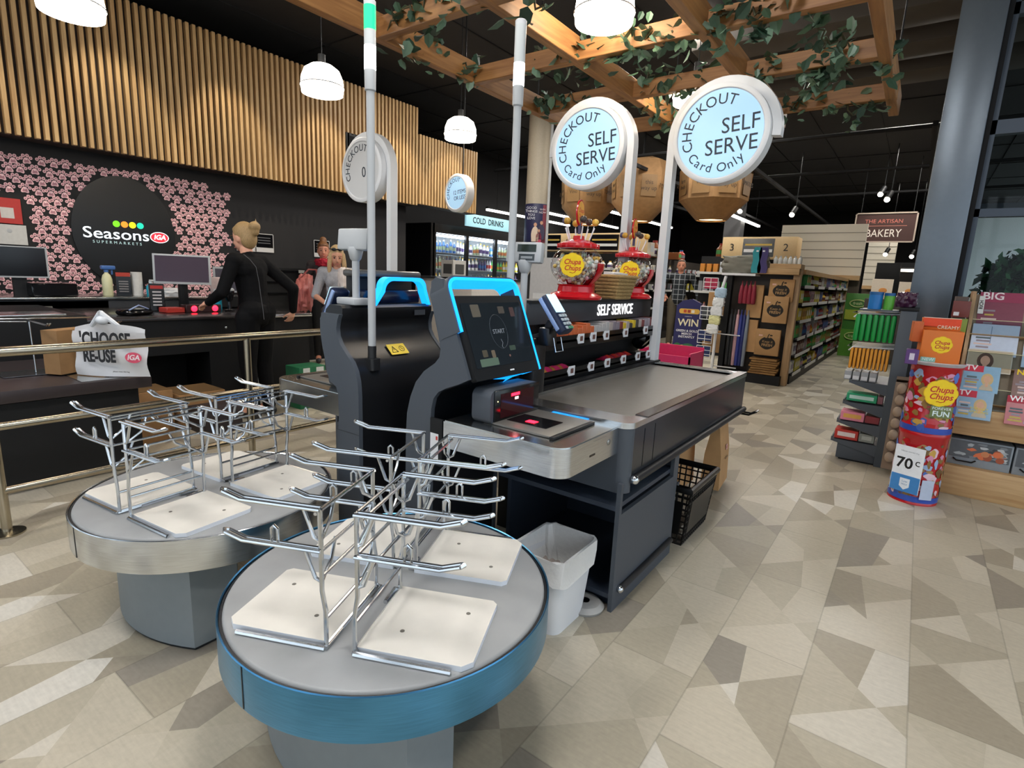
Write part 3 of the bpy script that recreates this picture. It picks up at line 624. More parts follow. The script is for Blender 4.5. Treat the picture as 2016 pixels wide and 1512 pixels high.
# ------------------------------------------------------------------ customer price displays
def price_display(x, y, zb, zh, name, label, face_x, lcd):
    t = thing(name, label, 'price display', (x, y, zb))
    b = MB(); b.cyl((x, y, zb), (x, y, zh-.03), .016, LGREY, 16); b.build('stem', t)
    b = MB(); b.box(x-.075, x+.05, y-.05, y+.05, zb, zb+.03, LGREY, .006); b.build('foot', t)
    b = MB(); b.lathe([(.016, -.06), (.024, -.05), (.034, -.012), (.03, 0)], (x, y, zh), LGREY, 16); b.build('neck', t)
    M = Matrix.Translation((x, y, zh+.03)) @ Matrix.Rotation(face_x, 4, 'Z') @ Matrix.Rotation(math.radians(-6), 4, 'X')
    b = MB(); b.box(-.085, .085, -.022, .022, -.045, .045, LGREY, .008, M); hd = b.build('display_head', t)
    if lcd:
        b = MB(); b.box(-.03, .06, -.0225, -.0235, .002, .034, flat('#26302a', .2), 0, M); b.box(-.02, .055, -.0225, -.0235, -.036, -.008, flat('#3a4144', .3), 0, M); b.box(-.01, .045, -.0235, -.024, -.028, -.018, flat('#8f9598'), 0, M); b.build('lcd', hd)
price_display(-1.995, 1.55, 1.172, 1.42, 'price_display', 'grey pole display seen from behind above the left kiosk', math.radians(8), False)
price_display(-1.455, 2.06, 1.0, 1.40, 'price_display', 'grey pole display with small dark screen right of the right kiosk', math.radians(12), True)
# ------------------------------------------------------------------ payment terminals
def terminal(x, y, z, rz, name, label, tilt=38):
    t = thing(name, label, 'payment terminal', (x, y, z), rz); M = Matrix.Translation((x, y, z)) @ Matrix.Rotation(rz, 4, 'Z'); T = M @ Matrix.Rotation(math.radians(-tilt), 4, 'Y')
    nv = flat('#1d2740', .35); bl = flat('#8ea6cf', .35)
    b = MB(); b.box(-.02, .03, -.042, .042, -.10, .09, nv, .015, T); b.build('body', t)
    b = MB(); b.box(-.012, .008, -.045, .045, -.08, .085, bl, .004, T); b.build('side_trim', t)
    b = MB(); b.box(.03, .033, -.036, .036, -.01, .082, glow('#bfe3f2', .7), .001, T); b.build('screen', t)
    b = MB()
    for i in range(4):
        for j in range(3): b.box(.03, .035, -.03+j*.021, -.013+j*.021, -.095+i*.02, -.081+i*.02, flat('#3d7a5c') if i == 0 and j else flat('#9aa6ad'), .002, T)
    b.build('keypad', t)
    b = MB(); b.tube([M @ V((-.01, 0, -.03)), M @ V((-.05, 0, -.10)), M @ V((-.11, 0, -.12))], .02, DARK, 8); b.box(-.06, .0, -.035, .035, -.14, -.06, DARK, .01, M); b.build('bracket', t)
    b = MB(); b.tube([M @ V(p) for p in ((.02, -.03, -.10), (.035, -.03, -.16), (.035, .03, -.16), (.02, .03, -.10))], .002, CHROME, 6); b.build('card_wire', t)
terminal(-1.27, 2.04, 1.17, 0, 'payment_terminal', 'card payment terminal with pale screen beside the candy rack')
terminal(-2.16, 1.56, 1.155, pi, 'payment_terminal', 'card payment terminal at the left kiosk facing away from view', 30)
b = MB(); b.box(-1.42, -1.34, 2.0, 2.1, .8, 1.06, DARK, .01); o = b.build('terminal_post', origin=(-1.38, 2.05, .8)); tag(o, 'dark mounting post carrying the payment terminal by the right kiosk', 'post')
# ------------------------------------------------------------------ candy rack between the lanes
rk = thing('candy_rack', 'black candy rack with SELF SERVICE header standing behind the conveyor belt', 'display rack', (-1.58, 3, 0))
b = MB(); b.box(-1.66, -1.60, 2.2, 3.74, 0, 1.2, BLACK); b.box(-1.62, -1.52, 2.2, 3.72, 1.09, 1.205, mat('header_panel', '#33343a', .45), .006); b.box(-1.64, -1.5, 2.2, 3.72, 1.2, 1.2135, BLACK); b.build('back_panel', rk)
b = MB(); b.text('SELF SERVICE', .092, facing((-1.5185, 3.16, 1.146), (0, 1, 0)), glow('#ffffff', 1.0), .002, bold=.0012, sx=.86, spacing=1.08); b.build('header_lettering', rk)
for z in (1.0, .825):
    b = MB(); b.box(-1.60, -1.435, 2.2, 3.72, z, z+.012, BLACK); b.box(-1.445, -1.435, 2.2, 3.72, z-.03, z+.036, BLACKG); b.build('candy_tray', rk)
b = MB(); b.box(-1.6, -1.44, 2.2, 3.7, .79, .80, BLACK); b.build('base_shelf', rk)
def price_tag(y, z):
    o = MB(); M = facing((-1.434, y, z), (0, 1, 0)); slab(o, [(-.04, 0), (-.025, .026), (.036, .026), (.036, -.026), (-.025, -.026)], M, .003, WHITE); slab(o, rrect(.03, .026, .002, 1), M @ Matrix.Translation((.006, 0, .003)), .0008, flat('#6b4a42')); return o.build('price_tag', rk)
for y in (2.58, 2.72, 2.88, 3.14, 3.45, 3.66): price_tag(y, 1.012)
for y in (2.5, 2.72, 2.92, 3.14, 3.36, 3.53): price_tag(y, .845)
def box_thing(name, label, cat, x, y, z, sx, sy, sz, m, group=None, bev=.002, rz=0., extra=None):
    M = Matrix.Translation((x, y, z)) @ Matrix.Rotation(rz, 4, 'Z'); o = MB(); o.box(-sx/2, sx/2, -sy/2, sy/2, 0, sz, m, bev, M, seg=1)
    if extra: extra(o, M)
    return tag(o.build(name, origin=(x, y, z)), label, cat, group)
CT = ['#c95a33', '#d98b3a', '#8c3f2a', '#b7a9b4', '#c9c4c0', '#e0c53a', '#54423c', '#b94a55']
k = 0
for y in [2.46+.047*i for i in range(27)]:
    c = ('#cf6a3e' if y < 2.78 else '#b9b5b3' if y < 2.95 else RND.choice(['#d8b832', '#4a4440', '#b5a7a0', '#7d3d3a', '#8b8088']))
    def ex(o, M, c=c): o.box(.0605, .0615, -.016, .016, .004, .02, flat('#f0e6da'), 0, M)
    lb = 'small orange topped candy pack on the upper candy rack tray' if y < 2.78 else 'small silver candy pack on the upper candy rack tray' if y < 2.95 else 'small mixed candy pack at the far end of the upper candy tray'
    box_thing('candy_pack', lb, 'candy', -1.512, y, 1.014, .12, .042, RND.uniform(.05, .075), flat(c, .35), lb.replace('pack', 'packs'), extra=ex)
def pouch(x, y, z, L, c1, c2, label, group, rz=0):
    o = MB(); M = Matrix.Translation((x, y, z)) @ Matrix.Rotation(rz, 4, 'Z'); n = 10; i = [o.mi(flat(c1, .3)), o.mi(flat(c2, .3))]; g = []
    for a in range(n+1):
        row = []
        for q in range(5):
            h = .028*math.sin(pi*a/n)**.6*math.sin(pi*q/4)+.002+RND.uniform(0, .004); row.append(o.bm.verts.new(M @ V(((q/4-.5)*L*.65, (a/n-.5)*L, h))))
        g.append(row)
    for a in range(n):
        for q in range(4): f = o.bm.faces.new((g[a][q], g[a+1][q], g[a+1][q+1], g[a][q+1])); f.material_index = i[0 if 2 < a < 7 else 1]; f.smooth = True
    f = o.bm.faces.new([r[0] for r in g]+[r[4] for r in g[::-1]]); f.material_index = i[0]
    tag(o.build('candy_pouch', origin=(x, y, z)), label, 'candy', group)
for j, y in enumerate((2.36, 2.44, 2.52)): pouch(-1.51, y, .84, .13, '#d8356f', '#b9863a', 'shiny pink and gold candy pouch at the near end of the lower tray', 'pink candy pouches')
for j, y in enumerate((3.06, 3.15, 3.24, 3.32)): pouch(-1.51, y, .84, .13, '#c93a2a', '#a8244a', 'shiny red and orange candy pouch midway on the lower tray', 'red candy pouches')
for y in [2.28+.085*i for i in range(16)]:
    box_thing('chewing_gum_box', 'small dark gum box on the shelf strip above the belt', 'gum', -1.5, y, .803, .1, .075, .028, flat(RND.choice(['#3a3c40', '#4a4c50', '#57585c']), .35), 'gum boxes along the belt', extra=lambda o, M: o.box(.0505, .0515, -.02, .022, .008, .018, flat('#c9cacc'), 0, M))
o = MB(); o.lathe([(.055, 0), (.075, .02), (.08, .05), (.07, .08), (.06, .075), (.066, .05), (.05, .01), (0, .005)], (0, 0, 0), BLACKG, 24); o.bm.transform(Matrix.Translation((-1.50, 3.66, .90)) @ Matrix.Rotation(-.9, 4, 'Y'))
tag(o.build('black_bowl', origin=(-1.5, 3.66, .85)), 'black round cup tilted at the far end of the lower candy tray', 'bowl')
# lollipop globes
RED = mat('red_plastic', '#c4121f', .25, coat=.4)
YEL = flat('#f7d417', .4); DRED = flat('#c21f26', .4)
def daisy(mb, M, r, txt=True, rim='#e8b80f'):
    P = []
    for k in range(64):
        a = 2*pi*k/64; q = r*(1+.055*abs(math.cos(4*a))**.7*1.4-.04); P.append((q*math.cos(a), q*math.sin(a)*.97))
    slab(mb, [(x*1.05, y*1.05) for x, y in P], M, .0012, flat(rim, .4)); slab(mb, P, M @ Matrix.Translation((0, 0, .001)), .0012, YEL)
    if txt:
        mb.text('Chupa', r*.62, M @ Matrix.Translation((0, r*.26, .0022)), DRED, .0005, shear=.25, sx=.92, bold=r*.012); mb.text('Chups', r*.62, M @ Matrix.Translation((r*.04, -r*.27, .0022)), DRED, .0005, shear=.25, sx=.92, bold=r*.012)
        mb.tube([M @ V((-.2*r+.5*r*k/6, -.66*r+.03*r*math.sin(k*1.4), .0025)) for k in range(7)], r*.022, DRED, 4)
def lolly(mb, p, q, c, rr=.012):
    mb.cyl(p, q, .0018, WHITE, 6); mb.sphere(q, rr, flat(c, .3), n=8)
def globe(x, y, z, rz, name, label, sc_=1.):
    t = thing(name, label, 'sweet dispenser', (x, y, z), rz); T = Matrix.Translation((x, y, z)) @ Matrix.Rotation(rz, 4, 'Z') @ Matrix.Scale(sc_, 4)
    def fin(b, nm, par=t): b.bm.transform(T); return b.build(nm, par)
    b = MB(); b.lathe([(0, 0), (.15, 0), (.155, .012), (.135, .03), (.105, .04), (.10, .07), (.11, .08), (.0, .08)], (0, 0, 0), RED, 36); fin(b, 'base')
    b = MB(); r = .150; b.lathe([(r*math.cos(a), .185+r*.8*math.sin(a)) for a in [(-1.15+2.2*k/18) for k in range(19)]], (0, 0, 0), CLEAR, 40); fin(b, 'clear_globe')
    b = MB(); b.lathe([(.0, .07), (.09, .075), (.132, .12), (.154, .165), (.156, .20), (.151, .20), (.148, .16), (.128, .125), (.085, .085)], (0, 0, 0), RED, 28, -.55, 2.3); b.box(-.02, .09, .10, .165, .02, .20, RED, .01); fin(b, 'red_cradle')
    b = MB(); b.lathe([(.085, .278), (.115, .28), (.119, .292), (.113, .306), (.092, .314), (.06, .325), (.034, .33), (.03, .35), (.0, .353)], (0, 0, 0), RED, 36)
    for k in range(16): b.box(.116, .121, -.006, .006, .281, .304, RED, .001, Matrix.Rotation(2*pi*k/16, 4, 'Z'))
    fin(b, 'lid')
    b = MB()
    rn = random.Random(5)
    for k in range(190):
        d = V((rn.gauss(0, 1), rn.gauss(0, 1), rn.gauss(0, 1))).normalized()*rn.uniform(.6, .97)*.134; d.z = .175+d.z*.74
        if d.z > .255: continue
        e = V((rn.gauss(0, 1), rn.gauss(0, 1), rn.gauss(0, 1))).normalized()*.05; q = d+e
        if V((q.x, q.y, (q.z-.185)*1.25)).length > .138: q = d-e*.8
        lolly(b, q, d, rn.choice(['#e9dfc8', '#d9b27a', '#f2efe8', '#b3c4ae', '#e0a8ac', '#d2c4a8', '#efe9dc', '#e0c06a']))
    tag(fin(b, 'lollipops'), kind='stuff')
    M = T @ Matrix.Rotation(.0, 4, 'Z') @ Matrix.Translation((0, -.153, .185)) @ Matrix.Rotation(pi/2, 4, 'X')
    b = MB(); daisy(b, M, .062); b.build('label', t)
    for k, a in enumerate((.2, 1.1, 2.0, 2.9, 4.0, 5.1)):
        b = MB(); b.cyl((.06*math.cos(a), .06*math.sin(a), .33), (.085*math.cos(a), .085*math.sin(a), .395), .004, WHITE, 8); lolly(b, V((.07*math.cos(a), .07*math.sin(a), .36)), V((.088*math.cos(a), .088*math.sin(a), .425+.008*(k % 2))), ['#e0b34a', '#4a3a35', '#e0b34a', '#4f4a6a', '#c99a3a', '#3f3632'][k], .02); fin(b, 'topper_lollipop')
    b = MB(); Mt = T @ Matrix.Translation((0, 0, .475)) @ Matrix.Rotation(1.35, 4, 'Z') @ Matrix.Rotation(pi/2, 4, 'X')
    P = [(.052*math.cos(2*pi*k/40)*(1+.05*math.cos(16*pi*k/40)), .07*math.sin(2*pi*k/40)) for k in range(40)]
    slab(b, P, Mt @ Matrix.Translation((0, 0, -.004)), .008, RED); slab(b, [(u*.86, v*.88) for u, v in P], Mt @ Matrix.Translation((0, 0, .004)), .002, flat('#e8a526', .4)); b.text('Chupa', .036, Mt @ Matrix.Translation((0, .012, .006)), DRED, .0005, shear=.2, sx=.8); b.text('Chups', .036, Mt @ Matrix.Translation((0, -.02, .006)), DRED, .0005, shear=.2, sx=.8)
    b.cyl(T @ V((0, 0, .36)), T @ V((0, 0, .45)), .009, flat('#4f4a6a'), 8); b.build('topper_sign', t)
globe(-1.60, 2.78, 1.2135, .35, 'lollipop_dispenser', 'nearer red lollipop globe with yellow daisy label on the candy rack')
globe(-1.60, 3.52, 1.2135, .35, 'lollipop_dispenser', 'farther red lollipop globe behind the woven basket on the candy rack', .96)
wk = thing('woven_basket', 'woven straw basket holding a white sheet between the two lollipop globes', 'basket', (-1.56, 3.2, 1.2135))
WV = mat('straw_weave', '#a98b58', .8, noise=.35, nsc=60, bump=.6, stretch=(1, 1, 3)); b = MB()
for k in range(7):
    z = 1.213+k*.021; g = k*.004; b.tube([(-1.56+u, 3.2+v, z+.01) for u, v in rrect(.13+2*g, .21+2*g, .02, 2)], .0115, WV, 8, closed=True)
b.box(-1.62, -1.50, 3.1, 3.3, 1.213, 1.22, WV); b.build('basket_body', wk)
b = MB(); b.box(-1.6, -1.53, 3.1, 3.3, 1.22, 1.375, WHITE, 0, Matrix.Translation((-1.56, 3.2, 1.3)) @ Matrix.Rotation(.12, 4, 'Y') @ Matrix.Translation((1.56, -3.2, -1.3))); o = b.build('paper_sheet', origin=(-1.56, 3.2, 1.22)); tag(o, 'white paper sheet standing in the woven basket', 'paper')
# ------------------------------------------------------------------ round checkout signs
LITE = mat('lit_face', '#8fb4cc', .4, emit='#b4dcff', es=.55); INK = flat('#22303c', .5); LIGHTF = mat('sign_shell', '#dfe1e3', .4)
def sign(px, py, zb, ctr, r, side, rz, name, label, lines, dull=False, post=True, tilt=0):
    t = thing(name, label, 'sign', (px, py, zb)); cx, cz = ctr
    T = Matrix.Translation((cx, py, cz)) @ Matrix.Rotation(rz, 4, 'Z')
    F = T @ Matrix.Translation((0, -.05, 0)) @ Matrix.Rotation(pi/2, 4, 'X')
    b = MB(); b.lathe([(0, -.055), (r-.006, -.055), (r, -.05), (r, .045), (r-.012, .052), (r-.028, .052), (r-.034, .044), (0, .044)], (0, 0, 0), LIGHTF, 64); b.bm.transform(F @ Matrix.Translation((0, 0, -.05))); b.build('sign_drum', t)
    b = MB(); b.lathe([(0, .046), (r-.034, .046)], (0, 0, 0), mat('dull_face', '#cfd1d2', .4) if dull else LITE, 64); b.bm.transform(F @ Matrix.Translation((0, 0, -.05))); b.build('sign_face', t)
    Ft = F @ Matrix.Translation((0, 0, -.0035)); b = MB()
    if lines[0]: b.arc_text('CHECKOUT', r*.30, Ft, r*.675, math.radians(199), math.radians(72), INK, .0008); b.build('sign_lettering', t); b = MB()
    for s_, sz, x, y, sh in lines[1]: b.text(s_, sz*r, Ft @ Matrix.Translation((x*r, y*r, 0)) @ Matrix.Rotation(math.radians(4), 4, 'Z'), INK, .0008, align='RIGHT', sx=.92); b.build('sign_lettering', t); b = MB()
    if lines[2]: b.arc_text('Card Only', r*.265, Ft, r*.69, math.radians(222), math.radians(314), INK, .0008, inward=True); b.build('sign_lettering', t)
    # hooked post that wraps over the drum
    if post:
        b = MB(); w_ = .028; R_ = r+.022; n = 24; s = side; a1 = -.15
        arc = [(cx+s*R_*math.cos(a1*0+pi*1.02*k/n), cz+R_*math.sin(pi*1.02*k/n)) for k in range(n+1)]
        out = [(px+s*(abs(px-cx)*0), zb)] if False else []
        O = [(cx+s*(R_+.028), zb), (cx+s*(R_+.028), cz)]+[(cx+s*(R_+.028)*math.cos(pi*1.03*k/n), cz+(R_+.028)*math.sin(pi*1.03*k/n)) for k in range(1, n+1)]
        I_ = [(cx+s*(R_-.02), zb), (cx+s*(R_-.02), cz)]+[(cx+s*(R_-.02)*math.cos(pi*1.03*k/n), cz+(R_-.02)*math.sin(pi*1.03*k/n)) for k in range(1, n+1)]
        i = b.mi(LIGHTF); rows = []
        for (ox, oz), (ix, iz) in zip(O, I_): rows.append([b.bm.verts.new(p) for p in ((ox, py+.0, oz), (ox, py+.07, oz), (ix, py+.07, iz), (ix, py+.0, iz))])
        for A, B in zip(rows, rows[1:]):
            for k in range(4): f = b.bm.faces.new((A[k], A[(k+1) % 4], B[(k+1) % 4], B[k])); f.material_index = i
        for r_ in (rows[0], rows[-1]): f = b.bm.faces.new(r_); f.material_index = i
        b.build('post', t)
    return t
SS = (True, (('SELF', .44, .80, .18, 0), ('SERVE', .44, .80, -.22, 0)), True)
sign(-1.41, 3.58, .80, (-1.115, 2.215), .285, -1, 0, 'checkout_sign', 'larger lit round SELF SERVE sign with its post on the left', SS)
sign(-1.69, 3.52, .80, (-1.985, 2.21), .278, 1, 0, 'checkout_sign', 'lit round SELF SERVE sign with its post on the right', SS)
S0 = (True, (('0', .46, .24, -.08, 0),), False)
sign(-3.42, 3.0, 0.0, (-3.72, 2.10), .245, 1, 0, 'checkout_sign', 'unlit round CHECKOUT 0 sign behind the green light pole', S0, dull=True)
sign(-4.13, 4.9, .9, (-4.43, 2.23), .21, 1, -.15, 'checkout_sign', 'small lit round 12 ITEMS OR LESS sign before the timber slats', (True, (('12 ITEMS', .30, .82, .06, 0), ('OR LESS', .30, .82, -.24, 0)), False), post=False)
sg = [o for o in C.objects if o.get('label', '').startswith('small lit round 12')][0]
b = MB(); b.cyl((-4.43, 4.96, 2.43), (-4.43, 4.96, 4.3), .008, BLACK, 6); b.build('hanger_rod', sg)
# ------------------------------------------------------------------ things by the counter
bk = thing('shopping_basket', 'black plastic shopping basket on the floor beside the belt counter', 'basket', (-.92, 2.85, 0))
BP = mat('basket_plastic', '#0b0b0c', .35); b = MB(); x0, x1, y0, y1 = -1.08, -.80, 2.64, 3.02
def wallgrid(p0, p1, zt, n, rows, lean):
    p0, p1 = V(p0), V(p1); L = V(lean)
    for k in range(n+1):
        a = p0.lerp(p1, k/n); b.tube([a, a+L*zt+V((0, 0, zt))], .0042, BP, 5)
    for z in rows: b.tube([p0+L*z+V((0, 0, z)), p1+L*z+V((0, 0, z))], .0045, BP, 5)
g = .10; zt = .30; rows = [.02+.035*k for k in range(9)]
C4 = [(x0, y0, .01), (x1, y0, .01), (x1, y1, .01), (x0, y1, .01)]
D4 = [(-g, -g, 0), (g, -g, 0), (g, g, 0), (-g, g, 0)]
for k in range(4):
    p, q, dp, dq = V(C4[k]), V(C4[(k+1) % 4]), V(D4[k]), V(D4[(k+1) % 4]); n = 14 if k % 2 else 10
    for j in range(n+1):
        a = p.lerp(q, j/n); l = dp.lerp(dq, j/n); b.tube([a, a+l*zt+V((0, 0, zt))], .0045, BP, 5)
    for z in rows: b.tube([p+dp*z+V((0, 0, z)), q+dq*z+V((0, 0, z))], .0045, BP, 5)
    if True:
        z0_, z1_ = .05, .235; e = .0035; nrm = (q-p).cross(V((0, 0, 1))).normalized()*e
        A_ = [p.lerp(q, .08)+dp.lerp(dq, .08)*z0_+V((0, 0, z0_)), p.lerp(q, .92)+dp.lerp(dq, .92)*z0_+V((0, 0, z0_)), p.lerp(q, .92)+dp.lerp(dq, .92)*z1_+V((0, 0, z1_)), p.lerp(q, .08)+dp.lerp(dq, .08)*z1_+V((0, 0, z1_))]
        if k in (0, 1): b.face(A_, BP); b.face([v+nrm*2 for v in A_], BP)
b.box(x0, x1, y0, y1, .0, .012, BP); b.build('basket_body', bk)
b = MB(); b.tube([(x0-g*zt, y0-g*zt, zt+.01), (x1+g*zt, y0-g*zt, zt+.01), (x1+g*zt, y1+g*zt, zt+.01), (x0-g*zt, y1+g*zt, zt+.01)], .013, BP, 8, closed=True); b.build('rim', bk)
b = MB(); b.tube([(x0+.05, y0-.03, zt), (x0+.05, y0+.01, zt+.02), (x1-.05, y0+.01, zt+.02), (x1-.05, y0-.03, zt)], .009, flat('#5b5d60', .3), 8); b.build('handle', bk)
def paper_bag(x, y, z, w_, d, h, rz, label, m=KRAFT, logo=True):
    M = Matrix.Translation((x, y, z)) @ Matrix.Rotation(rz, 4, 'Z'); o = MB(); i = o.mi(m)
    P0 = [(-d/2, -w_/2, 0), (d/2, -w_/2, 0), (d/2, w_/2, 0), (-d/2, w_/2, 0)]; Pm = [(-d*.42, -w_/2, h*.55), (d*.42, -w_/2, h*.55), (d*.42, w_/2, h*.55), (-d*.42, w_/2, h*.55)]; Pt = [(-d*.18, -w_*.48, h), (d*.18, -w_*.48, h), (d*.18, w_*.48, h), (-d*.18, w_*.48, h)]
    R_ = [[o.bm.verts.new(M @ V(p)) for p in P] for P in (P0, Pm, Pt)]
    for A, B in zip(R_, R_[1:]):
        for k in range(4): f = o.bm.faces.new((A[k], A[(k+1) % 4], B[(k+1) % 4], B[k])); f.material_index = i
    f = o.bm.faces.new(R_[0][::-1]); f.material_index = i
    if logo:
        Ml = M @ facing((d*.44, w_*.08, h*.6), (0, 1, 0), (-.1, 0, 1)); slab(o, rrect(.05, .035, .01, 3), Ml, .002, flat('#d8a9a4')); 
        o.text('IGA', .028, Ml @ Matrix.Translation((0, 0, .002)), flat('#b8504d'), .0004); slab(o, rrect(.09, .008, .001, 1), Ml @ Matrix.Translation((.0, -.07, .0)), .001, flat('#6b4c30'))
    bg_ = o.build('paper_bag', origin=(x, y, z)); tag(bg_, label, 'bag')
    b = MB()
    for s in (-1, 1): b.tube([M @ V(p) for p in ((s*d*.16, -w_*.2, h-.01), (s*d*.16, -w_*.15, h+.07), (s*d*.16, w_*.15, h+.07), (s*d*.16, w_*.2, h-.01))], .004, m, 6)
    b.build('handle', bg_, origin=(x, y, z), local=True); bpy.context.view_layer.update()
    bg_.children[0].location = (0, 0, 0)
    return bg_
paper_bag(-.93, 3.62, .03, .3, .12, .42, .1, 'brown paper carrier bag hanging under the far end of the belt')
paper_bag(-1.12, 3.42, .03, .3, .14, .42, 0, 'brown paper bag in shadow behind the black basket', logo=False)
b = MB(); b.tube([(-1.0, 3.6, .53), (-.76, 3.6, .53), (-.72, 3.6, .555)], .006, BLACKG, 8); b.tube([(-1.0, 3.66, .53), (-.76, 3.66, .53), (-.72, 3.66, .555)], .006, BLACKG, 8); b.tube([(-.72, 3.6, .555), (-.72, 3.66, .555)], .006, BLACKG, 8); b.tube([(-1.0, 3.6, .53), (-1.0, 3.66, .53)], .006, BLACKG, 8); b.box(-1.02, -.98, 3.58, 3.68, .52, .56, BLACK)
o = b.build('bag_hook', origin=(-1, 3.63, .53)); tag(o, 'black bag hook sticking out from under the belt end', 'hook')
# crumpled plastic bags in the slot
def crumple(c, sx, sy, sz, m, seed, n=24, boxy=.55):
    """creased soft block"""
    rr = random.Random(seed); t = bmesh.new(); bmesh.ops.create_cube(t, size=2); bmesh.ops.subdivide_edges(t, edges=t.edges[:], cuts=14, use_grid_fill=True)
    dirs = [(V((rr.gauss(0, 1), rr.gauss(0, 1), rr.gauss(0, 1))).normalized(), rr.uniform(3, 9), rr.uniform(0, 6)) for _ in range(n)]
    for v in t.verts:
        p = v.co.copy(); q = p.normalized(); p = q.lerp(p, boxy)
        k = 1+.5*(sum(abs(math.sin(d.dot(p)*f+h)) for d, f, h in dirs)/n-.64)*1.6; v.co = V((p.x*sx*k, p.y*sy*k, p.z*sz*k))+V(c)
    o = MB(); o.add(t, m, None, False); return o
o = crumple((-1.02, 2.2, .52), .15, .22, .042, mat('grey_film', '#9aa6ad', .3), 3).build('plastic_bags', origin=(-1.1, 2.2, .46)); tag(o, 'bundle of grey plastic bags inside the counter slot', 'bags')
# waste bin with liner
bn = thing('waste_bin', 'white waste bin with folded plastic liner beside the blue tinted table', 'bin', (-1.0, 1.71, 0)); b = MB()
BN = mat('bin_plastic', '#dfe1e4', .4); LN = mat('bin_liner', '#e9e9e7', .3, bump=.5, nsc=25, trans=.15)
def ring(z, a, c): return [(-1.0+u*.9, 1.71+v*.85, z*.92) for u, v in rrect(a, c, .05, 4)]
def skin(b, rows, m, cap=False):
    i = b.mi(m); rr = [[b.bm.verts.new(p) for p in r] for r in rows]
    for A, B in zip(rr, rr[1:]):
        n = len(A)
        for k in range(n): f = b.bm.faces.new((A[k], A[(k+1) % n], B[(k+1) % n], B[k])); f.material_index = i; f.smooth = True
    if cap: f = b.bm.faces.new(rr[0][::-1]); f.material_index = i
skin(b, [ring(0, .20, .27), ring(.33, .25, .33), ring(.34, .25, .33), ring(.02, .19, .26)], BN, True); b.build('bin_body', bn)
b = MB(); J = lambda r, s: [(x+RND.uniform(-s, s), y+RND.uniform(-s, s), z+RND.uniform(-s, s)) for x, y, z in r]
skin(b, [J(ring(.24, .265, .345), .008), J(ring(.3, .268, .35), .008), J(ring(.345, .265, .345), .004), J(ring(.345, .245, .325), .004), J(ring(.26, .22, .30), .012), J(ring(.18, .19, .26), .012), J(ring(.14, .08, .12), .01)], LN); b.build('bin_liner', bn)
o = crumple((-1.02, 1.69, .175), .06, .08, .04, mat('crumpled_paper', '#9a8f88', .6), 9).build('crumpled_paper', origin=(-1.02, 1.69, .15)); tag(o, 'crumpled paper lying inside the lined waste bin', 'paper')
b = MB(); b.lathe([(0, 0), (.075, 0), (.08, .012), (.062, .028), (.02, .03)], (-.925, 1.85, 0), flat('#a3a29e', .5), 32); b.tube([(-.93, 1.9, .006), (-.96, 1.96, .006), (-1.02, 1.98, .006)], .005, RUBBER, 6)
o = b.build('floor_stand', origin=(-.925, 1.85, 0)); tag(o, 'grey round floor foot between the white bin and the counter', 'stand')
# ------------------------------------------------------------------ railing
rl = thing('guard_railing', 'brushed steel guard railing with three horizontal rails left of the tables', 'railing', (-3.38, 1, 0))
RS = mat('satin_steel_tube', '#b3aa97', .24, 1, noise=.08, nsc=10)
for z, r in ((.88, .024), (.53, .019), (.215, .019)): b = MB(); b.cyl((-3.38, -1.2, z), (-3.38, 2.8, z), r, RS, 20); b.build('rail', rl)
for y in (.553, 1.78, 2.74): 
    b = MB(); b.cyl((-3.38, y, 0), (-3.38, y, .87), .021, RS, 18); b.lathe([(.07, 0), (.07, .008), (.05, .014), (.022, .016)], (-3.38, y, 0), RS, 24); b.build('post', rl)
# ------------------------------------------------------------------ staffed checkout lane
ln = thing('staffed_checkout', 'long black staffed checkout counter behind the railing', 'checkout counter', (-5.2, 1.5, 0))
b = MB(); b.box(-6.2, -5.02, 1.42, 3.1, .55, .84, BLACK); b.box(-5.7, -5.02, 3.1, 3.3, .55, .84, BLACK); b.box(-6.2, -5.5, -1.2, 3.1, 0, .55, BLACK); b.box(-5.5, -5.02, 2.3, 3.3, 0, .55, BLACK); b.box(-5.5, -5.0, 1.42, 1.46, 0, .55, BLACK); b.build('body', ln)
b = MB(); LTOP = mat('lane_top', '#2e2b2c', .22); b.box(-6.25, -5.0, 1.42, 3.12, .84, .862, LTOP, .004); b.box(-5.72, -5.0, 3.12, 3.32, .84, .862, LTOP, .004); b.build('countertop', ln)
b = MB(); b.box(-5.005, -4.985, 2.6, 3.32, .835, .865, STEEL, .003); b.build('metal_edge', ln)
b = MB(); b.box(-5.0, -3.88, -1.2, 1.41, .53, .6, mat('shelf_dark', '#3a3334', .35), .004); b.box(-5.0, -3.94, -1.2, 1.35, 0.03, .53, BLACK); b.box(-3.94, -3.92, -1.2, 1.30, .04, .52, BLACK); b.box(-6.2, -5.0, -1.2, 1.42, .6, .9, BLACK); b.build('bagging_shelf', ln)
b = MB(); b.box(-4.45, -3.9, 1.05, 1.4, .601, .604, STEELH); b.build('metal_plate', ln); b = MB(); b.box(-4.5, -4.28, .78, 1.16, .605, .607, STEEL); b.build('metal_plate', ln); b = MB(); b.box(-5.3, -5.0, .4, 1.3, .9, .915, STEEL, .003); b.build('metal_plate', ln)
b = MB(); b.sphere((-4.99, 2.44, .76), .012, CHROME, n=10); b.build('lock', ln)
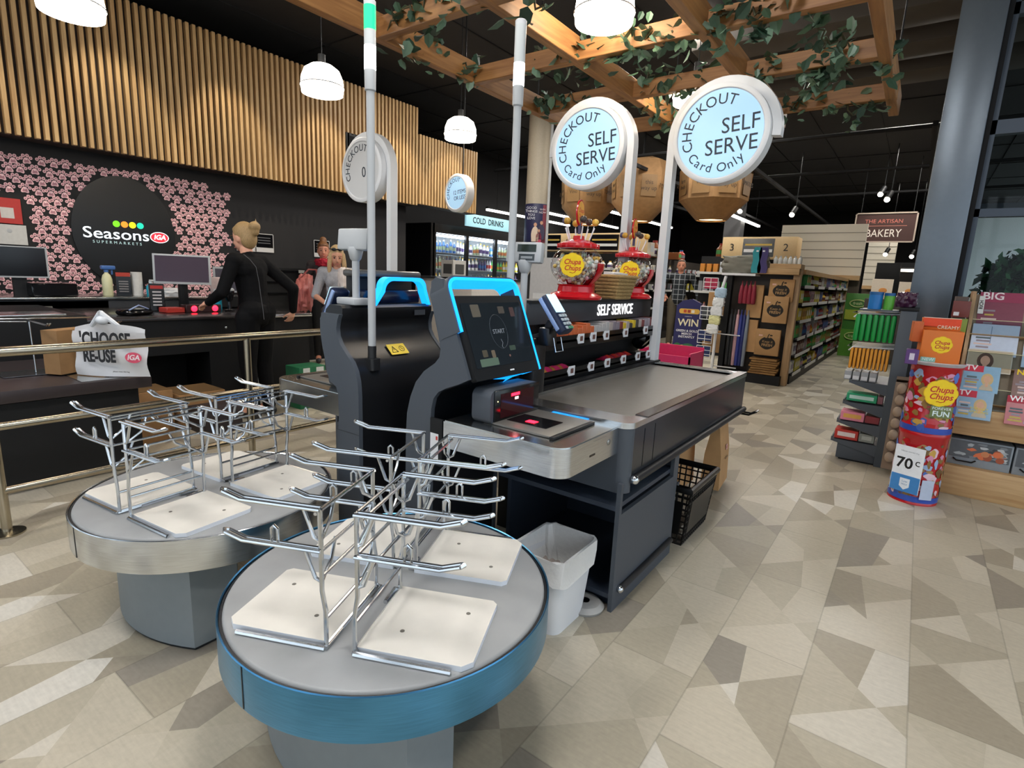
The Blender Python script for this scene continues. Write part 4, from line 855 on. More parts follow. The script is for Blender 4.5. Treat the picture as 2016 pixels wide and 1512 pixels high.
for k, (x, y, s) in enumerate(((-4.75, 1.66, .30), (-4.75, 2.02, .36), (-4.5, 1.58, .22))):
    o = MB(); o.box(x-s/2, x+s/2, y-s/2, y+s/2, 0.0, .34-.05*k, CARD, .004); o.box(x-s/2+.01, x+s/2-.01, y-s/2+.01, y+s/2-.01, .34-.05*k, .345-.05*k, flat('#6d5333'))
    tag(o.build('cardboard_box', origin=(x, y, 0)), ('cardboard box under the lane beside the bagging shelf', 'taller cardboard box on the right under the black lane', 'small cardboard box in front under the black lane')[k], 'box')
o = MB(); o.box(-4.62, -4.3, 1.9, 2.2, 0, .2, flat('#2a2326'), .01); tag(o.build('dark_crate', origin=(-4.45, 2.05, 0)), 'low dark crate standing before the tall cardboard box', 'crate')
sb_ = MB(); sb_.box(-4.78, -4.55, 2.88, 3.16, 0, .40, flat('#1f6b45', .5), .004); sb_.box(-4.551, -4.548, 2.92, 2.99, .06, .39, flat('#dfe3df'), 0); sb_.box(-4.551, -4.548, 3.06, 3.14, .06, .39, flat('#dfe3df'), 0); tag(sb_.build('green_carton', origin=(-4.67, 3.02, 0)), 'green and white carton on the floor right of the cashier legs', 'box')
sb_ = MB(); sb_.box(-4.96, -4.82, 2.62, 2.76, 0, .38, flat('#d5d7d6', .5), .004); tag(sb_.build('white_carton', origin=(-4.89, 2.69, 0)), 'narrow white carton on the floor behind the cashier legs', 'box')
# bag stand with reusable bag
st = thing('bag_stand', 'chrome wire bag stand on the black bagging shelf', 'stand', (-4.25, 1.0, .604)); b = MB()
b.tube([(-4.36, .95, .61), (-4.38, .95, .93)], .005, CHROME); b.tube([(-4.36, 1.3, .61), (-4.38, 1.3, .95)], .005, CHROME)
for y in (.95, 1.3):
    for d in (-.006, .006): b.tube([(-4.38, y+d, .93), (-4.02, y+d, .93), (-3.98, y+d, .945)], .004, CHROME)
b.tube([(-4.38, .6, .945), (-4.38, 1.3, .94)], .006, CHROME); b.tube([(-4.2, .62, .95), (-4.2, .9, .94)], .005, CHROME); b.tube([(-4.2, .62, .95), (-4.38, .6, .945)], .005, CHROME); b.build('wire_frame', st)
def reusable_bag():
    n, m_ = 16, 12; o = MB(); A = V((-4.15, 1.10, .609)); B = V((-3.80, 1.37, .609)); nrm = V((.61, -.79, 0)); fm = o.mi(mat('white_bag_film', '#f3f5f8', .35)); G = []
    for j in range(m_+1):
        v = j/m_; row = []
        for i in range(n+1):
            u = i/n; w_ = 1-.05*v; p = A.lerp(B, .5+(u-.5)*w_); z = .606+.33*v+(-.035*(2*abs(u-.5))**2 if v > .9 else 0)
            d = .02*math.sin(u*9+v*3)*v+.012*math.sin(v*11+u*5)+.02*math.sin(pi*u)
            row.append(o.bm.verts.new(p+nrm*d+V((0, 0, z-.606))))
        G.append(row)
    for j in range(m_):
        for i in range(n): f = o.bm.faces.new((G[j][i], G[j][i+1], G[j+1][i+1], G[j+1][i])); f.material_index = fm; f.smooth = True
    t = MB(); t2 = thing('reusable_bag', 'white printed carrier bag with RE-USE lettering hanging on the wire stand', 'bag', (-3.96, 1.2, .606))
    bmesh.ops.solidify(o.bm, geom=o.bm.faces[:], thickness=.003); o.build('bag_body', t2)
    b = MB(); ink = flat('#1d1d20'); ax = (B-A).normalized(); M0 = lambda u, z: facing(A.lerp(B, u)+nrm*.043+V((0, 0, z)), ax)
    for w_, z, h, u in (("'CHOOSE", .225, .12, .50), ('RE-USE', .125, .105, .40)): b.text(w_, h, M0(u, z), ink, .0008, sx=.6, bold=.004); b.build('print', t2); b = MB()
    b.text('please reuse this bag', .012, M0(.68, .035), ink, .0005)
    M = M0(.86, .125); P = [(.05*math.cos(k*.21), .033*math.sin(k*.21)) for k in range(30)]; slab(b, P, M @ Matrix.Translation((0, 0, -.003)), .002, flat('#d8506a')); b.text('IGA', .045, M, flat('#f6e9ea'), .0008, shear=.2, bold=.001)
    b.build('print', t2)
    b = MB()
    for u in (.3, .68): b.tube([A.lerp(B, u)+nrm*.02+V((0, 0, .31)), A.lerp(B, .49)+nrm*.05+V((0, 0, .39)), A.lerp(B, .5)+nrm*.05+V((0, 0, .34))], .012, flat('#dfe3e8', .35), 8)
    b.sphere(A.lerp(B, .5)+nrm*.05+V((0, 0, .35)), .035, flat('#dfe3e8', .35), sz=.8); b.build('handle_knot', t2)
    b = MB(); b.box(-.055, .055, -.15, .15, 0, .27, CARD, 0, Matrix.Translation((-4.29, 1.13, .611)) @ Matrix.Rotation(.5, 4, 'Z')); tag(b.build('paper_bag', origin=(-4.33, 1.16, .609)), 'brown paper bag standing behind the white printed bag', 'bag')
reusable_bag()
# lane equipment
def sbox(name, label, cat, c, s, m, rz=0, bev=.004, grp=None, extra=None): return box_thing(name, label, cat, c[0], c[1], c[2], s[0], s[1], s[2], m, grp, bev, rz, extra)
mn = thing('till_monitor', 'large till monitor on a black stand before the cashier', 'monitor', (-5.72, 2.42, .864)); M = Matrix.Translation((-5.72, 2.42, 1.25)) @ Matrix.Rotation(math.radians(-30), 4, 'Z') @ Matrix.Rotation(math.radians(-8), 4, 'Y')
b = MB(); b.box(-.02, .015, -.235, .235, -.135, .135, BLACK, .006, M); b.box(.0145, .0165, -.24, .24, -.14, .14, LGREY, .001, M); b.build('bezel', mn)
b = MB(); b.box(.0166, .018, -.222, .222, -.118, .124, mat('till_screen', '#463c47', .15, emit='#463c47', es=.2), 0, M); b.build('screen', mn)
b = MB(); b.box(-.03, .03, -.035, .035, .862-1.25, -.1, BLACK, .004, Matrix.Translation((-5.74, 2.42, 1.25))); b.box(-5.86, -5.62, 2.3, 2.54, .862, .875, BLACK, .004); b.build('stand', mn)
RBK = flat('#2a1416', .4)
def redlights(o, M):
    for y in (-.09, .1): o.sphere(M @ V((.062, y, .035)), .028, REDGLOW, sx=.4, n=10)
sbox('counter_scanner', 'dark counter scanner with two red lights by the till', 'scanner', (-5.5, 2.47, .864), (.12, .32, .07), RBK, 0, extra=redlights)
def panel_txt(lines, col, r=1):
    def ex(o, M):
        for k, (s_, z, h) in enumerate(lines): o.text(s_, h, M @ facing((.0305*r, 0, z), (0, 1, 0)), flat(col), .0006)
    return ex
sbox('red_sign_box', 'black and red notice box left of the till monitor', 'sign', (-5.72, 2.18, .864), (.06, .12, .25), BLACKG, -.3, extra=lambda o, M: [o.box(.0305, .032, -.05, .05, .205, .235, flat('#b8322f'), 0, M)]+[o.box(.0305, .032, -.035, .035, .05+.03*k, .063+.03*k, flat('#c9c5c5'), 0, M) for k in range(5)])
sbox('red_tray', 'low red tray at the foot of the black and red notice box', 'tray', (-5.52, 2.22, .864), (.14, .16, .045), flat('#b5382f', .35), .1)
def bottle(name, label, cat, c, r, h, m, capm, kind='pump', grp=None):
    t = thing(name, label, cat, c, 0, grp); b = MB(); b.lathe([(0, 0), (r*.95, 0), (r, .01), (r, h*.55), (r*.75, h*.68), (r*.35, h*.75), (r*.33, h*.8), (0, h*.8)], c, m, 18); b.build('bottle_body', t)
    b = MB()
    if kind == 'pump': b.cyl((c[0], c[1], c[2]+h*.78), (c[0], c[1], c[2]+h*.92), r*.4, capm, 10); b.box(c[0]-r*.3, c[0]+r*1.2, c[1]-r*.25, c[1]+r*.25, c[2]+h*.92, c[2]+h, capm, .003)
    elif kind == 'spray': b.cyl((c[0], c[1], c[2]+h*.78), (c[0], c[1], c[2]+h*.86), r*.45, capm, 10); b.box(c[0]-r*.6, c[0]+r*.6, c[1]-r*1.0, c[1]+r*1.7, c[2]+h*.86, c[2]+h, capm, .012); b.box(c[0]-r*.2, c[0]+r*.2, c[1]+r*.9, c[1]+r*1.2, c[2]+h*.70, c[2]+h*.88, capm, .004)
    else: b.cyl((c[0], c[1], c[2]+h*.78), (c[0], c[1], c[2]+h*.9), r*.42, capm, 10)
    b.build('cap', t); return t
AQ = mat('aqua_gel', '#1fa9c4', .15)
bottle('sanitiser_bottle', 'aqua sanitiser pump bottle in front of the till monitor stand', 'bottle', (-5.6, 2.66, .864), .05, .21, AQ, WHITE)
b = MB(); b.lathe([(0, 0), (.045, 0), (.05, .01), (.02, .02), (.014, .09), (.03, .11), (.048, .17), (.05, .2), (.035, .225), (0, .23)], (-5.52, 2.75, .864), BLACKG, 18); b.lathe([(.05, .2), (.051, .21), (.036, .227)], (-5.52, 2.75, .864), LGREY, 18); tag(b.build('hand_scanner', origin=(-5.52, 2.75, .864)), 'black hand scanner in its stand beside the aqua bottle', 'scanner')
sbox('receipt_printer', 'black receipt printer behind the aqua bottle', 'printer', (-5.95, 2.92, .864), (.2, .26, .14), BLACK, .1, .015)
sbox('card_terminal', 'dark card terminal lying on the near end of the black lane', 'payment terminal', (-5.35, 1.86, .864), (.16, .26, .05), BLACKG, .5, .02, extra=lambda o, M: o.tube([M @ V(p) for p in ((.06, -.12, .05), (.06, -.02, .085), (.06, .08, .05))], .006, flat('#9fb0d8'), 6))
# service counter
sv = thing('service_counter', 'dark service counter with steel top below the paw print wall', 'counter', (-6.6, 1, 0))
b = MB(); b.box(-7.0, -6.38, -1.2, 2.95, 0, .93, mat('service_front', '#46474a', .4)); b.box(-6.4, -6.38, -1.2, 2.0, .55, .92, mat('service_front2', '#3f4043', .4)); b.build('body', sv)
b = MB(); b.box(-7.05, -6.36, -1.2, 2.95, .93, .955, STEELH, .004); b.build('countertop', sv)
b = MB(); b.box(-6.375, -6.37, 1.45, 1.56, .83, .875, flat('#77746c')); b.build('name_plate', sv)
bottle('spray_bottle', 'yellowish spray bottle with blue trigger on the service counter', 'bottle', (-6.55, 2.06, .957), .045, .30, flat('#e9e6b8', .3), flat('#4a74b5', .35), 'spray')
sbox('notice_box', 'dark notice box with red top beside the spray bottle', 'sign', (-6.55, 2.2, .957), (.06, .13, .24), BLACKG, -.3, extra=lambda o, M: [o.box(.0305, .032, -.06, .06, .195, .235, flat('#c2402f'), 0, M)]+[o.box(.0305, .032, -.04, .04, .04+.025*k, .052+.025*k, flat('#8c8785'), 0, M) for k in range(5)])
b = MB(); b.cyl((-6.55, 2.32, .957), (-6.55, 2.32, 1.2), .05, flat('#e8e6e0', .7), 20); tag(b.build('paper_roll', origin=(-6.55, 2.32, .957)), 'upright white paper roll on the service counter', 'paper roll')
bottle('sanitiser_bottle', 'aqua sanitiser pump bottle right of the paper roll', 'bottle', (-6.5, 2.43, .957), .045, .17, AQ, WHITE)
o = crumple((-6.6, 2.66, .99), .1, .12, .05, WHITE, 4).build('tissue_pile', origin=(-6.6, 2.66, .957)); tag(o, 'crumpled white tissue pile on the service counter', 'tissue')
mt_ = thing('service_monitor', 'dark screen monitor above the black till at the left edge', 'monitor', (-6.6, 1.42, .957)); b = MB(); b.box(-6.62, -6.59, 1.15, 1.62, 1.12, 1.4, BLACK, .006); b.box(-6.592, -6.588, 1.15, 1.62, 1.12, 1.4, LGREY); b.build('bezel', mt_)
b = MB(); b.box(-6.588, -6.586, 1.16, 1.605, 1.135, 1.39, BLACKG); b.build('screen', mt_); b = MB(); b.box(-6.66, -6.62, 1.36, 1.46, .955, 1.2, BLACK); b.build('stand', mt_)
sbox('cash_till', 'black cash till box below the left edge monitor', 'till', (-6.6, 1.62, .957), (.3, .34, .12), BLACKG, 0, .01)
sbox('red_poster', 'red wall notice with white panel at the left edge', 'poster', (-7.285, 1.42, 1.62), (.012, .42, .24), flat('#b8322c', .4), 0, .001, extra=lambda o, M: o.box(.006, .0075, .05, .15, .05, .15, flat('#cfcac6'), 0, M))
sbox('white_poster', 'white wall notice under the red notice at the left edge', 'poster', (-7.285, 1.44, 1.42), (.012, .42, .19), flat('#c9c9c6', .5), 0, .001, extra=lambda o, M: o.sphere(M @ V((.006, .08, .13)), .02, LGREY, sx=.1))
# paw print cards around the shop logo
PK = [flat('#f2c4c8', .6), flat('#b8808a', .6), flat('#fadadc', .6)]
def paw_mesh():
    b = MB(); M = facing((0, 0, 0), (0, 1, 0)); s = .053
    toes = [(-.72, .18, .27), (-.30, .62, .28), (.30, .62, .28), (.72, .18, .27)]
    for x, y, r in toes: slab(b, [(s*(x+r*math.cos(k*.524)), s*(y+r*1.1*math.sin(k*.524))) for k in range(12)], M, .003, PK[0]); slab(b, [(s*(x+r*.52*math.cos(k*.628)), s*(y+r*.62*math.sin(k*.628))) for k in range(10)], M @ Matrix.Translation((0, 0, .0031)), .0008, PK[1])
    pad = [(-.62, -.62), (-.45, -.82), (0, -.72), (.45, -.82), (.62, -.62), (.5, -.2), (.28, .18), (0, .3), (-.28, .18), (-.5, -.2)]
    slab(b, [(s*x, s*y) for x, y in pad], M, .0034, PK[0]); slab(b, [(s*x*.62, s*(y*.62-.12)) for x, y in pad], M @ Matrix.Translation((0, 0, .0035)), .0008, PK[1]); slab(b, [(s*(.16*math.cos(k*.7)), s*(-.02+.16*math.sin(k*.7))) for k in range(9)], M @ Matrix.Translation((0, 0, .0044)), .0006, PK[2])
    return b
p0 = None; rp = random.Random(3)
for j in range(16):
    for i in range(26):
        y = 1.2+i*.105+(j % 2)*.05+rp.uniform(-.013, .013); z = .93+j*.094+rp.uniform(-.012, .012)
        if z > 2.30-.03*abs(y-1.5) or y > 3.66+rp.uniform(-.05, .05): continue
        if ((y-2.52)/.52)**2+((z-1.62)/.62)**2 < 1: continue
        if y < 1.68 and 1.38 < z < 1.9: continue
        if p0 is None: p0 = paw_mesh().build('paw_print_card'); p0['category'] = 'card'; o = p0
        else: o = p0.copy(); C.objects.link(o)
        o.location = (-7.297, y, z); o.rotation_euler = (rp.uniform(-.15, .15), 0, 0); o['label'] = 'pink paw print card stuck to the dark wall around the shop logo'; o['group'] = 'pink paw print cards'
lg = thing('shop_logo', 'lit supermarket logo with four coloured dots on a large black disc', 'sign', (-7.29, 2.52, 1.62))
b = MB(); M = facing((-7.297, 2.52, 1.62), (0, 1, 0)); slab(b, [(.5*math.cos(2*pi*k/64), .6*math.sin(2*pi*k/64)) for k in range(64)], M, .012, mat('disc_black', '#0e0e10', .3)); b.build('logo_disc', lg)
Ml = facing((-7.283, 2.43, 1.59), (0, 1, 0)); b = MB(); b.text('Seasons', .165, Ml, glow('#eaf6ff', 1.1), .003, sx=1.22, bold=.0005); b.text('SUPERMARKETS', .042, Ml @ Matrix.Translation((0, -.09, 0)), glow('#a9c4c4', .6), .002, spacing=1.75); b.build('logo_lettering', lg)
for k, c in enumerate(('#6fe01f', '#ff8a2a', '#f4e51c', '#19c0a0')): b = MB(); b.lathe([(0, .004), (.034, .004), (.034, 0)], (0, 0, 0), glow(c, 1.1), 24); b.bm.transform(Ml @ Matrix.Translation((.0+.078*k, .115, 0))); b.build('logo_dot', lg)
b = MB(); Mi = Ml @ Matrix.Translation((.425, .0, 0)); slab(b, [(.1*math.cos(k*.21), .062*math.sin(k*.21)) for k in range(30)], Mi @ Matrix.Translation((0, 0, -.002)), .003, glow('#ffffff', .8)); slab(b, [(.09*math.cos(k*.21), .054*math.sin(k*.21)) for k in range(30)], Mi @ Matrix.Translation((0, 0, .001)), .003, glow('#d02a3c', .7)); b.text('IGA', .075, Mi @ Matrix.Translation((0, 0, .0045)), glow('#ffffff', 1), .001, shear=.2, bold=.002); b.build('logo_oval', lg)
for k, (y, z) in enumerate(((3.9, 1.62), (4.15, 1.62), (5.05, 1.6))):
    o = MB(); M = facing((-7.295, y, z), (0, 1, 0)); slab(o, rrect(.26, .24, .004), M, .006, BLACKG); slab(o, rrect(.25, .06, .002), M @ Matrix.Translation((0, -.09, .006)), .002, flat('#c9c9c9'))
    for q in range(3): slab(o, rrect(.18, .012, .002, 1), M @ Matrix.Translation((0, .07-.035*q, .006)), .001, flat('#55565a'))
    for e in ((0, .12, .26, .008), (-.13, 0, .008, .24), (.13, 0, .008, .24)): slab(o, rrect(e[2], e[3], .002, 1), M @ Matrix.Translation((e[0], e[1], .006)), .002, flat('#c9c9c9'))
    tag(o.build('wall_notice', origin=(-7.29, y, z)), ('black and white wall notice left of the cashier head', 'black and white wall notice behind the cashier hair bun', 'black and white wall notice beside the woman in red')[k], 'notice')
bs = thing('back_shelf', 'black shelf unit with white price strips behind the cashier', 'shelf', (-7.1, 4.6, 0)); b = MB(); b.box(-7.3, -7.0, 3.75, 6.6, 0, 1.3, BLACK)
for z in (.95, 1.1, 1.25): b.box(-7.0, -6.97, 3.75, 6.6, z, z+.02, BLACKG)
b.build('carcass', bs)
for z in (.97, 1.12, 1.27): b = MB(); b.box(-6.97, -6.965, 4.45, 4.62, z-.03, z+.01, flat('#b9bab6')); b.build('price_strip', bs)
def screen2(o, M): o.box(.0125, .0135, -.13, .13, .02, .25, flat('#55525c', .2), 0, M)
sbox('second_till_monitor', 'tilted till monitor partly hidden behind the cashier', 'monitor', (-6.0, 3.0, 1.02), (.025, .3, .27), LGREY, -.35, .004, extra=screen2)
sbox('monitor_stand', 'dark stand holding the till monitor behind the cashier', 'stand', (-6.04, 3.02, .864), (.06, .06, .17), BLACK)
sbox('flower_packet', 'white flowered packet standing between the two till monitors', 'packet', (-5.9, 2.82, .864), (.05, .12, .32), flat('#e6cfcb', .5), -.3, .01, extra=lambda o, M: o.box(.0255, .0265, -.05, .05, .0, .1, flat('#c8564a'), 0, M))

# ------------------------------------------------------------------ people
SKIN = mat('skin', '#dca287', .5); SKIN2 = mat('skin_ruddy', '#c98a70', .5)
def capsule(b, p, q, r, r2, m):
    p, q = V(p), V(q); b.sphere(p, r, m, n=12); b.sphere(q, r2, m, n=12); b.cyl(p, q, r, m, 12, r2)
def fuse(o, vox, it=6, fac=.5):
    r = o.modifiers.new('fuse', 'REMESH'); r.mode = 'VOXEL'; r.voxel_size = vox; r.use_smooth_shade = True
    s = o.modifiers.new('soft', 'SMOOTH'); s.factor = fac; s.iterations = it
def hand(b, w_, d, side, m, curl=.5, s=1.):
    """palm and five fingers from wrist w_ in direction d"""
    w_, d = V(w_), V(d).normalized(); side = V(side); side = (side-d*side.dot(d)).normalized(); n = d.cross(side)
    capsule(b, w_, w_+d*.045*s, .02*s, .024*s, m); capsule(b, w_+d*.03*s-side*.018*s, w_+d*.075*s-side*.024*s, .014*s, .012*s, m); capsule(b, w_+d*.03*s+side*.018*s, w_+d*.08*s+side*.022*s, .014*s, .012*s, m)
    for k, L in enumerate((.062, .074, .068, .052)):
        a = w_+d*.078*s+side*(.026-.0175*k)*s; c1 = a+(d*math.cos(curl*.6)+n*math.sin(curl*.6))*L*.5*s; c2 = c1+(d*math.cos(curl*1.8)+n*math.sin(curl*1.8))*L*.5*s
        capsule(b, a, c1, .0095*s, .009*s, m); capsule(b, c1, c2, .009*s, .008*s, m)
    a = w_+d*.025*s+side*.026*s; c1 = a+(d*.7+side*.7+n*.25).normalized()*.04*s; c2 = c1+(d*.9+side*.25+n*.3).normalized()*.03*s; capsule(b, a, c1, .0115*s, .0105*s, m); capsule(b, c1, c2, .0105*s, .009*s, m)
def person(name, label, loc, face, h, shirt, trousers, skin, J, hair, female=True, lean=(0, 0), turn=0., nod=0., sleeve=1., vox=.008, shoe='#222326'):
    k = h/1.70; t = thing(name, label, 'person', loc, face); W = Matrix.Translation(loc) @ Matrix.Rotation(face, 4, 'Z') @ Matrix.Scale(k, 4)
    lx, ly = lean; up = lambda p: V((p[0]+lx*max(0, p[2]-.95), p[1]+ly*max(0, p[2]-.95), p[2]))
    sw = .165 if female else .215; hw = .095
    hipL, hipR = V((-hw, 0, .9)), V((hw, 0, .9)); D = dict(kneeL=(-.1, .02, .49), kneeR=(.1, .02, .49), ankL=(-.1, -.02, .09), ankR=(.1, -.02, .09), shL=up((-sw, 0, 1.385)), shR=up((sw, 0, 1.385)), elL=(-.25, -.02, 1.12), elR=(.25, -.02, 1.12), wrL=(-.25, .12, .9), wrR=(.25, .12, .9), hdL=(0, .3, -1), hdR=(0, .3, -1)); D.update(J)
    D = {a: V(c) for a, c in D.items()}; neck = up((0, -.005, 1.44)); chest = up((0, 0, 1.28)); waist = up((0, 0, 1.08)); pel = V((0, 0, .95))
    HM = Matrix.Translation(up((0, .005, 1.47))) @ Matrix.Rotation(turn, 4, 'Z') @ Matrix.Rotation(-nod, 4, 'X')
    hp = lambda x, y, z: HM @ V((x, y, z))
    def fin(b, nm, m=None, vx=vox, par=t): 
        b.bm.transform(W); o = b.build(nm, par); 
        if vx: fuse(o, vx*k)
        return o
    b = MB(); s = skin
    capsule(b, pel, waist, .12, .1, s); capsule(b, waist, chest, .1, .115, s); capsule(b, D['shL'], D['shR'], .05, .05, s); capsule(b, up((0, 0, 1.38)), hp(0, -.005, .03), .055, .05, s)
    for q in 'LR':
        capsule(b, hipL if q == 'L' else hipR, D['knee'+q], .085, .058, s); capsule(b, D['knee'+q], D['ank'+q], .055, .038, s); capsule(b, D['ank'+q], D['ank'+q]+V((0, .13, -.05)), .04, .035, s)
        capsule(b, D['sh'+q], D['el'+q], .046, .037, s); capsule(b, D['el'+q], D['wr'+q], .036, .026, s); hand(b, D['wr'+q], D['hd'+q], V((1 if q == 'L' else -1, .3, .2)), s)
    for (x, y, z, r, a, c, e) in ((0, -.005, .13, .1, .78, .95, 1.08), (0, .025, .075, .075, .82, .9, .95), (0, .055, .03, .035, .9, .8, .7), (0, .095, .085, .018, .75, 1.1, .9), (-.076, 0, .1, .022, .4, .8, 1.3), (.076, 0, .1, .022, .4, .8, 1.3)):
        tt = bmesh.new(); bmesh.ops.create_uvsphere(tt, u_segments=14, v_segments=10, radius=r)
        for v in tt.verts: v.co = V((v.co.x*a, v.co.y*c, v.co.z*e))
        b.add(tt, s, HM @ Matrix.Translation((x, y, z)))
    capsule(b, hp(0, .088, .12), hp(0, .1, .08), .011, .015, s)
    fin(b, 'body', vx=.0065)
    for x in (-.032, .032):
        b = MB(); b.sphere(hp(x, .083, .115), .0085, flat('#2c2320'), n=8); fin(b, 'eye', vx=0); b = MB(); b.tube([hp(x-.02, .086, .137), hp(x, .093, .142), hp(x+.02, .086, .137)], .003, flat('#6b5238'), 5); fin(b, 'eyebrow', vx=0)
    b = MB(); b.tube([hp(-.022, .087, .042), hp(0, .094, .04), hp(.022, .087, .042)], .005, flat('#a85a52'), 6); fin(b, 'mouth', vx=0)
    b = MB(); c = .011
    capsule(b, pel, waist, .135+c, .11+c if female else .125+c, shirt); capsule(b, waist, chest, .11+c, .125+c, shirt); capsule(b, D['shL'], D['shR'], .056+c, .056+c, shirt); capsule(b, up((0, -.01, 1.37)), up((0, -.01, 1.42)), .07, .062, shirt); capsule(b, chest+V((-.05, -.01, .04)), chest+V((.05, -.01, .04)), .11, .11, shirt)
    if female:
        for x in (-.065, .065): b.sphere(chest+V((x, .075, -.01)), .068, shirt, n=12)
    for q in 'LR':
        capsule(b, D['sh'+q], D['el'+q], .056+c*.5, .045+c*.5, shirt)
        if sleeve > .5: capsule(b, D['el'+q], D['el'+q].lerp(D['wr'+q], sleeve*.93), .045+c*.5, .036, shirt)
    fin(b, 'shirt')
    b = MB(); capsule(b, pel+V((-.05, -.02, 0)), pel+V((.05, -.02, 0)), .125, .125, trousers)
    for q in 'LR': capsule(b, hipL if q == 'L' else hipR, D['knee'+q], .105, .072, trousers); capsule(b, D['knee'+q], D['ank'+q]+V((0, 0, .01)), .072, .058, trousers)
    fin(b, 'trousers')
    for q in 'LR':
        b = MB(); a = D['ank'+q]; capsule(b, a+V((0, -.03, -.045)), a+V((0, .15, -.05)), .044, .038, flat(shoe)); fin(b, 'shoe', vx=.01)
    b = MB(); hair(b, hp); fin(b, 'hair', vx=.008)
    return t, W, hp
BLOND = mat('blond_hair', '#a88a5e', .5, noise=.35, nsc=60, bump=.3, stretch=(6, 6, 1)); BLOND2 = mat('light_blond_hair', '#cdae80', .5, noise=.3, nsc=60, bump=.3, stretch=(6, 6, 1)); BROWN = mat('brown_hair', '#7a5130', .5, noise=.3, nsc=60); DKH = mat('dark_hair', '#4a3a30', .6, noise=.3, nsc=60)
def cap_hair(b, hp, m, front=.03):
    b.sphere(hp(0, -.018, .15), .1, m, .84, .98, 1.0, 16); b.sphere(hp(0, -.05, .10), .085, m, .92, .75, 1.1, 14)
def bun_hair(b, hp, m=BLOND):
    cap_hair(b, hp, m); b.sphere(hp(0, .035, .185), .055, m, 1.1, .9, .6, 12); b.sphere(hp(.0, -.13, .19), .05, m, 1.1, .9, .9, 12); b.sphere(hp(.0, -.12, .15), .04, m); b.tube([hp(0, -.14, .21), hp(.01, -.15, .26)], .006, m, 5)
def long_hair(b, hp, m=BLOND2):
    cap_hair(b, hp, m); b.sphere(hp(0, .03, .185), .06, m, 1.15, .8, .6, 12)
    for s in (-1, 1): capsule(b, hp(s*.07, .02, .14), hp(s*.085, .045, .02), .028, .03, m); capsule(b, hp(s*.085, .045, .02), hp(s*.09, .06, -.12), .03, .02, m)
def short_hair(b, hp, m=DKH): b.sphere(hp(0, -.02, .155), .098, m, .82, .95, .9, 16); b.sphere(hp(0, -.05, .12), .083, m, .93, .75, 1, 12); b.sphere(hp(0, .03, .195), .05, m, 1.1, .9, .5, 12)
ang = lambda x, y: math.atan2(y, x)-pi/2
tc_, Wc, hc_ = person('person', 'person in black working at the till with blond hair in a bun', (-4.58, 2.5, 0), ang(-.93, -.36), 1.66, mat('black_knit', '#0b0b0d', .8, spec=.15, bump=.3, nsc=80), mat('black_trousers', '#0a0a0c', .8, spec=.15), SKIN,
       dict(elL=(-.26, .10, 1.12), wrL=(-.20, .31, 1.02), hdL=(.25, 1, -.3), elR=(.30, -.17, 1.16), wrR=(.38, -.10, .94), hdR=(.1, .5, -.9)), bun_hair, lean=(0, .12), nod=.15, vox=.008)
b = MB(); b.tube([Wc @ V(p) for p in ((-.13, -.02, 1.44), (-.135, -.085, 1.40), (-.115, -.125, 1.34), (-.10, -.135, 1.22), (-.085, -.135, 1.1), (-.09, -.155, .98), (-.095, -.165, .9))], .0022, flat('#5b5b5e'), 5); b.build('seam_piping', tc_)
t_, W_, hp_ = person('person', 'person with long blond hair and sunglasses on the head in a light grey top', (-5.33, 3.88, 0), ang(.75, -.62), 1.57, mat('grey_jersey', '#a9abb2', .9, noise=.15, nsc=90), mat('olive_trousers', '#3a3a36', .8), SKIN,
       dict(elL=(-.24, .10, 1.13), wrL=(-.12, .27, 1.28), hdL=(.15, .35, 1), elR=(.25, .05, 1.1), wrR=(.12, .29, 1.03), hdR=(-.7, .7, .2)), long_hair, nod=.28, turn=.12, sleeve=.2)
b = MB()
for x in (-.035, .035): b.sphere(hp_(x, .075, .215), .03, BLACKG, 1, .5, .65, 10)
b.tube([hp_(-.08, 0, .2), hp_(-.06, .07, .215), hp_(.06, .07, .215), hp_(.08, 0, .2)], .005, BLACKG, 5); b.bm.transform(W_); o = b.build('sunglasses', origin=W_ @ hp_(0, .07, .2)); tag(o, 'dark sunglasses pushed up on the blond customer hair', 'sunglasses')
cpt = lambda *p: W_ @ V(p)
o = MB(); o.box(-.06, .06, -.005, .005, -.11, .11, BLACKG, .004, Matrix.Translation(cpt(.03, .36, 1.06)) @ Matrix.Rotation(-.55, 4, 'Z') @ Matrix.Rotation(1.0, 4, 'Y') @ Matrix.Rotation(.5, 4, 'X')); tag(o.build('wallet', origin=cpt(.03, .36, 1.06)), 'open black wallet held by the blond customer', 'wallet')
o = crumple(cpt(-.1, .33, 1.33), .055, .055, .11, mat('white_packet', '#e6dcd6', .5), 6).build('white_packet', origin=cpt(-.1, .33, 1.33)); tag(o, 'small white packet raised in the blond customer hand', 'packet')
hb = thing('handbag', 'salmon pink handbag on the arm beside the blond customer', 'handbag', (-5.72, 3.72, .86)); o = crumple((0, 0, 0), .09, .25, .17, mat('salmon_leather', '#c2706a', .5), 8); o.bm.transform(Matrix.Translation((-5.72, 3.72, 1.03)) @ Matrix.Rotation(.9, 4, 'Z') @ Matrix.Rotation(.35, 4, 'X')); o.build('bag_body', hb); b = MB(); b.tube([(-5.75, 3.66, 1.17), (-5.66, 3.74, 1.30), (-5.6, 3.8, 1.30), (-5.62, 3.84, 1.17)], .009, flat('#a85a55'), 6); b.build('strap', hb)
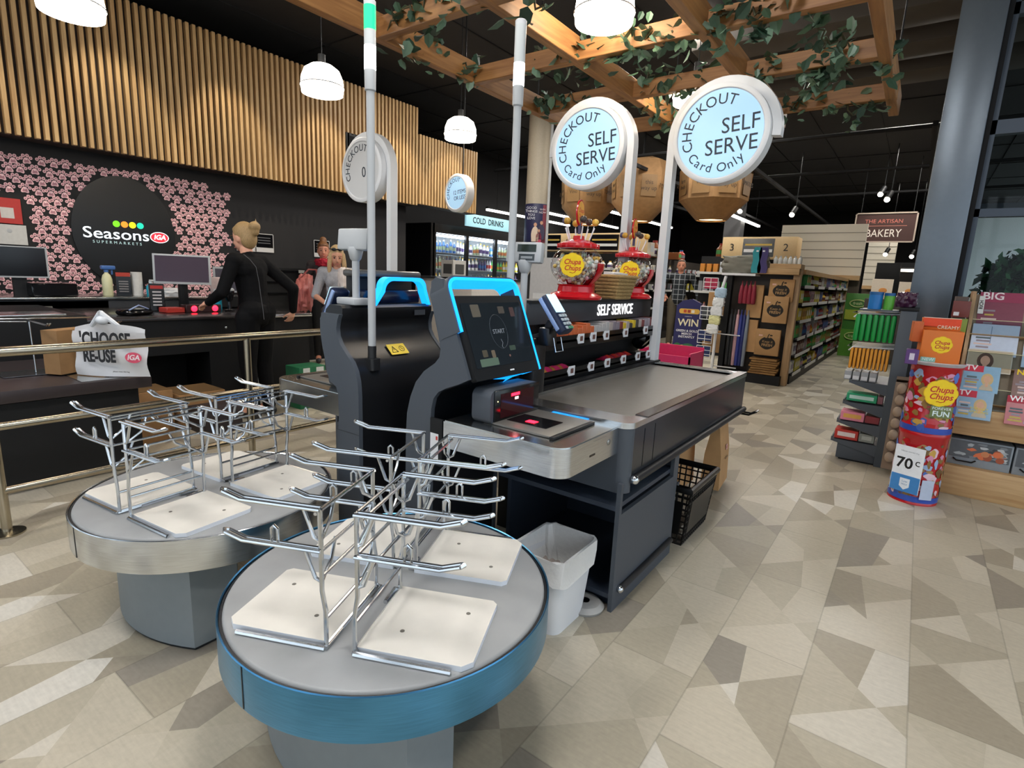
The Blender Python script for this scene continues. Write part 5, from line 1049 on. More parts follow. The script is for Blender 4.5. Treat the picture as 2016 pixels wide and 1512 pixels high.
person('person', 'person with brown top knot in red scarf half hidden behind the blond customer', (-6.72, 4.68, 0), ang(.8, -.55), 1.67, mat('dark_jacket', '#2a2224', .8), BLACK, SKIN2,
       dict(elR=(.26, .0, 1.12), wrR=(.1, .24, 1.16), hdR=(-.8, .5, .2)), lambda b, hp: (cap_hair(b, hp, BROWN), b.sphere(hp(0, -.05, .26), .05, BROWN, n=12), b.sphere(hp(0, .035, .19), .055, BROWN, 1.1, .9, .6, 12)))
o = crumple((-6.67, 4.645, 1.395), .1, .1, .055, flat('#a3122a', .8), 12).build('red_scarf', origin=(-6.67, 4.645, 1.36)); tag(o, 'red scarf around the neck of the person with the top knot', 'scarf')
def plaid():
    m = bpy.data.materials.new('plaid_shirt'); m.use_nodes = True; nt = m.node_tree; B = nt.nodes['Principled BSDF']; B.inputs['Roughness'].default_value = .85
    tc = nt.nodes.new('ShaderNodeTexCoord'); sp = nt.nodes.new('ShaderNodeSeparateXYZ'); nt.links.new(tc.outputs['Object'], sp.inputs[0]); outs = []
    for o_, s in ((0, .1), (2, .1)):
        a = nt.nodes.new('ShaderNodeMath'); a.operation = 'FLOORED_MODULO'; a.inputs[1].default_value = s; nt.links.new(sp.outputs[o_], a.inputs[0]); c = nt.nodes.new('ShaderNodeMath'); c.operation = 'LESS_THAN'; c.inputs[1].default_value = .011; nt.links.new(a.outputs[0], c.inputs[0]); outs.append(c.outputs[0])
    a = nt.nodes.new('ShaderNodeMath'); a.operation = 'MAXIMUM'; nt.links.new(outs[0], a.inputs[0]); nt.links.new(outs[1], a.inputs[1])
    mx = nt.nodes.new('ShaderNodeMixRGB'); mx.inputs[1].default_value = lin('#20262c'); mx.inputs[2].default_value = lin('#969ca2'); nt.links.new(a.outputs[0], mx.inputs[0]); nt.links.new(mx.outputs[0], B.inputs['Base Color']); return m
person('person', 'person in black and white plaid shirt standing between the shelves', (-3.97, 11.1, 0), ang(.3, -.95), 1.80, plaid(), mat('khaki_trousers', '#5d5546', .8), SKIN2,
       dict(elL=(-.33, -.02, 1.14), wrL=(-.38, .1, .93), elR=(.36, -.08, 1.16), wrR=(.24, .08, 1.02)), short_hair, female=False, vox=.012)
# ------------------------------------------------------------------ confectionery stand beside the column
gs = thing('confectionery_stand', 'dark grey stepped confectionery stand before the steel column', 'display rack', (-.2, 5.0, 0)); GP = mat('rack_grey', '#4a5159', .45)
b = MB(); b.box(-.10, -.075, 4.95, 5.45, 0, 1.2, GP, .003); b.box(-.1, .0, 4.93, 4.955, 0, 1.2, GP, .004); b.build('back_panel', gs)
b = MB(); b.box(-.11, .01, 4.92, 5.46, 1.2, 1.222, BLACK, .003); b.build('top_cap', gs)
b = MB(); b.box(-.36, -.1, 4.95, 5.45, .015, .15, GP, .004); b.box(-.34, -.1, 4.97, 5.43, 0, .015, BLACK); b.build('base', gs)
TR = (.15, .305, .46, .63)
for k, z in enumerate(TR):
    b = MB(); d = .40-.02*k; b.box(-d, -.1, 4.945, 5.45, z, z+.012, GP); b.prism([(-d, z-.004), (-.1, z-.075), (-.1, z+.012), (-d, z+.012)], 4.938, 4.948, GP, 'y'); b.box(-d-.008, -d, 4.938, 5.45, z-.004, z+.03, GP); b.build('tray', gs)
for z in (.82, 1.078):
    b = MB(); 
    for k in range(5): b.tube([(-.1, 5.0+k*.1, z+.09), (-.36, 5.0+k*.1, z+.08), (-.39, 5.0+k*.1, z+.05)], .006, flat('#c7ccd0', .3), 6)
    b.box(-.4, -.12, 4.96, 5.45, z+.085, z+.09, CLEAR); b.build('hook_bar', gs)
GRN = mat('green_wrap', '#17913f', .3); ORW = mat('orange_wrap', '#d9952a', .35)
for j in range(7):
    x = -.36+j*.038
    for i in range(2):
        o = MB(); o.lathe([(0, 0), (.014, .004), (.0165, .02), (.0165, .19), (.012, .205), (0, .208)], (x, 4.99+i*.07, .95), GRN, 10)
        tag(o.build('gum_pack', origin=(x, 4.99+i*.07, .95)), 'long green sweet tube hanging in the row at the top of the stand', 'sweets', 'green sweet tubes')
for j in range(10):
    x = -.365+j*.026; o = MB(); o.box(x-.009, x+.009, 4.97, 5.09, .735, .895, ORW, .005, seg=1); tag(o.build('gum_pack', origin=(x, 5.03, .735)), 'slim orange sweet pack standing in the row below the green tubes', 'sweets', 'orange sweet packs')
for j in range(4):
    for i in range(2):
        x = -.365+j*.055; o = MB(); o.box(x-.024, x+.024, 4.96+i*.1, 5.05+i*.1, .644, .714, flat('#9b9ea0', .35), .003, seg=1); o.box(x-.02, x+.02, 4.958+i*.1, 4.96+i*.1, .654, .68, flat('#d5d7d8'), 0); tag(o.build('gum_tub', origin=(x, 5.0, .644)), 'grey chewing gum box on the tray under the orange packs', 'sweets', 'grey gum boxes')
def pk(x0, x1, y0, y1, z0, z1, c, label, strip=None, name='sweet_box'):
    o = MB(); o.box(x0, x1, y0, y1, z0, z1, flat(c, .4), .003, seg=1)
    if strip: o.box(x0+.02, x1-.02, y0-.0015, y0, z0+(z1-z0)*.3, z0+(z1-z0)*.75, flat(strip), 0)
    tag(o.build(name, origin=((x0+x1)/2, (y0+y1)/2, z0)), label, 'sweets')
pk(-.35, -.15, 4.955, 5.1, .484, .545, '#1f9d6c', 'green and white mint box on the third tray from the floor', '#bfe4d9')
pk(-.145, -.11, 4.96, 5.1, .484, .54, '#8c5a60', 'small maroon box at the end of the mint box tray')
pk(-.37, -.21, 4.955, 5.1, .324, .395, '#e58aa0', 'pink sweet box on the second tray from the floor', '#e9b25a')
pk(-.205, -.11, 4.96, 5.1, .324, .38, '#8f2f35', 'dark red sweet box beside the pink one')
pk(-.39, -.23, 4.955, 5.09, .169, .245, '#c7392e', 'red and white sweet box on the lowest tray', '#f0e4e0')
pk(-.225, -.12, 4.96, 5.09, .169, .235, '#8f948c', 'grey green box beside the red and white one', '#b9bdb4')
for x, c, r, h, lb in ((-.27, '#1f78c4', .045, .13, 'blue drink tub on top of the confectionery stand'), (-.185, '#62b53d', .034, .125, 'green tub with blue lid on top of the confectionery stand')):
    t = thing('tub', lb, 'tub', (x, 5.05, 1.197)); b = MB(); b.lathe([(0, 0), (r, 0), (r, h*.85), (0, h*.85)], (x, 5.05, 1.197), flat(c, .3), 20); b.build('tub_body', t); b = MB(); b.lathe([(r*1.04, h*.83), (r*1.04, h), (0, h)], (x, 5.05, 1.197), flat('#1d5f9c', .35), 20); b.build('lid', t)
b = MB(); b.box(-.36, -.11, 4.96, 5.3, 1.184, 1.195, GP); b.build('upper_shelf', gs)
o = crumple((-.08, 5.15, 1.275), .07, .08, .06, mat('purple_foil', '#4a2440', .25), 21).build('foil_bag', origin=(-.08, 5.15, 1.222)); tag(o, 'purple foil bag lying on the stand top cap', 'bag')
# ------------------------------------------------------------------ lollipop tins
TINB = mat('tin_red', '#b5121d', .25, coat=.3)
rt = random.Random(8)
def tin(x, y, z, r, h, name, label):
    t = thing(name, label, 'tin', (x, y, z)); b = MB(); b.lathe([(0, 0), (r, 0), (r, .012), (r-.003, .016), (r-.003, h-.016), (r, h-.012), (r, h), (r-.01, h), (0, h-.004)], (x, y, z), TINB, 48); b.build('tin_body', t)
    b = MB()
    def patch(a, zz, w_, hh, c, off):
        n = 8; i = b.mi(flat(c, .35)); P = []
        for k in range(18):
            q = 2*pi*k/18; P.append((a+w_/r*math.cos(q)*(1+.2*math.sin(3*q+a)), zz+hh*math.sin(q)*(1+.2*math.cos(2*q+zz*9))))
        f = b.bm.faces.new([b.bm.verts.new((x+(r-.003+off)*math.cos(q), y+(r-.003+off)*math.sin(q), min(max(z+v, z+.02), z+h-.02))) for q, v in P]); f.material_index = i
    for k in range(95):
        patch(rt.uniform(-3.2, .3), rt.uniform(.05, h-.05), rt.uniform(.01, .034), rt.uniform(.008, .03), rt.choice(['#8a6a3a', '#a78354', '#6e5230', '#b5121d', '#94703c', '#8a6a3a', '#4f74c4', '#d88fb0', '#9fb6d8', '#7a5f38', '#3f5fae', '#e2c3cf', '#caa04c']), .0006+k*.00004)
    b.build('tin_print', t)
    b = MB(); b.lathe([(r+.0008, .018), (r+.0008, .055)], (x, y, z), flat('#2f4fae', .3), 48); b.build('blue_stripe', t); return t
TX, TY, TR_ = .15, 4.33, .135
t1 = tin(TX, TY, 0, TR_, .455, 'lollipop_tin', 'lower red lollipop tin on the floor with white 70c price card')
t2 = tin(TX, TY, .455, TR_, .44, 'lollipop_tin', 'upper red lollipop tin stacked under the orange sweet box')
def cyl_frame(a, z, off=.004): return facing((TX+(TR_+off)*math.cos(a), TY+(TR_+off)*math.sin(a), z), (-math.sin(a), math.cos(a), 0))
b = MB(); Md = cyl_frame(-1.3, .735, .006); daisy(b, Md, .082); M2 = Md @ Matrix.Translation((.02, -.115, 0)); slab(b, rrect(.115, .075, .004), M2, .002, flat('#6c7a4a')); b.text('FOREVER', .024, M2 @ Matrix.Translation((0, .02, .0022)), flat('#e9f2f4'), .0004); b.text('FUN', .046, M2 @ Matrix.Translation((0, -.014, .0022)), flat('#dfeef2'), .0004, bold=.001); b.build('tin_label', t2)
b = MB(); M3 = cyl_frame(-1.1, .11, .006); slab(b, rrect(.07, .13, .002), M3, .001, flat('#b9c4da')); b.build('info_label', t1)
pc = thing('price_card', 'white and blue 70c price card fixed to the lower tin', 'sign', (TX-.02, TY-.14, .05)); M4 = cyl_frame(-1.95, .225, .012)
b = MB(); slab(b, rrect(.165, .30, .003), M4, .002, flat('#eef2f8')); M5 = M4 @ Matrix.Translation((0, -.095, .002)); slab(b, rrect(.16, .11, .003), M5, .0008, flat('#3f86c8')); b.build('card', pc)
b = MB(); b.text('70', .095, M4 @ Matrix.Translation((-.02, .035, .0022)), flat('#111114'), .0006, bold=.002); b.text('c', .07, M4 @ Matrix.Translation((.052, .055, .0022)), flat('#111114'), .0006)
b.build('price_lettering', pc); b = MB(); b.text('lollipops assorted 12 g', .011, M4 @ Matrix.Translation((0, .115, .0022)), flat('#7b8490'), .0003); b.build('card_print', pc); b = MB(); sh = [(-.028, .034), (.028, .034), (.028, -.02), (0, -.042), (-.028, -.02)]; slab(b, sh, M5 @ Matrix.Translation((0, 0, .001)), .0006, flat('#e6edf4')); b.text('Low', .018, M5 @ Matrix.Translation((0, .014, .0018)), flat('#6f94bd'), .0003); b.text('PRICE', .013, M5 @ Matrix.Translation((0, -.006, .0018)), flat('#6f94bd'), .0003); b.build('card_print', pc)
o = MB(); o.lathe([(0, .0), (.14, .0), (.165, .02), (.15, .024), (0, .006)], (TX, TY, .895), flat('#d7dce6', .4), 24, -4, -.5); tag(o.build('tin_liner', origin=(TX, TY, .895)), 'white paper liner edge sticking out over the upper tin', 'paper')
ob = thing('sweet_display_box', 'open orange sweet display box standing on the upper tin', 'box', (TX+.01, TY, .905)); OR = mat('orange_carton', '#e0762a', .5)
Mo = Matrix.Translation((TX-.01, TY-.02, .91)) @ Matrix.Rotation(.12, 4, 'Z')
b = MB(); b.box(-.10, .10, -.07, .09, 0, .20, OR, .002, Mo); b.box(-.10, .10, .07, .09, .2, .27, OR, .002, Mo); b.box(-.15, -.10, -.03, .08, .12, .245, flat('#c9622a', .5), .002, Mo); b.build('carton', ob)
b = MB(); Mf = Mo @ Matrix.Translation((0, -.0705, 0)) @ Matrix.Rotation(pi/2, 4, 'X'); daisy(b, Mf @ Matrix.Translation((.0, .115, 0)), .05); b.build('carton_print', ob); b = MB(); slab(b, rrect(.19, .05, .002), Mf @ Matrix.Translation((0, .245, -.13)), .002, flat('#e8502a')); b.text('CREAMY', .028, Mf @ Matrix.Translation((.015, .222, .001)), flat('#f4e3c8'), .0005); slab(b, rrect(.19, .004, .001, 1), Mf @ Matrix.Translation((0, .272, -.14)), .006, flat('#f0d8c2')); b.build('carton_print', ob); b = MB(); slab(b, rrect(.075, .028, .003), Mf @ Matrix.Translation((-.055, .02, 0)), .0015, flat('#8fbfae')); b.text('NEW', .026, Mf @ Matrix.Translation((-.055, .02, .002)), flat('#e9f4ee'), .0004); b.build('carton_print', ob)
pk(-.02, .045, 4.13, 4.2, .90, .99, '#5c3a78', 'small purple packet left of the orange box', '#d9cfe0', 'sweet_packet')
# ------------------------------------------------------------------ magazine stand
ms = thing('magazine_stand', 'oak magazine stand with tiers of covers along the window', 'display rack', (1.0, 4.8, 0)); MX0, MX1 = .29, 2.2; OAK = OAKX
b = MB(); b.box(MX0, MX1, 4.62, 5.2, 0, .2, OAK, .003); b.build('plinth', ms)
b = MB(); b.box(MX0, MX1, 4.62, 4.66, .42, .6, OAK, .003); b.box(MX0, MX1, 4.66, 5.2, .42, .44, OAK); b.build('fascia', ms)
b = MB(); b.box(MX0, MX0+.02, 4.66, 5.2, .2, .42, OAKZ); b.box(MX0, MX1, 5.18, 5.2, .2, .42, BLACK); b.build('bay', ms)
b = MB(); b.prism([(4.66, .6), (5.2, .6), (5.2, 1.36), (5.0, 1.36)], MX0-.0, MX0+.02, OAKZ, 'x'); b.build('side_panel', ms)
sl = V((0, .34, .76)).normalized(); b = MB(); b.prism([(4.7, .6), (4.74, .6), (5.06, 1.34), (5.02, 1.34)], MX0+.02, MX1, flat('#9b8a72'), 'x'); b.build('sloped_back', ms)
ACR = thin_glass('acrylic', (.93, .97, .99), .25)
def slope(x, s, off): return facing((x, 4.7+sl.y*s-off*sl.z, .6+sl.z*s+off*sl.y), (1, 0, 0), sl)
for s0 in (.02, .27, .50):
    b = MB(); slab(b, rrect(MX1-MX0-.04, .10, .003, 1), slope((MX0+MX1)/2, s0+.05, .055), .003, ACR); slab(b, rrect(MX1-MX0-.04, .003, .001, 1), slope((MX0+MX1)/2, s0+.1, .058), .004, flat('#e8e2b8')); slab(b, rrect(MX1-MX0-.04, .05, .001, 1), slope((MX0+MX1)/2, s0, .03) @ Matrix.Rotation(pi/2, 4, 'X'), .003, OAK); b.build('acrylic_pocket', ms)
def portrait(b, M, c_hair, c_skin, c_top, s=1.):
    slab(b, [(s*.045*math.cos(k*.4), s*(.0+.06*math.sin(k*.4))) for k in range(16)], M, .0006, flat(c_hair)); slab(b, [(s*(-.05+.1*k/8), s*(-.09+.055*math.sin(pi*k/8))) for k in range(9)]+[(s*.05, -.11*s), (-s*.05, -.11*s)], M @ Matrix.Translation((0, 0, .0006)), .0006, flat(c_top)); slab(b, [(s*.026*math.cos(k*.4), s*(.002+.036*math.sin(k*.4))) for k in range(16)], M @ Matrix.Translation((0, 0, .0013)), .0005, flat(c_skin)); slab(b, rrect(s*.022, s*.05, s*.008), M @ Matrix.Translation((0, -.05*s, .0009)), .0005, flat(c_skin))
def magazine(x, s, w_, h, bgc, title, tcol, banner, label, hair=None, off=.02, extra=None, tsz=.05):
    t = thing('magazine', label, 'magazine', slope(x, s, off).translation); M = slope(x, s+h/2, off)
    b = MB(); slab(b, rrect(w_, h, .002, 1), M, .006, flat(bgc, .3)); b.build('cover', t); Mp = M @ Matrix.Translation((0, 0, .0062)); b = MB()
    if banner: slab(b, rrect(w_*banner[1], h*.24, .001, 1), Mp @ Matrix.Translation((-w_/2+w_*banner[1]/2, h*.38, 0)), .0006, flat(banner[0]))
    if title: b.text(title, tsz, Mp @ Matrix.Translation((-w_/2+.012, h*.40, .0008)), flat(tcol), .0004, align='LEFT', bold=.0012)
    if hair: portrait(b, Mp @ Matrix.Translation((w_*.18, -.0, .0002)), *hair, s=h/.26)
    rr = random.Random(int(x*97+s*31))
    for k in range(5): slab(b, rrect(w_*rr.uniform(.2, .4), .012, .001, 1), Mp @ Matrix.Translation((-w_*.24, h*(.05-.1*k), .0003)), .0005, flat(rr.choice(['#d8d2cc', '#5a6a70', '#c9b25a', '#9a8f98', '#e0c8c0'])))
    if extra: extra(b, Mp)
    b.build('cover_print', t)
H1 = ('#5a3a28', '#dca98c', '#8fa6c4'); H2 = ('#d8bc88', '#e2b595', '#c9bfa8'); H3 = ('#3a2a22', '#d09a78', '#a23a4a')
magazine(.45, .52, .235, .30, '#8a4a5c', 'BIG', '#f2e9ea', ('#9c3c5a', 1), 'tall magazine with BIG title at the top left of the stand', None, .015, tsz=.075)
def tagtxt(b, M): pass
o = MB(); Mq = slope(.345, .72, .03); slab(o, rrect(.03, .13, .002, 1), Mq, .003, flat('#e3e6e2')); o.text('RICH', .028, Mq @ Matrix.Rotation(pi/2, 4, 'Z') @ Matrix.Translation((0, 0, .0032)), flat('#1c1c20'), .0004, bold=.0008); tag(o.build('spine_card', origin=Mq.translation), 'small white upright card beside the BIG magazine', 'card')
magazine(.72, .52, .22, .30, '#b8763a', 'MY', '#ffe04a', ('#d23a78', 1), 'orange and pink magazine right of the BIG magazine', H3, .015, tsz=.07)
magazine(.44, .36, .24, .22, '#c9d6ea', None, '#fff', None, 'pale blue framed magazine in the second tier', None, .03, lambda b, M: (slab(b, rrect(.2, .004, .001, 1), M @ Matrix.Translation((0, .03, 0)), .0005, flat('#7f93b4')), slab(b, rrect(.004, .13, .001, 1), M @ Matrix.Translation((-.02, .03, 0)), .0005, flat('#7f93b4'))))
magazine(.43, .235, .23, .155, '#cfc6b4', None, '#fff', None, 'magazine showing smiling long brown hair below the pale blue cover', None, .045, lambda b, M: (slab(b, rrect(.22, .14, .002, 1), M @ Matrix.Translation((0, 0, .0006)), .0004, flat('#bfae92')), portrait(b, M @ Matrix.Translation((-.02, .0, .0012)), *H1, s=.95)))
magazine(.70, .30, .22, .28, '#bcd0e6', 'Home', '#4f6f9c', None, 'light blue magazine at the right of the second tier', H2, .03)
magazine(.40, .09, .19, .18, '#7fb0cf', 'TV', '#f6eef0', ('#d0304a', .55), 'TV magazine with blond portrait in the middle tier', H2, .06)
magazine(.66, .09, .20, .18, '#6a3a2c', 'No.', '#ffd91f', None, 'brown magazine with yellow title in the middle tier', H3, .06)
magazine(.385, -.10, .19, .19, '#86aecb', 'TV', '#f6eef0', ('#d0304a', .55), 'TV magazine with blond portrait in the bottom tier', H2, .07, lambda b, M: b.text('TOTALLY\nAMAZING', .022, M @ Matrix.Translation((.03, -.035, .002)), flat('#e8d94a'), .0004))
magazine(.64, -.10, .19, .19, '#b25a62', 'Who', '#ffffff', ('#b3243c', .7), 'red topped magazine in the bottom tier right of the TV magazine', H1, .07)
magazine(.95, .1, .2, .26, '#d6c2b0', 'Food', '#a23c2c', None, 'food magazine at the far right of the stand', None, .05)
def storage(x, label, acc):
    t = thing('boxed_set', label, 'box', (x, 4.72, .2)); b = MB(); b.box(x-.165, x+.165, 4.68, 4.95, .2, .38, flat('#8e979e', .35), .003); b.build('carton', t); b = MB(); b.box(x-.155, x+.155, 4.6775, 4.68, .255, .37, flat('#5b6066', .3))
    r_ = random.Random(int(x*50))
    for k in range(26): a, c = x+r_.uniform(-.13, .13), r_.uniform(.265, .36); Mx = facing((a, 4.677, c), (1, 0, 0)); slab(b, [(r_.uniform(.01, .03)*math.cos(q*.8), r_.uniform(.006, .016)*math.sin(q*.8)) for q in range(8)], Mx, .0005+.00004*k, flat(r_.choice(['#aeb5b8', '#41464b', '#7f868c', acc, '#c3c7c8'])))
    for q in range(9): slab(b, [(.022*math.cos(k*.6), .02*math.sin(k*.6)) for k in range(11)], facing((x+.06+r_.uniform(-.05, .05), 4.6765, .29+r_.uniform(-.02, .03)), (1, 0, 0)), .0008+.0001*q, flat(r_.choice([acc, '#d0875a', '#a8563a'])))
    b.build('carton_print', t); b = MB(); b.tube([(x-.13, 4.675, .245), (x-.11, 4.67, .23), (x-.03, 4.67, .23), (x-.01, 4.675, .245)], .005, BLACKG, 6); b.build('handle', t)
storage(.47, 'grey boxed toy set with orange picture in the low bay', '#e0764a'); storage(.81, 'grey boxed toy set with lilac picture in the low bay', '#b9a2d8'); storage(1.15, 'grey boxed toy set farthest right in the low bay', '#8fa6c0')
t = thing('card_spinner', 'narrow rack of red and green packets left of the magazines', 'display rack', (.24, 4.9, .6)); b = MB(); b.box(.2, .27, 4.9, 5.1, .6, 1.32, flat('#5a4b44'), .003); b.build('rack_body', t)
for k, c in enumerate(('#7a3a34', '#8a9a3a', '#9b5a44', '#d8744a')): b = MB(); b.box(.19, .285, 4.87, 4.9, 1.18-.12*k, 1.29-.12*k, flat(c, .4), .002); b.box(.2, .23, 4.868, 4.87, 1.19-.12*k, 1.215-.12*k, WHITE); b.build('packet', t)
o = MB(); o.box(-.05, .09, 4.75, 4.765, .05, .72, flat('#8d7a68'), .002); o.box(-.05, .09, 4.75, 4.93, .70, .72, flat('#8d7a68')); tag(o.build('hanging_strip', origin=(.02, 4.76, .05)), 'brown hanging strip carrying small bags behind the lollipop tins', 'strip')
for j in range(7):
    for i in range(2):
        o = MB(); x, z = -.01+i*.06, .62-.085*j; o.sphere((x, 4.72, z+.04), .038, flat('#a89580', .7), .8, .7, 1, 10); tag(o.build('net_bag', origin=(x, 4.72, z)), 'small brown bag hanging in the strip behind the lollipop tins', 'bag', 'brown bags behind the tins')
# ------------------------------------------------------------------ shelving with paper bags at its end
ec = thing('shelf_end', 'oak framed shelf end with hanging paper bags facing the checkout', 'shelf', (-1.6, 8.3, 0)); OZ = OAKZ
b = MB(); b.box(-1.40, -1.31, 8.2, 8.3, 0, 1.58, OZ, .004); b.box(-2.25, -2.18, 8.2, 8.3, 0, 1.5, BLACK); b.build('upright', ec)
b = MB(); b.box(-2.2, -1.4, 8.36, 8.4, 0, 1.55, flat('#3b352f')); b.box(-2.2, -1.38, 8.1, 8.4, 0, .13, BLACK); b.box(-1.9, -1.32, 8.1, 8.405, 1.5, 1.58, OAKX, .004); b.box(-2.3, -1.85, 8.08, 8.4, 1.47, 1.5, WHITE); b.build('frame', ec)
APL = flat('#1f1a14', .7)
def apple_bag(x, y, z, w_, h, label, full=True):
    t = thing('paper_bag', label, 'bag', (x, y, z)); b = MB(); b.box(x-w_/2, x+w_/2, y, y+.06, z, z+h, KRAFT, .008); b.build('bag_body', t); b = MB(); M = facing((x, y-.001, z+h*.48), (1, 0, 0)); s = w_*.3
    P = [(s*math.cos(q)*(1+.12*math.cos(2*q)), s*.95*math.sin(q)-(.16*s if math.sin(q) > .9 else 0)) for q in [2*pi*k/40 for k in range(40)]]; slab(b, P, M, .001, APL); b.tube([M @ V(p) for p in ((0, s*.8, .001), (s*.05, s*1.15, .001), (s*.2, s*1.35, .001))], .006, APL, 5); slab(b, [(s*(.45+.2*math.cos(q)), s*(1.15+.1*math.sin(q))) for q in [k*.5 for k in range(12)]], M, .001, APL)
    b.text('Keep it', s*.5, M @ Matrix.Translation((0, s*.2, .0014)), flat('#b89262'), .0004, shear=.2); b.text('FRESH', s*.55, M @ Matrix.Translation((0, -s*.32, .0014)), flat('#b89262'), .0004, bold=.001); slab(b, rrect(.05, .022, .003), M @ Matrix.Translation((-w_*.3, h*.28, 0)), .001, flat('#e0b6a6')); b.build('apple_print', t)
apple_bag(-1.56, 8.12, .78, .33, .36, 'brown bag with black apple print, lower of the two complete ones at the shelf end') if False else None
apple_bag(-1.555, 8.12, .85, .31, .36, 'brown bag with black apple print just under the topmost hanging bag'); apple_bag(-1.6, 8.12, .40, .31, .36, 'brown bag with black apple print hanging lowest above the stacked bags'); apple_bag(-1.52, 8.16, 1.14, .31, .30, 'topmost brown bag with twisted handles at the shelf end')
for k, (x, z) in enumerate(((-1.84, .9), (-1.86, .42))): box_thing('paper_bag', ('plain brown bag behind the red umbrellas', 'plain brown bag left of the lowest apple print bag')[k], 'bag', x, 8.2, z, .2, .06, .45, KRAFT)
for k in range(7): box_thing('folded_bag', 'folded brown paper bag in the pile at the foot of the shelf end', 'bag', -1.62+.01*(k % 3), 8.2, .135+.032*k, .36, .22, .028, mat('bundle_%d' % k, '#9b7444', .8, noise=.25, nsc=20), 'folded paper bags in the pile', .008, .05*(k % 3))
cols = ['#2b2d31', '#26282c', '#c9a0a6', '#2d3a8a', '#26306e', '#7a8290']
for k in range(6):
    o = MB(); x = -2.12+k*.045; o.lathe([(0, 0), (.022, .01), (.028, .35), (.02, .72), (.008, .74), (.008, .8), (0, .8)], (x, 8.15, .2), flat(cols[k], .35), 12); tag(o.build('umbrella', origin=(x, 8.15, .2)), ('black folded umbrella nearest the white wire rack', 'second black folded umbrella from the white wire rack', 'pale pink folded umbrella', 'blue folded umbrella beside the pink one', 'dark blue folded umbrella between the blue and grey ones', 'grey folded umbrella at the right end of the row')[k], 'umbrella')
for k in range(4):
    o = MB(); x = -2.02+k*.055; o.lathe([(0, 0), (.03, .01), (.034, .12), (.022, .25), (.008, .27), (.006, .32), (0, .32)], (x, 8.14, 1.08), mat('maroon_cloth_%d' % k, '#8a1f33', .6), 12); tag(o.build('short_umbrella', origin=(x, 8.14, 1.08)), 'short maroon umbrella hanging above the long umbrellas', 'umbrella', 'short maroon umbrellas')
o = crumple((-2.05, 8.3, 1.62), .32, .14, .13, mat('grey_fabric', '#77756a', .8), 14).build('folded_blankets', origin=(-2.05, 8.3, 1.5)); tag(o, 'heap of grey folded cloth on top of the shelf end', 'cloth')
for k, (x, c) in enumerate(((-1.86, '#1f8f9a'), (-1.78, '#3a2f6a'))): 
    o = MB(); P = [(.06, -.17), (.07, -.1), (.045, -.02), (.06, .08), (.05, .17), (-.04, .17), (-.06, .1), (-.045, 0), (-.06, -.1), (-.05, -.17)]; slab(o, P, facing((x, 8.1, 1.68), (1, 0, 0)), .03, flat(c, .5)); slab(o, rrect(.03, .02, .003), facing((x, 8.069, 1.8), (1, 0, 0)), .002, WHITE); tag(o.build('hot_water_bottle', origin=(x, 8.1, 1.5)), ('teal hot water bottle hanging at the top of the shelf end', 'dark blue hot water bottle behind the teal one')[k], 'bottle')
box_thing('egg_tray', 'wooden tray of glass jars on the oak shelf end', 'tray', -1.5, 8.25, 1.58, .38, .3, .06, OAKX)
for k in range(6): bottle('glass_jar', 'clear glass jar standing in the wooden tray on the shelf end', 'jar', (-1.65+.06*k, 8.22, 1.64), .026, .12, mat('jar_glass_%d' % k, '#d9dcda', .15), LGREY, 'cap', 'jars in the wooden tray')
# white wire rack
wr = thing('wire_rack', 'white wire rack with clear packets in front of the umbrellas', 'display rack', (-2.3, 7.9, 0)); b = MB()
b.tube([(-2.24, 7.9, 0), (-2.24, 7.9, 1.15), (-2.2, 7.95, 1.45)], .022, WHITE, 8)
for z in (.62, .16): b.tube([(-2.24, 7.9, z+.04), (-1.95, 8.05, z+.02)], .008, WHITE, 6)
b.build('post', wr)
for z in (.30, .52, .86, 1.26):
    b = MB(); w_ = .2; c = V((-2.40, 7.95, z))
    for q in range(4): b.tube([c+V((-w_/2, 0, q*.06-.02)), c+V((w_/2, 0, q*.06-.02))], .005, WHITE, 5)
    for q in range(3): b.tube([c+V((-w_/2+q*w_/2, 0, -.02)), c+V((-w_/2+q*w_/2, 0, .16))], .005, WHITE, 5)
    b.build('wire_pocket', wr)
for k, (z, c, lb) in enumerate(((.31, '#28396e', 'navy pack in the lowest wire pocket'), (.53, '#28396e', 'navy pack in the second wire pocket from the floor'), (.87, '#4b4f55', 'dark pack in the middle wire pocket'), (1.27, '#c22f55', 'crimson pack in the top wire pocket'), )): box_thing('packet', lb, 'packet', -2.40, 7.99, z, .17, .05, .15, flat(c, .4))
for k in range(5):
    o = crumple((-2.28+.015*k, 7.86, .72+.125*k), .08, .03, .07, mat('clear_pack_%d' % k, ('#e6e9ea', '#d8d8a0', '#dfe3e6', '#e3e8ea', '#a9c4dc')[k], .25), 30+k).build('clear_packet', origin=(-2.28, 7.86, .66+.12*k)); tag(o, ('lowest clear packet on the white rack post', 'yellowish clear packet on the white rack post', 'middle clear packet on the white rack post', 'fourth clear packet up the white rack post', 'topmost bluish packet on the white rack post')[k], 'packet')
box_thing('paper_bag', 'brown bag behind the upper pockets of the white wire rack', 'bag', -2.36, 8.25, .9, .26, .06, .32, KRAFT); box_thing('paper_bag', 'brown bag behind the lower pockets of the white wire rack', 'bag', -2.38, 8.25, .35, .26, .06, .32, KRAFT)
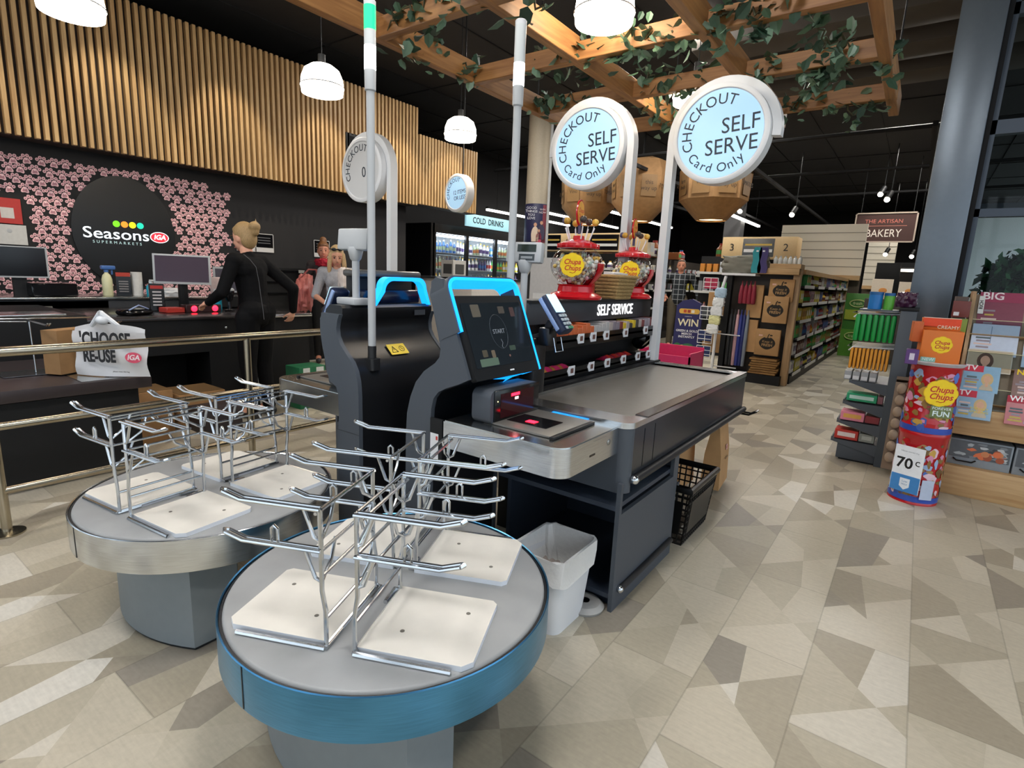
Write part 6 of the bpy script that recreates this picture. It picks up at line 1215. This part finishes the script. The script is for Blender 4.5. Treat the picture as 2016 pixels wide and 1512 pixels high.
# WIN stand-up and pink box
ws = thing('promotion_stand', 'navy promotional stand with WIN and green and gold graphics', 'sign', (-2.76, 8.25, 0)); Mw = facing((-2.76, 8.2, 0), V((1, .15, 0))) @ Matrix.Scale(.87, 4); NV = flat('#23235c', .4)
b = MB(); slab(b, [(-.22, .02), (.22, .02), (.23, 1.0), (.2, 1.2), (.05, 1.27), (-.1, 1.24), (-.2, 1.15)], Mw @ Matrix.Translation((0, 0, -.12)), .12, NV); b.build('panel', ws)
b = MB(); b.text('WIN', .17, Mw @ Matrix.Translation((.02, .86, .001)), flat('#efe6c0'), .001, bold=.003); b.text('GREEN & GOLD\nMERCH\nINSTANTLY', .052, Mw @ Matrix.Translation((.01, .67, .001)), flat('#f2f2f4'), .001, bold=.001); b.text('CHANCE TO', .02, Mw @ Matrix.Translation((.01, .97, .001)), flat('#e8e8ea'), .0006)
b.build('print', ws); b = MB(); slab(b, rrect(.34, .085, .035), Mw @ Matrix.Translation((.02, 1.06, 0)), .001, flat('#e0b24a'))
for k in range(3): slab(b, rrect(.05, .05, .005), Mw @ Matrix.Translation((-.05+.065*k, 1.06, .001)), .0008, flat(('#c8502a', '#a23a2a', '#e9e3d6')[k]))
b.build('print', ws); b = MB()
for k in range(7): slab(b, [((.06+.02*(k % 3))*math.cos(q*.5), (.06+.02*(k % 2))*math.sin(q*.5)) for q in range(12)], Mw @ Matrix.Translation((-.13+.09*(k % 4), .45-.13*(k//4)-.05*(k % 2), .0003*k)), .0008, flat(('#2f6a3a', '#c9b83a', '#356f48', '#2a3a34', '#3f8a4a', '#d6cf3a', '#1f2a2a')[k]))
b.build('print', ws)
pb = thing('pink_box', 'open bright pink box standing behind the belt end', 'box', (-1.95, 5.0, .35)); b = MB(); PKM = flat('#d8356a', .45); xx0, xx1, yy0, yy1, zz = -2.12, -1.62, 5.0, 5.4, .66
b.box(xx0, xx1, yy0, yy0+.015, .3, zz, PKM); b.box(xx0, xx1, yy1-.015, yy1, .3, zz+.06, PKM); b.box(xx0, xx0+.015, yy0, yy1, .3, zz+.03, PKM); b.box(xx1-.015, xx1, yy0, yy1, .3, zz+.03, PKM); b.box(xx0, xx1, yy0, yy1, .3, .32, PKM); b.build('box_body', pb)
box_thing('low_table', 'low black table under the bright pink box', 'table', -1.87, 5.2, 0, .56, .46, .3, BLACK)
# ------------------------------------------------------------------ aisles
PCOL = ['#d8c84a', '#c9cdd2', '#4fae5a', '#e8e6e2', '#b23a34', '#c9822e', '#5a4a78', '#8a8d92', '#e0b44a', '#3f6fae', '#caa0a8', '#6f3f34', '#9fae8a', '#2f3238', '#d9d2c4', '#a8643a']
def block(n): 
    M_ = [mat('pack_paint_%d' % k, c, .4) for k, c in enumerate(PCOL)]; return M_
PM = block(0)
PROT = {}
def product(kind, ci):
    key = (kind, ci)
    if key not in PROT:
        b = MB()
        if kind == 'box': b.box(-.5, .5, -.5, .5, 0, 1, PM[ci], .03, seg=1); b.box(-.51, -.5, -.4, .4, .3, .75, PM[(ci+3) % 16]); b.box(.5, .51, -.4, .4, .3, .75, PM[(ci+3) % 16])
        else: b.lathe([(0, 0), (.48, 0), (.5, .05), (.5, .6), (.25, .8), (.2, .9), (0, .9)], (0, 0, 0), PM[ci], 12); b.lathe([(.22, .88), (.22, 1), (0, 1)], (0, 0, 0), PM[(ci+5) % 16], 10); b.lathe([(.51, .2), (.51, .5)], (0, 0, 0), PM[(ci+3) % 16], 12)
        me = b.build('product_box' if kind == 'box' else 'product_bottle').data; o = bpy.data.objects[-1] if False else None
        for ob in list(C.objects):
            if ob.data == me: bpy.data.objects.remove(ob)
        PROT[key] = me
    return PROT[key]
def put(kind, ci, x, y, z, sx, sy, sz, label, group):
    o = bpy.data.objects.new('product_box' if kind == 'box' else 'product_bottle', product(kind, ci)); C.objects.link(o); o.location = (x, y, z+.003); o.scale = (sx, sy, sz); tag(o, label, 'product', group)
rs = random.Random(21)
def gondola(name, label, x0, x1, y0, y1, h, faces, levels, step, glabel, trim=True):
    t = thing(name, label, 'shelf', ((x0+x1)/2, (y0+y1)/2, 0)); b = MB(); xc = (x0+x1)/2; b.box(xc-.03, xc+.03, y0, y1, 0, h, flat('#3a332d')); b.box(x0+.02, x1-.02, y0, y1, 0, .14, BLACK); b.build('carcass', t)
    for z in levels:
        for s in faces:
            xa, xb = (xc+.03, x1) if s > 0 else (x0, xc-.03); b = MB(); b.box(xa, xb, y0, y1, z-.02, z, BLACK); xe = x1 if s > 0 else x0; b.build('shelf', t)
            b = MB(); yy = y0+.05
            while yy < y1-.2:
                L = rs.uniform(.5, 1.4); L = min(L, y1-yy-.02); b.box(*sorted((xe, xe+s*.006)), yy, yy+L, z-.03, z+.015, flat('#dcdcd8', .5)); yy += L+rs.uniform(.15, .5)
            b.build('price_strip', t)
            yy = y0+(.33 if y0 < 9 else .08); ci = rs.randrange(16); kind = 'box'; run = 0
            while yy < y1-.06:
                if run <= 0: ci = rs.randrange(16); kind = rs.choice(['box', 'box', 'bottle']); run = rs.randint(2, 4); sx, sy, sz = rs.uniform(.06, .1), rs.uniform(.06, .11), rs.uniform(.12, .2)
                put(kind, ci, xe-s*(sx*.5+.02), yy+sy*.5, z, sx, sy*.95, sz, glabel[0], glabel[1]); yy += sy*step; run -= 1
    if trim: b = MB(); b.box(x0 if -1 in faces else xc, x1, y1-.04, y1+.04, 0, h, OAKZ); b.box(xc+.02, x1, y0, y1, h-.06, h, OAKX); b.build('oak_trim', t)
gondola('aisle_shelf', 'long grocery shelf along the aisle behind the apple print bags', -1.95, -1.29, 8.42, 13.9, 1.58, (1,), (.14, .40, .64, .88, 1.12, 1.36), 1.6, ('grocery pack on the long aisle shelf behind the paper bags', 'packs on the long aisle shelf'))
# first packs next to the oak upright show their colours
for z, ci in ((.16, 3), (.42, 3), (.66, 2), (.90, 0), (1.14, 0)):
    for k in range(2): put('box', ci, -1.345, 8.46+k*.12, z-.01, .07, .10, .17, ('white', 'green', 'yellow')[(0 if ci == 3 else 1 if ci == 2 else 2)]+' carton at the near end of the long aisle shelf, %s row from the floor' % ({.16: 'lowest', .42: 'second', .66: 'third', .90: 'fourth', 1.14: 'fifth'}[z]), 'near end cartons %d' % int(z*100))
gondola('aisle_shelf', 'grocery shelf behind the person in the plaid shirt', -5.6, -4.9, 10.6, 18, 1.9, (1,), (.75, 1.15, 1.55), 5.0, ('grocery pack on the shelf behind the person in plaid', 'packs on the shelf behind the person in plaid'), False)
gondola('aisle_shelf', 'dark grocery shelf behind the lollipop globes', -6.75, -6.15, 10.6, 18, 1.9, (1,), (1.15, 1.55), 6, ('grocery pack on the dark shelf behind the lollipop globes', 'packs on the shelf behind the globes'), False)
gondola('aisle_shelf', 'grocery shelf between the plaid shirt and the bag display', -3.5, -2.8, 11.2, 18, 1.9, (-1,), (1.15, 1.55), 6, ('grocery pack on the shelf right of the person in plaid', 'packs right of the person in plaid'), False)
def end_row(x0, x1, y, levels, glabel, name, label):
    t = thing(name, label, 'shelf', ((x0+x1)/2, y, 0)); b = MB(); b.box(x0, x1, y, y+.4, 0, 1.85, BLACK); 
    for z in levels: b.box(x0, x1, y-.25, y, z-.02, z, BLACK); b.box(x0, x1, y-.256, y-.25, z-.03, z+.012, flat('#c9c9c6'))
    b.build('carcass', t)
    for z in levels:
        x = x0+.05; run = 0
        while x < x1-.05:
            if run <= 0: ci = rs.randrange(16); kind = rs.choice(['box', 'bottle']); run = rs.randint(2, 4); sx, sz = rs.uniform(.07, .12), rs.uniform(.12, .24)
            put(kind, ci, x+sx/2, y-.15, z, sx*.95, .1, sz, glabel, glabel.replace('pack', 'packs')); x += sx*1.35; run -= 1
end_row(-5.7, -4.85, 10.1, (.35, .8, 1.2, 1.55), 'grocery pack on the shelf end between sign post and person in plaid', 'aisle_shelf_end', 'shelf end with packs left of the person in plaid')
end_row(-6.8, -6.0, 10.1, (.8, 1.2, 1.55), 'grocery pack on the shelf end behind the nearer globe', 'aisle_shelf_end', 'shelf end with packs behind the nearer lollipop globe')
end_row(-3.45, -2.75, 10.7, (.8, 1.2, 1.55), 'grocery pack on the shelf end right of the person in plaid', 'aisle_shelf_end', 'shelf end with packs right of the person in plaid')
# clutter and aisle number boxes on top of the shelves
TAN = flat('#d6b98a', .5)
def aisle_box(x, y, z, w_, nums, label):
    t = thing('aisle_number_box', label, 'sign', (x, y, z)); b = MB(); b.box(x-w_/2, x+w_/2, y-.0, y+.4, z, z+.36, TAN, .005); b.build('box_shell', t); b = MB(); M = facing((x, y-.002, z+.18), (1, 0, 0)); slab(b, rrect(w_*.42, .30, .004, 1), M, .002, BLACKG); slab(b, rrect(w_*.36, .03, .002, 1), M @ Matrix.Translation((0, .05, .002)), .001, flat('#c9a84a')); slab(b, rrect(w_*.38, .05, .002, 1), M @ Matrix.Translation((0, -.05, .002)), .001, flat('#dcdcdc'))
    for n, u in nums: b.text(n, .17, M @ Matrix.Translation((u*w_, 0, .001)), flat('#2a241c'), .002)
    b.build('aisle_lettering', t)
aisle_box(-5.2, 10.05, 1.88, 1.5, (('4', -.36), ('3', .36)), 'pale timber aisle box reading 4 and 3 left of the person in plaid'); aisle_box(-6.4, 10.05, 1.88, .9, (('5', -.36), ('4', .36)), 'pale timber aisle box reading 4 behind the nearer lollipop globe'); aisle_box(-2.35, 10.2, 1.8, 1.2, (('3', -.36), ('2', .36)), 'pale timber aisle box reading 2 above the bag display')
for k in range(26):
    x = rs.choice([-5.2, -3.1, -3.2, -6.4])+rs.uniform(-.35, .35); y = rs.uniform(11.8, 14); put(rs.choice(['box', 'bottle']), rs.randrange(16), x, y, 1.9, rs.uniform(.12, .3), rs.uniform(.12, .3), rs.uniform(.15, .45), 'carton or jar stored on top of the rear aisle shelves', 'stock on top of the rear shelves')
b = MB(); b.box(-4.35, -3.95, 15, 15.4, 0, 4.3, flat('#4a4a4c')); struct(b.build('wall_pillar'))
# white slat boards, bakery sign, bakery
def slatboard(x0, x1, y, z0, z1, label):
    o = MB(); o.box(x0, x1, y, y+.12, z0, z1, mat('slat_white', '#d9d2c2', .5)); n = int((z1-z0)/.17)
    for k in range(1, n): o.box(x0, x1, y-.004, y, z0+k*(z1-z0)/n-.008, z0+k*(z1-z0)/n+.008, flat('#8f897c'))
    o.box(x0, x1, y-.03, y, z0-.1, z0, OAKX); tag(o.build('slat_board', origin=((x0+x1)/2, y, z0)), label, 'panel')
slatboard(-2.75, -1.1, 13.95, 1.65, 2.72, 'large white slatted board above the long aisle shelf'); slatboard(-1.45, -.75, 19.5, 1.5, 3.0, 'narrower white slatted board farther back beside the bakery sign')
for x0, x1, y, z0, z1 in ((-2.75, -1.1, 14.1, 0, 1.65), (-1.45, -.75, 19.65, 0, 1.5)): b = MB(); b.box(x0, x1, y, y+.1, z0, z1, flat('#54493c')); tag(b.build('board_support', origin=(x0, y, 0)), 'dark support wall below the %s white slatted board' % ('large' if y < 15 else 'narrow'), 'panel')
bk_ = thing('bakery_sign', 'dark brown framed ARTISAN BAKERY sign hanging over the aisle', 'sign', (-1.2, 15.5, 2.6)); b = MB(); b.box(-1.5, -.3, 15.5, 15.56, 2.47, 3.1, flat('#3a1f1a', .5)); b.build('board', bk_)
b = MB()
for e in ((-1.5, -.3, 2.45, 2.48), (-1.5, -.3, 3.09, 3.12), (-1.5, -1.47, 2.45, 3.12), (-.33, -.3, 2.45, 3.12)): b.box(e[0], e[1], 15.48, 15.5, e[2], e[3], flat('#a89a8c'))
b.build('frame', bk_); b = MB(); Mb = facing((-.93, 15.495, 2.78), (1, 0, 0)); b.text('THE ARTISAN', .12, Mb @ Matrix.Translation((0, .14, 0)), flat('#b8695c'), .002); b.text('BAKERY', .24, Mb @ Matrix.Translation((.02, -.13, 0)), flat('#d8cfc4'), .002, sx=.8); slab(b, rrect(.9, .012, .002, 1), Mb @ Matrix.Translation((0, .04, 0)), .002, flat('#a86a5c'))
b.build('lettering', bk_)
for x in (-1.4, -.4): b = MB(); b.cyl((x, 15.53, 3.1), (x, 15.53, 4.3), .008, BLACK, 6); b.build('hanger', bk_)
bc = thing('bakery_counter', 'lit bakery cabinet at the end of the aisle', 'counter', (-.4, 21, 0)); b = MB(); b.box(-.95, .05, 21, 22, 0, 1.0, flat('#c9a37a')); b.box(-.95, .05, 21.9, 22, 1, 2.1, BLACK); b.box(-.95, .05, 21, 22, 2.1, 2.25, BLACK); b.build('cabinet', bc); b = MB(); b.box(-.9, .02, 21.0, 21.1, 1.98, 2.06, glow('#fff0dc', 5)); b.build('strip_light', bc)
for k in range(4): o = MB(); o.sphere((-.8+.2*k, 21.3, 1.08), .1, flat('#c98a4a', .6), 1, .8, .7, 12); tag(o.build('bread_loaf', origin=(-.8+.2*k, 21.3, 1)), 'round loaf in the lit bakery cabinet', 'bread', 'loaves in the bakery cabinet')
gd = thing('green_display', 'tall green cardboard display at the end of the long shelf', 'display rack', (-1.0, 13.4, 0)); b = MB(); b.box(-1.22, -.78, 13.2, 13.5, 0, 1.28, flat('#3f7a2e', .5), .004); b.box(-1.22, -.78, 13.15, 13.2, .0, .55, flat('#5c9a32', .5)); b.box(-1.2, -.8, 13.18, 13.2, .75, .95, flat('#a9b83a', .5)); b.build('carton', gd); b = MB()
for z in (1.08, .42): M = facing((-1.0, 13.14 if z < .6 else 13.19, z), (1, 0, 0)); b.tube([M @ V((.14*math.cos(q*.26), .07*math.sin(q*.26), .0)) for q in range(25)], .01, flat('#c9d88a'), 5); b.text('fresh', .08, M, flat('#dfe8b0'), .002)
b.build('print', gd)
for k, (x, y, z, s) in enumerate(((-.62, 12.8, 1.2, .34), (-.2, 12.5, 1.2, .30))): box_thing('poster_card', ('cream picture card left on the bread table', 'cream picture card right on the bread table')[k], 'poster', x, y, z, s, .02, s*1.1, flat('#e3d6c2', .5), extra=lambda o, M: o.sphere(M @ V((.02, -.011, .16)), .07, flat('#d8924a'), 1, .1, .7))
box_thing('bread_table', 'dark table carrying picture cards beyond the sweets stand', 'table', -.42, 12.85, 0, .84, .9, 1.2, flat('#4a443e'))
box_thing('dark_unit', 'dark display unit to the right of the far slatted board', 'shelf', -.75, 17, 0, .5, .5, 2.05, BLACK)
# ------------------------------------------------------------------ drinks fridges, column, desk
fr = thing('drinks_fridge', 'row of glass fronted drinks fridges under the COLD DRINKS sign', 'fridge', (-8.3, 9.6, 0)); FM = flat('#141418', .4)
b = MB(); b.box(-9.0, -8.9, 8.1, 12.3, 0, 2.25, flat('#dfe6ea', .5)); b.box(-9.0, -8.0, 8.1, 12.3, 2.12, 2.3, FM); b.box(-9, -8, 8.1, 12.3, 0, .3, FM); b.box(-9.0, -8.0, 8.05, 8.15, 0, 2.3, FM); b.box(-9.0, -8.0, 12.25, 12.35, 0, 2.3, FM); b.build('cabinet', fr)
for y in (8.15, 9.15, 10.15, 11.15, 12.2): b = MB(); b.box(-8.06, -8.0, y-.04, y+.05, .3, 2.12, FM); b.build('door_frame', fr)
b = MB(); b.box(-8.03, -8.02, 8.15, 12.2, .3, 2.12, CLEAR); b.build('glass_doors', fr)
for z in (.35, .72, 1.08, 1.42, 1.75): b = MB(); b.box(-8.85, -8.12, 8.15, 12.2, z-.015, z, LGREY); b.build('shelf', fr)
b = MB(); b.box(-8.15, -8.09, 8.15, 12.2, 2.06, 2.1, glow('#e8f4ff', 22))
for y in (8.2, 9.2, 10.2, 11.2): b.box(-8.12, -8.09, y, y+.03, .4, 2.05, glow('#e8f4ff', 14))
b.build('fridge_light', fr)
DK = [(2, .07), (9, .07), (3, .08), (1, .06), (9, .06), (12, .07), (3, .06), (6, .06), (0, .07)]
for z in (1.08, 1.42, 1.75):
    y = 8.3
    while y < 12.1:
        ci, s = rs.choice(DK)
        for k in range(rs.randint(2, 4)):
            if y < 12.1: put('bottle', ci, -8.2, y, z, s, s, rs.uniform(.2, .27), 'drink bottle behind the glass of the drinks fridges', 'bottles in the drinks fridges'); y += s*1.55
cd = thing('cold_drinks_sign', 'pale lit sign reading COLD DRINKS above the fridges', 'sign', (-7.7, 9.3, 2.35)); b = MB(); b.box(-7.74, -7.7, 8.75, 10.35, 2.30, 2.55, glow('#9fd0dc', .62), .004); b.build('sign_panel', cd); b = MB(); b.text('COLD  DRINKS', .17, facing((-7.698, 9.48, 2.43), (0, 1, 0)), flat('#10161a'), .002, sx=.9, bold=.002); b.build('sign_lettering', cd)
for y in (8.9, 10.2): b = MB(); b.cyl((-7.72, y, 2.55), (-7.72, y, 4.3), .006, BLACK, 6); b.build('hanger', cd)
b = MB(); b.lathe([(.22, 1.95), (.225, 1.96), (.225, 2.62), (.22, 2.63)], (-5.92, 8.7, 0), flat('#23264e', .5), 40); PO = b.build('column_poster', origin=(-5.92, 8.7, 2)); tag(PO, 'dark blue poster with three figures wrapped around the round column', 'poster')
b = MB(); Mp = facing((-5.92+.226*.55, 8.7-.226*.83, 2.28), (.83, .55, 0))
slab(b, rrect(.13, .66, .002, 1), Mp @ Matrix.Translation((.12, 0, -.03)), .003, flat('#7a2a3a'))
for u, v, s, c in ((-.02, -.12, 1., '#d9c4b0'), (.09, -.08, .95, '#3a3550'), (.05, -.2, .75, '#b8405a')): slab(b, [(u+.07*s*math.cos(q), v-.08*s+.15*s*math.sin(q)) for q in [pi*k/10 for k in range(11)]]+[(u-.06*s, v-.2), (u+.06*s, v-.2)], Mp, .002, flat(c)); slab(b, [(u+.03*s*math.cos(q*.6), v+.1*s+.035*s*math.sin(q*.6)) for q in range(11)], Mp @ Matrix.Translation((0, 0, .001)), .002, flat('#c9987c'))
b.text('GOOD\nTHINGS\nYOU\nLOVE', .06, Mp @ Matrix.Translation((-.1, .18, .0)), flat('#dfe3ea'), .001); b.text('WIN\nNOW', .05, Mp @ Matrix.Translation((.1, .22, .0)), flat('#e3d6da'), .001); b.bm.transform(Matrix.Translation((5.92, -8.7, -2))); q = b.build('poster_print'); q.parent = PO
b = MB(); b.cyl((-5.92, 8.7, 0), (-5.92, 8.7, 4.3), .22, flat('#b5ab98', .6), 40); struct(b.build('wall_round_column')); b = MB(); b.cyl((-5.62, 8.6, 0), (-5.62, 8.6, 4.3), .025, LGREY, 12); struct(b.build('trim_pipe'))
sd = thing('service_desk', 'white fronted service desk in front of the drinks fridges', 'counter', (-5.6, 6.8, 0)); b = MB(); b.box(-6.6, -5.4, 6.3, 8.0, 0, 1.24, flat('#d3cdc6', .5), .004); b.build('front', sd); b = MB(); b.box(-6.9, -5.36, 6.2, 8.05, 1.24, 1.27, flat('#2c2c2e', .3)); b.build('countertop', sd)
b = MB(); b.tube([V((-5.395, 7.3, 1.1))+V((0, .13*math.cos(q*.26), .13*math.sin(q*.26))) for q in range(25)], .006, flat('#8f8a84'), 5); b.build('round_emblem', sd)
box_thing('desk_printer', 'small white machine with dark front on the service desk', 'printer', -6.0, 6.55, 1.27, .25, .3, .26, flat('#c9c6bf'), extra=lambda o, M: (o.box(.125, .13, -.1, .1, .05, .2, flat('#4a4a48'), 0, M), o.box(-.08, .1, -.152, -.15, .05, .2, flat('#4a4a48'), 0, M)))
ad = thing('arched_display', 'black round topped display in front of the fridges', 'display rack', (-4.95, 7.6, 0)); b = MB(); P = [(-.3, 0), (.3, 0), (.3, 1.25)]+[(.3*math.cos(q), 1.25+.3*math.sin(q)) for q in [pi*k/16 for k in range(1, 16)]]+[(-.3, 1.25)]; slab(b, P, facing((-4.95, 7.6, 0), V((.8, .6, 0))), .06, BLACK); b.build('panel', ad); b = MB(); slab(b, rrect(.14, .025, .003), facing((-4.95+.04, 7.6-.05, 1.3), V((.8, .6, 0))), .004, glow('#f0f0f0', .6)); b.build('lettering_plate', ad)
# magazines by the globes
mr = thing('magazine_rack', 'upright rack of red and white magazines left of the nearer globe', 'display rack', (-2.55, 4.2, 0)); b = MB(); b.box(-2.9, -2.35, 4.2, 4.25, 0, 1.5, flat('#c9c6c2')); b.build('rack_back', mr)
for k, (x, z, c, d, lb) in enumerate(((-2.47, 1.36, '#b83a48', '#e8dfe0', 'top red magazine'), (-2.47, 1.16, '#8fb2c9', '#e6e2dc', 'pale blue magazine in the middle'), (-2.47, .98, '#b03a40', '#d8c4b8', 'lower magazine with a white bearded figure'), (-2.47, .8, '#c2483f', '#e9e4dc', 'lowest red and white magazine'), (-2.75, 1.1, '#e2e0dc', '#c9c9c6', 'white cover at the left'))):
    o = MB(); M = facing((x, 4.19, z), (1, 0, 0)); slab(o, rrect(.2, .17, .003), M, .006, flat(d)); slab(o, rrect(.2, .055, .003), M @ Matrix.Translation((0, .055, .006)), .001, flat(c)); slab(o, [(.045*math.cos(q*.5), -.03+.04*math.sin(q*.5)) for q in range(12)], M @ Matrix.Translation((0, 0, .006)), .001, flat('#cfae9c' if k == 2 else c)); tag(o.build('magazine', origin=(x, 4.19, z)), lb+' of the rack left of the nearer globe', 'magazine')
o = MB(); o.box(-2.2, -2.08, 3.75, 3.85, 1.16, 1.30, flat('#d8ab4a', .5), .003); slab(o, rrect(.09, .04, .002, 1), facing((-2.12, 3.748, 1.22), (1, 0, 0)), .001, flat('#4a2c1a')); o.text('NEW', .036, facing((-2.12, 3.746, 1.22), (1, 0, 0)), flat('#f2dca0'), .0005); tag(o.build('yellow_box', origin=(-2.14, 3.8, 1.16)), 'yellow box marked NEW left of the nearer globe', 'box')
box_thing('sideboard', 'dark cabinet under the yellow NEW box', 'cabinet', -2.14, 3.85, 0, .3, .4, 1.16, BLACK)
# ------------------------------------------------------------------ cardboard lanterns and ceiling lights
def lantern(x, y, z, r, label):
    t = thing('cardboard_lantern', label, 'lamp', (x, y, z)); b = MB(); n = 8; R_ = [(r*.42, 0), (r*.95, .36), (r, .9), (r*.8, 1.15), (r*.3, 1.25)]; i = b.mi(CARD); rows = [[b.bm.verts.new((x+q*math.cos(2*pi*k/n+.3), y+q*math.sin(2*pi*k/n+.3), z+h)) for k in range(n)] for q, h in R_]
    for A, B in zip(rows, rows[1:]):
        for k in range(n): f = b.bm.faces.new((A[k], A[(k+1) % n], B[(k+1) % n], B[k])); f.material_index = i
    b.build('cardboard_shell', t); b = MB(); b.lathe([(0, .03), (r*.4, .03)], (x, y, z), glow('#ffe2b0', 2.5), 20); b.build('lit_opening', t)
    b = MB()
    for k in range(8):
        a = 2*pi*(k+.5)/n+.3; M = facing((x+r*.915*math.cos(a), y+r*.915*math.sin(a), z+.63), (-math.sin(a), math.cos(a), 0)); slab(b, rrect(r*.5, .4, .01), M, .004, flat('#8a6a42'))
        b.text(('farm\nfresh', 'Vino', 'this\nway up', 'TOMATOES')[k % 4], .11, M @ Matrix.Translation((0, 0, .006)), flat('#4a3a2a'), .001)
    b.build('printing', t); b = MB(); b.cyl((x, y, z+1.2), (x, y, 4.3), .02, BLACK, 8); b.build('cord', t)
lantern(-6.15, 11.0, 2.50, .62, 'cardboard lantern behind the smaller round sign'); lantern(-4.85, 10.8, 2.52, .60, 'cardboard lantern between the two sign posts'); lantern(-3.45, 11.0, 2.53, .66, 'cardboard lantern behind the larger round sign')
LT = glow('#fffaf0', 6)
def tube(x, y, z, L, label):
    t = thing('linear_light', label, 'light', (x, y+L/2, z), 0, 'linear ceiling lights'); o = MB(); o.box(x-.035, x+.035, y, y+L, z, z+.05, LT, .005); o.build('tube', t); o = MB(); o.box(x-.045, x+.045, y, y+L, z+.05, z+.09, BLACK); o.build('housing', t)
    for yy in (y+.4, y+L-.4): o = MB(); o.cyl((x, yy, z+.09), (x, yy, 4.3), .006, BLACK, 6); o.build('suspension_wire', t)
for x, y, z, L, lb in ((-3.9, 12.2, 2.95, 4.5, 'linear light right of the larger sign post'), (-6.4, 12.2, 2.95, 4.5, 'linear light between the two sign posts'), (-8.1, 12, 2.95, 4.5, 'linear light above the nearer globe'), (-9.0, 11, 2.9, 4, 'linear light at the left above the nearer globe')): tube(x, y, z, L, lb)
GL = glow('#fff3dc', 30)
for k, (x, y, z, lb) in enumerate(((-6.9, 10.4, 2.95, 'bright spotlight behind the smaller round sign'), (-1.05, 15.0, 3.45, 'spotlight over the aisle above the bakery sign'), (-.85, 14.0, 3.2, 'lower spotlight over the aisle beside the first'), (-2.6, 14.0, 2.95, 'small spotlight above the white slatted board'), (-.95, 18.5, 2.35, 'spotlight beside the far slatted board'), (-.35, 18.5, 2.3, 'spotlight right of the far slatted board'), (-3.6, 13.5, 3.0, 'small spotlight above the long linear light'))):
    t = thing('track_spotlight', lb, 'light', (x, y, z), 0, None); b = MB(); b.cyl((x, y, z+.02), (x+.05, y+.1, z+.16), .055, BLACK, 14); b.cyl((x+.05, y+.1, z+.16), (x+.05, y+.1, 4.3), .008, BLACK, 6); b.build('housing', t); b = MB(); b.sphere((x, y, z), .052, GL, n=12); b.build('lamp', t)
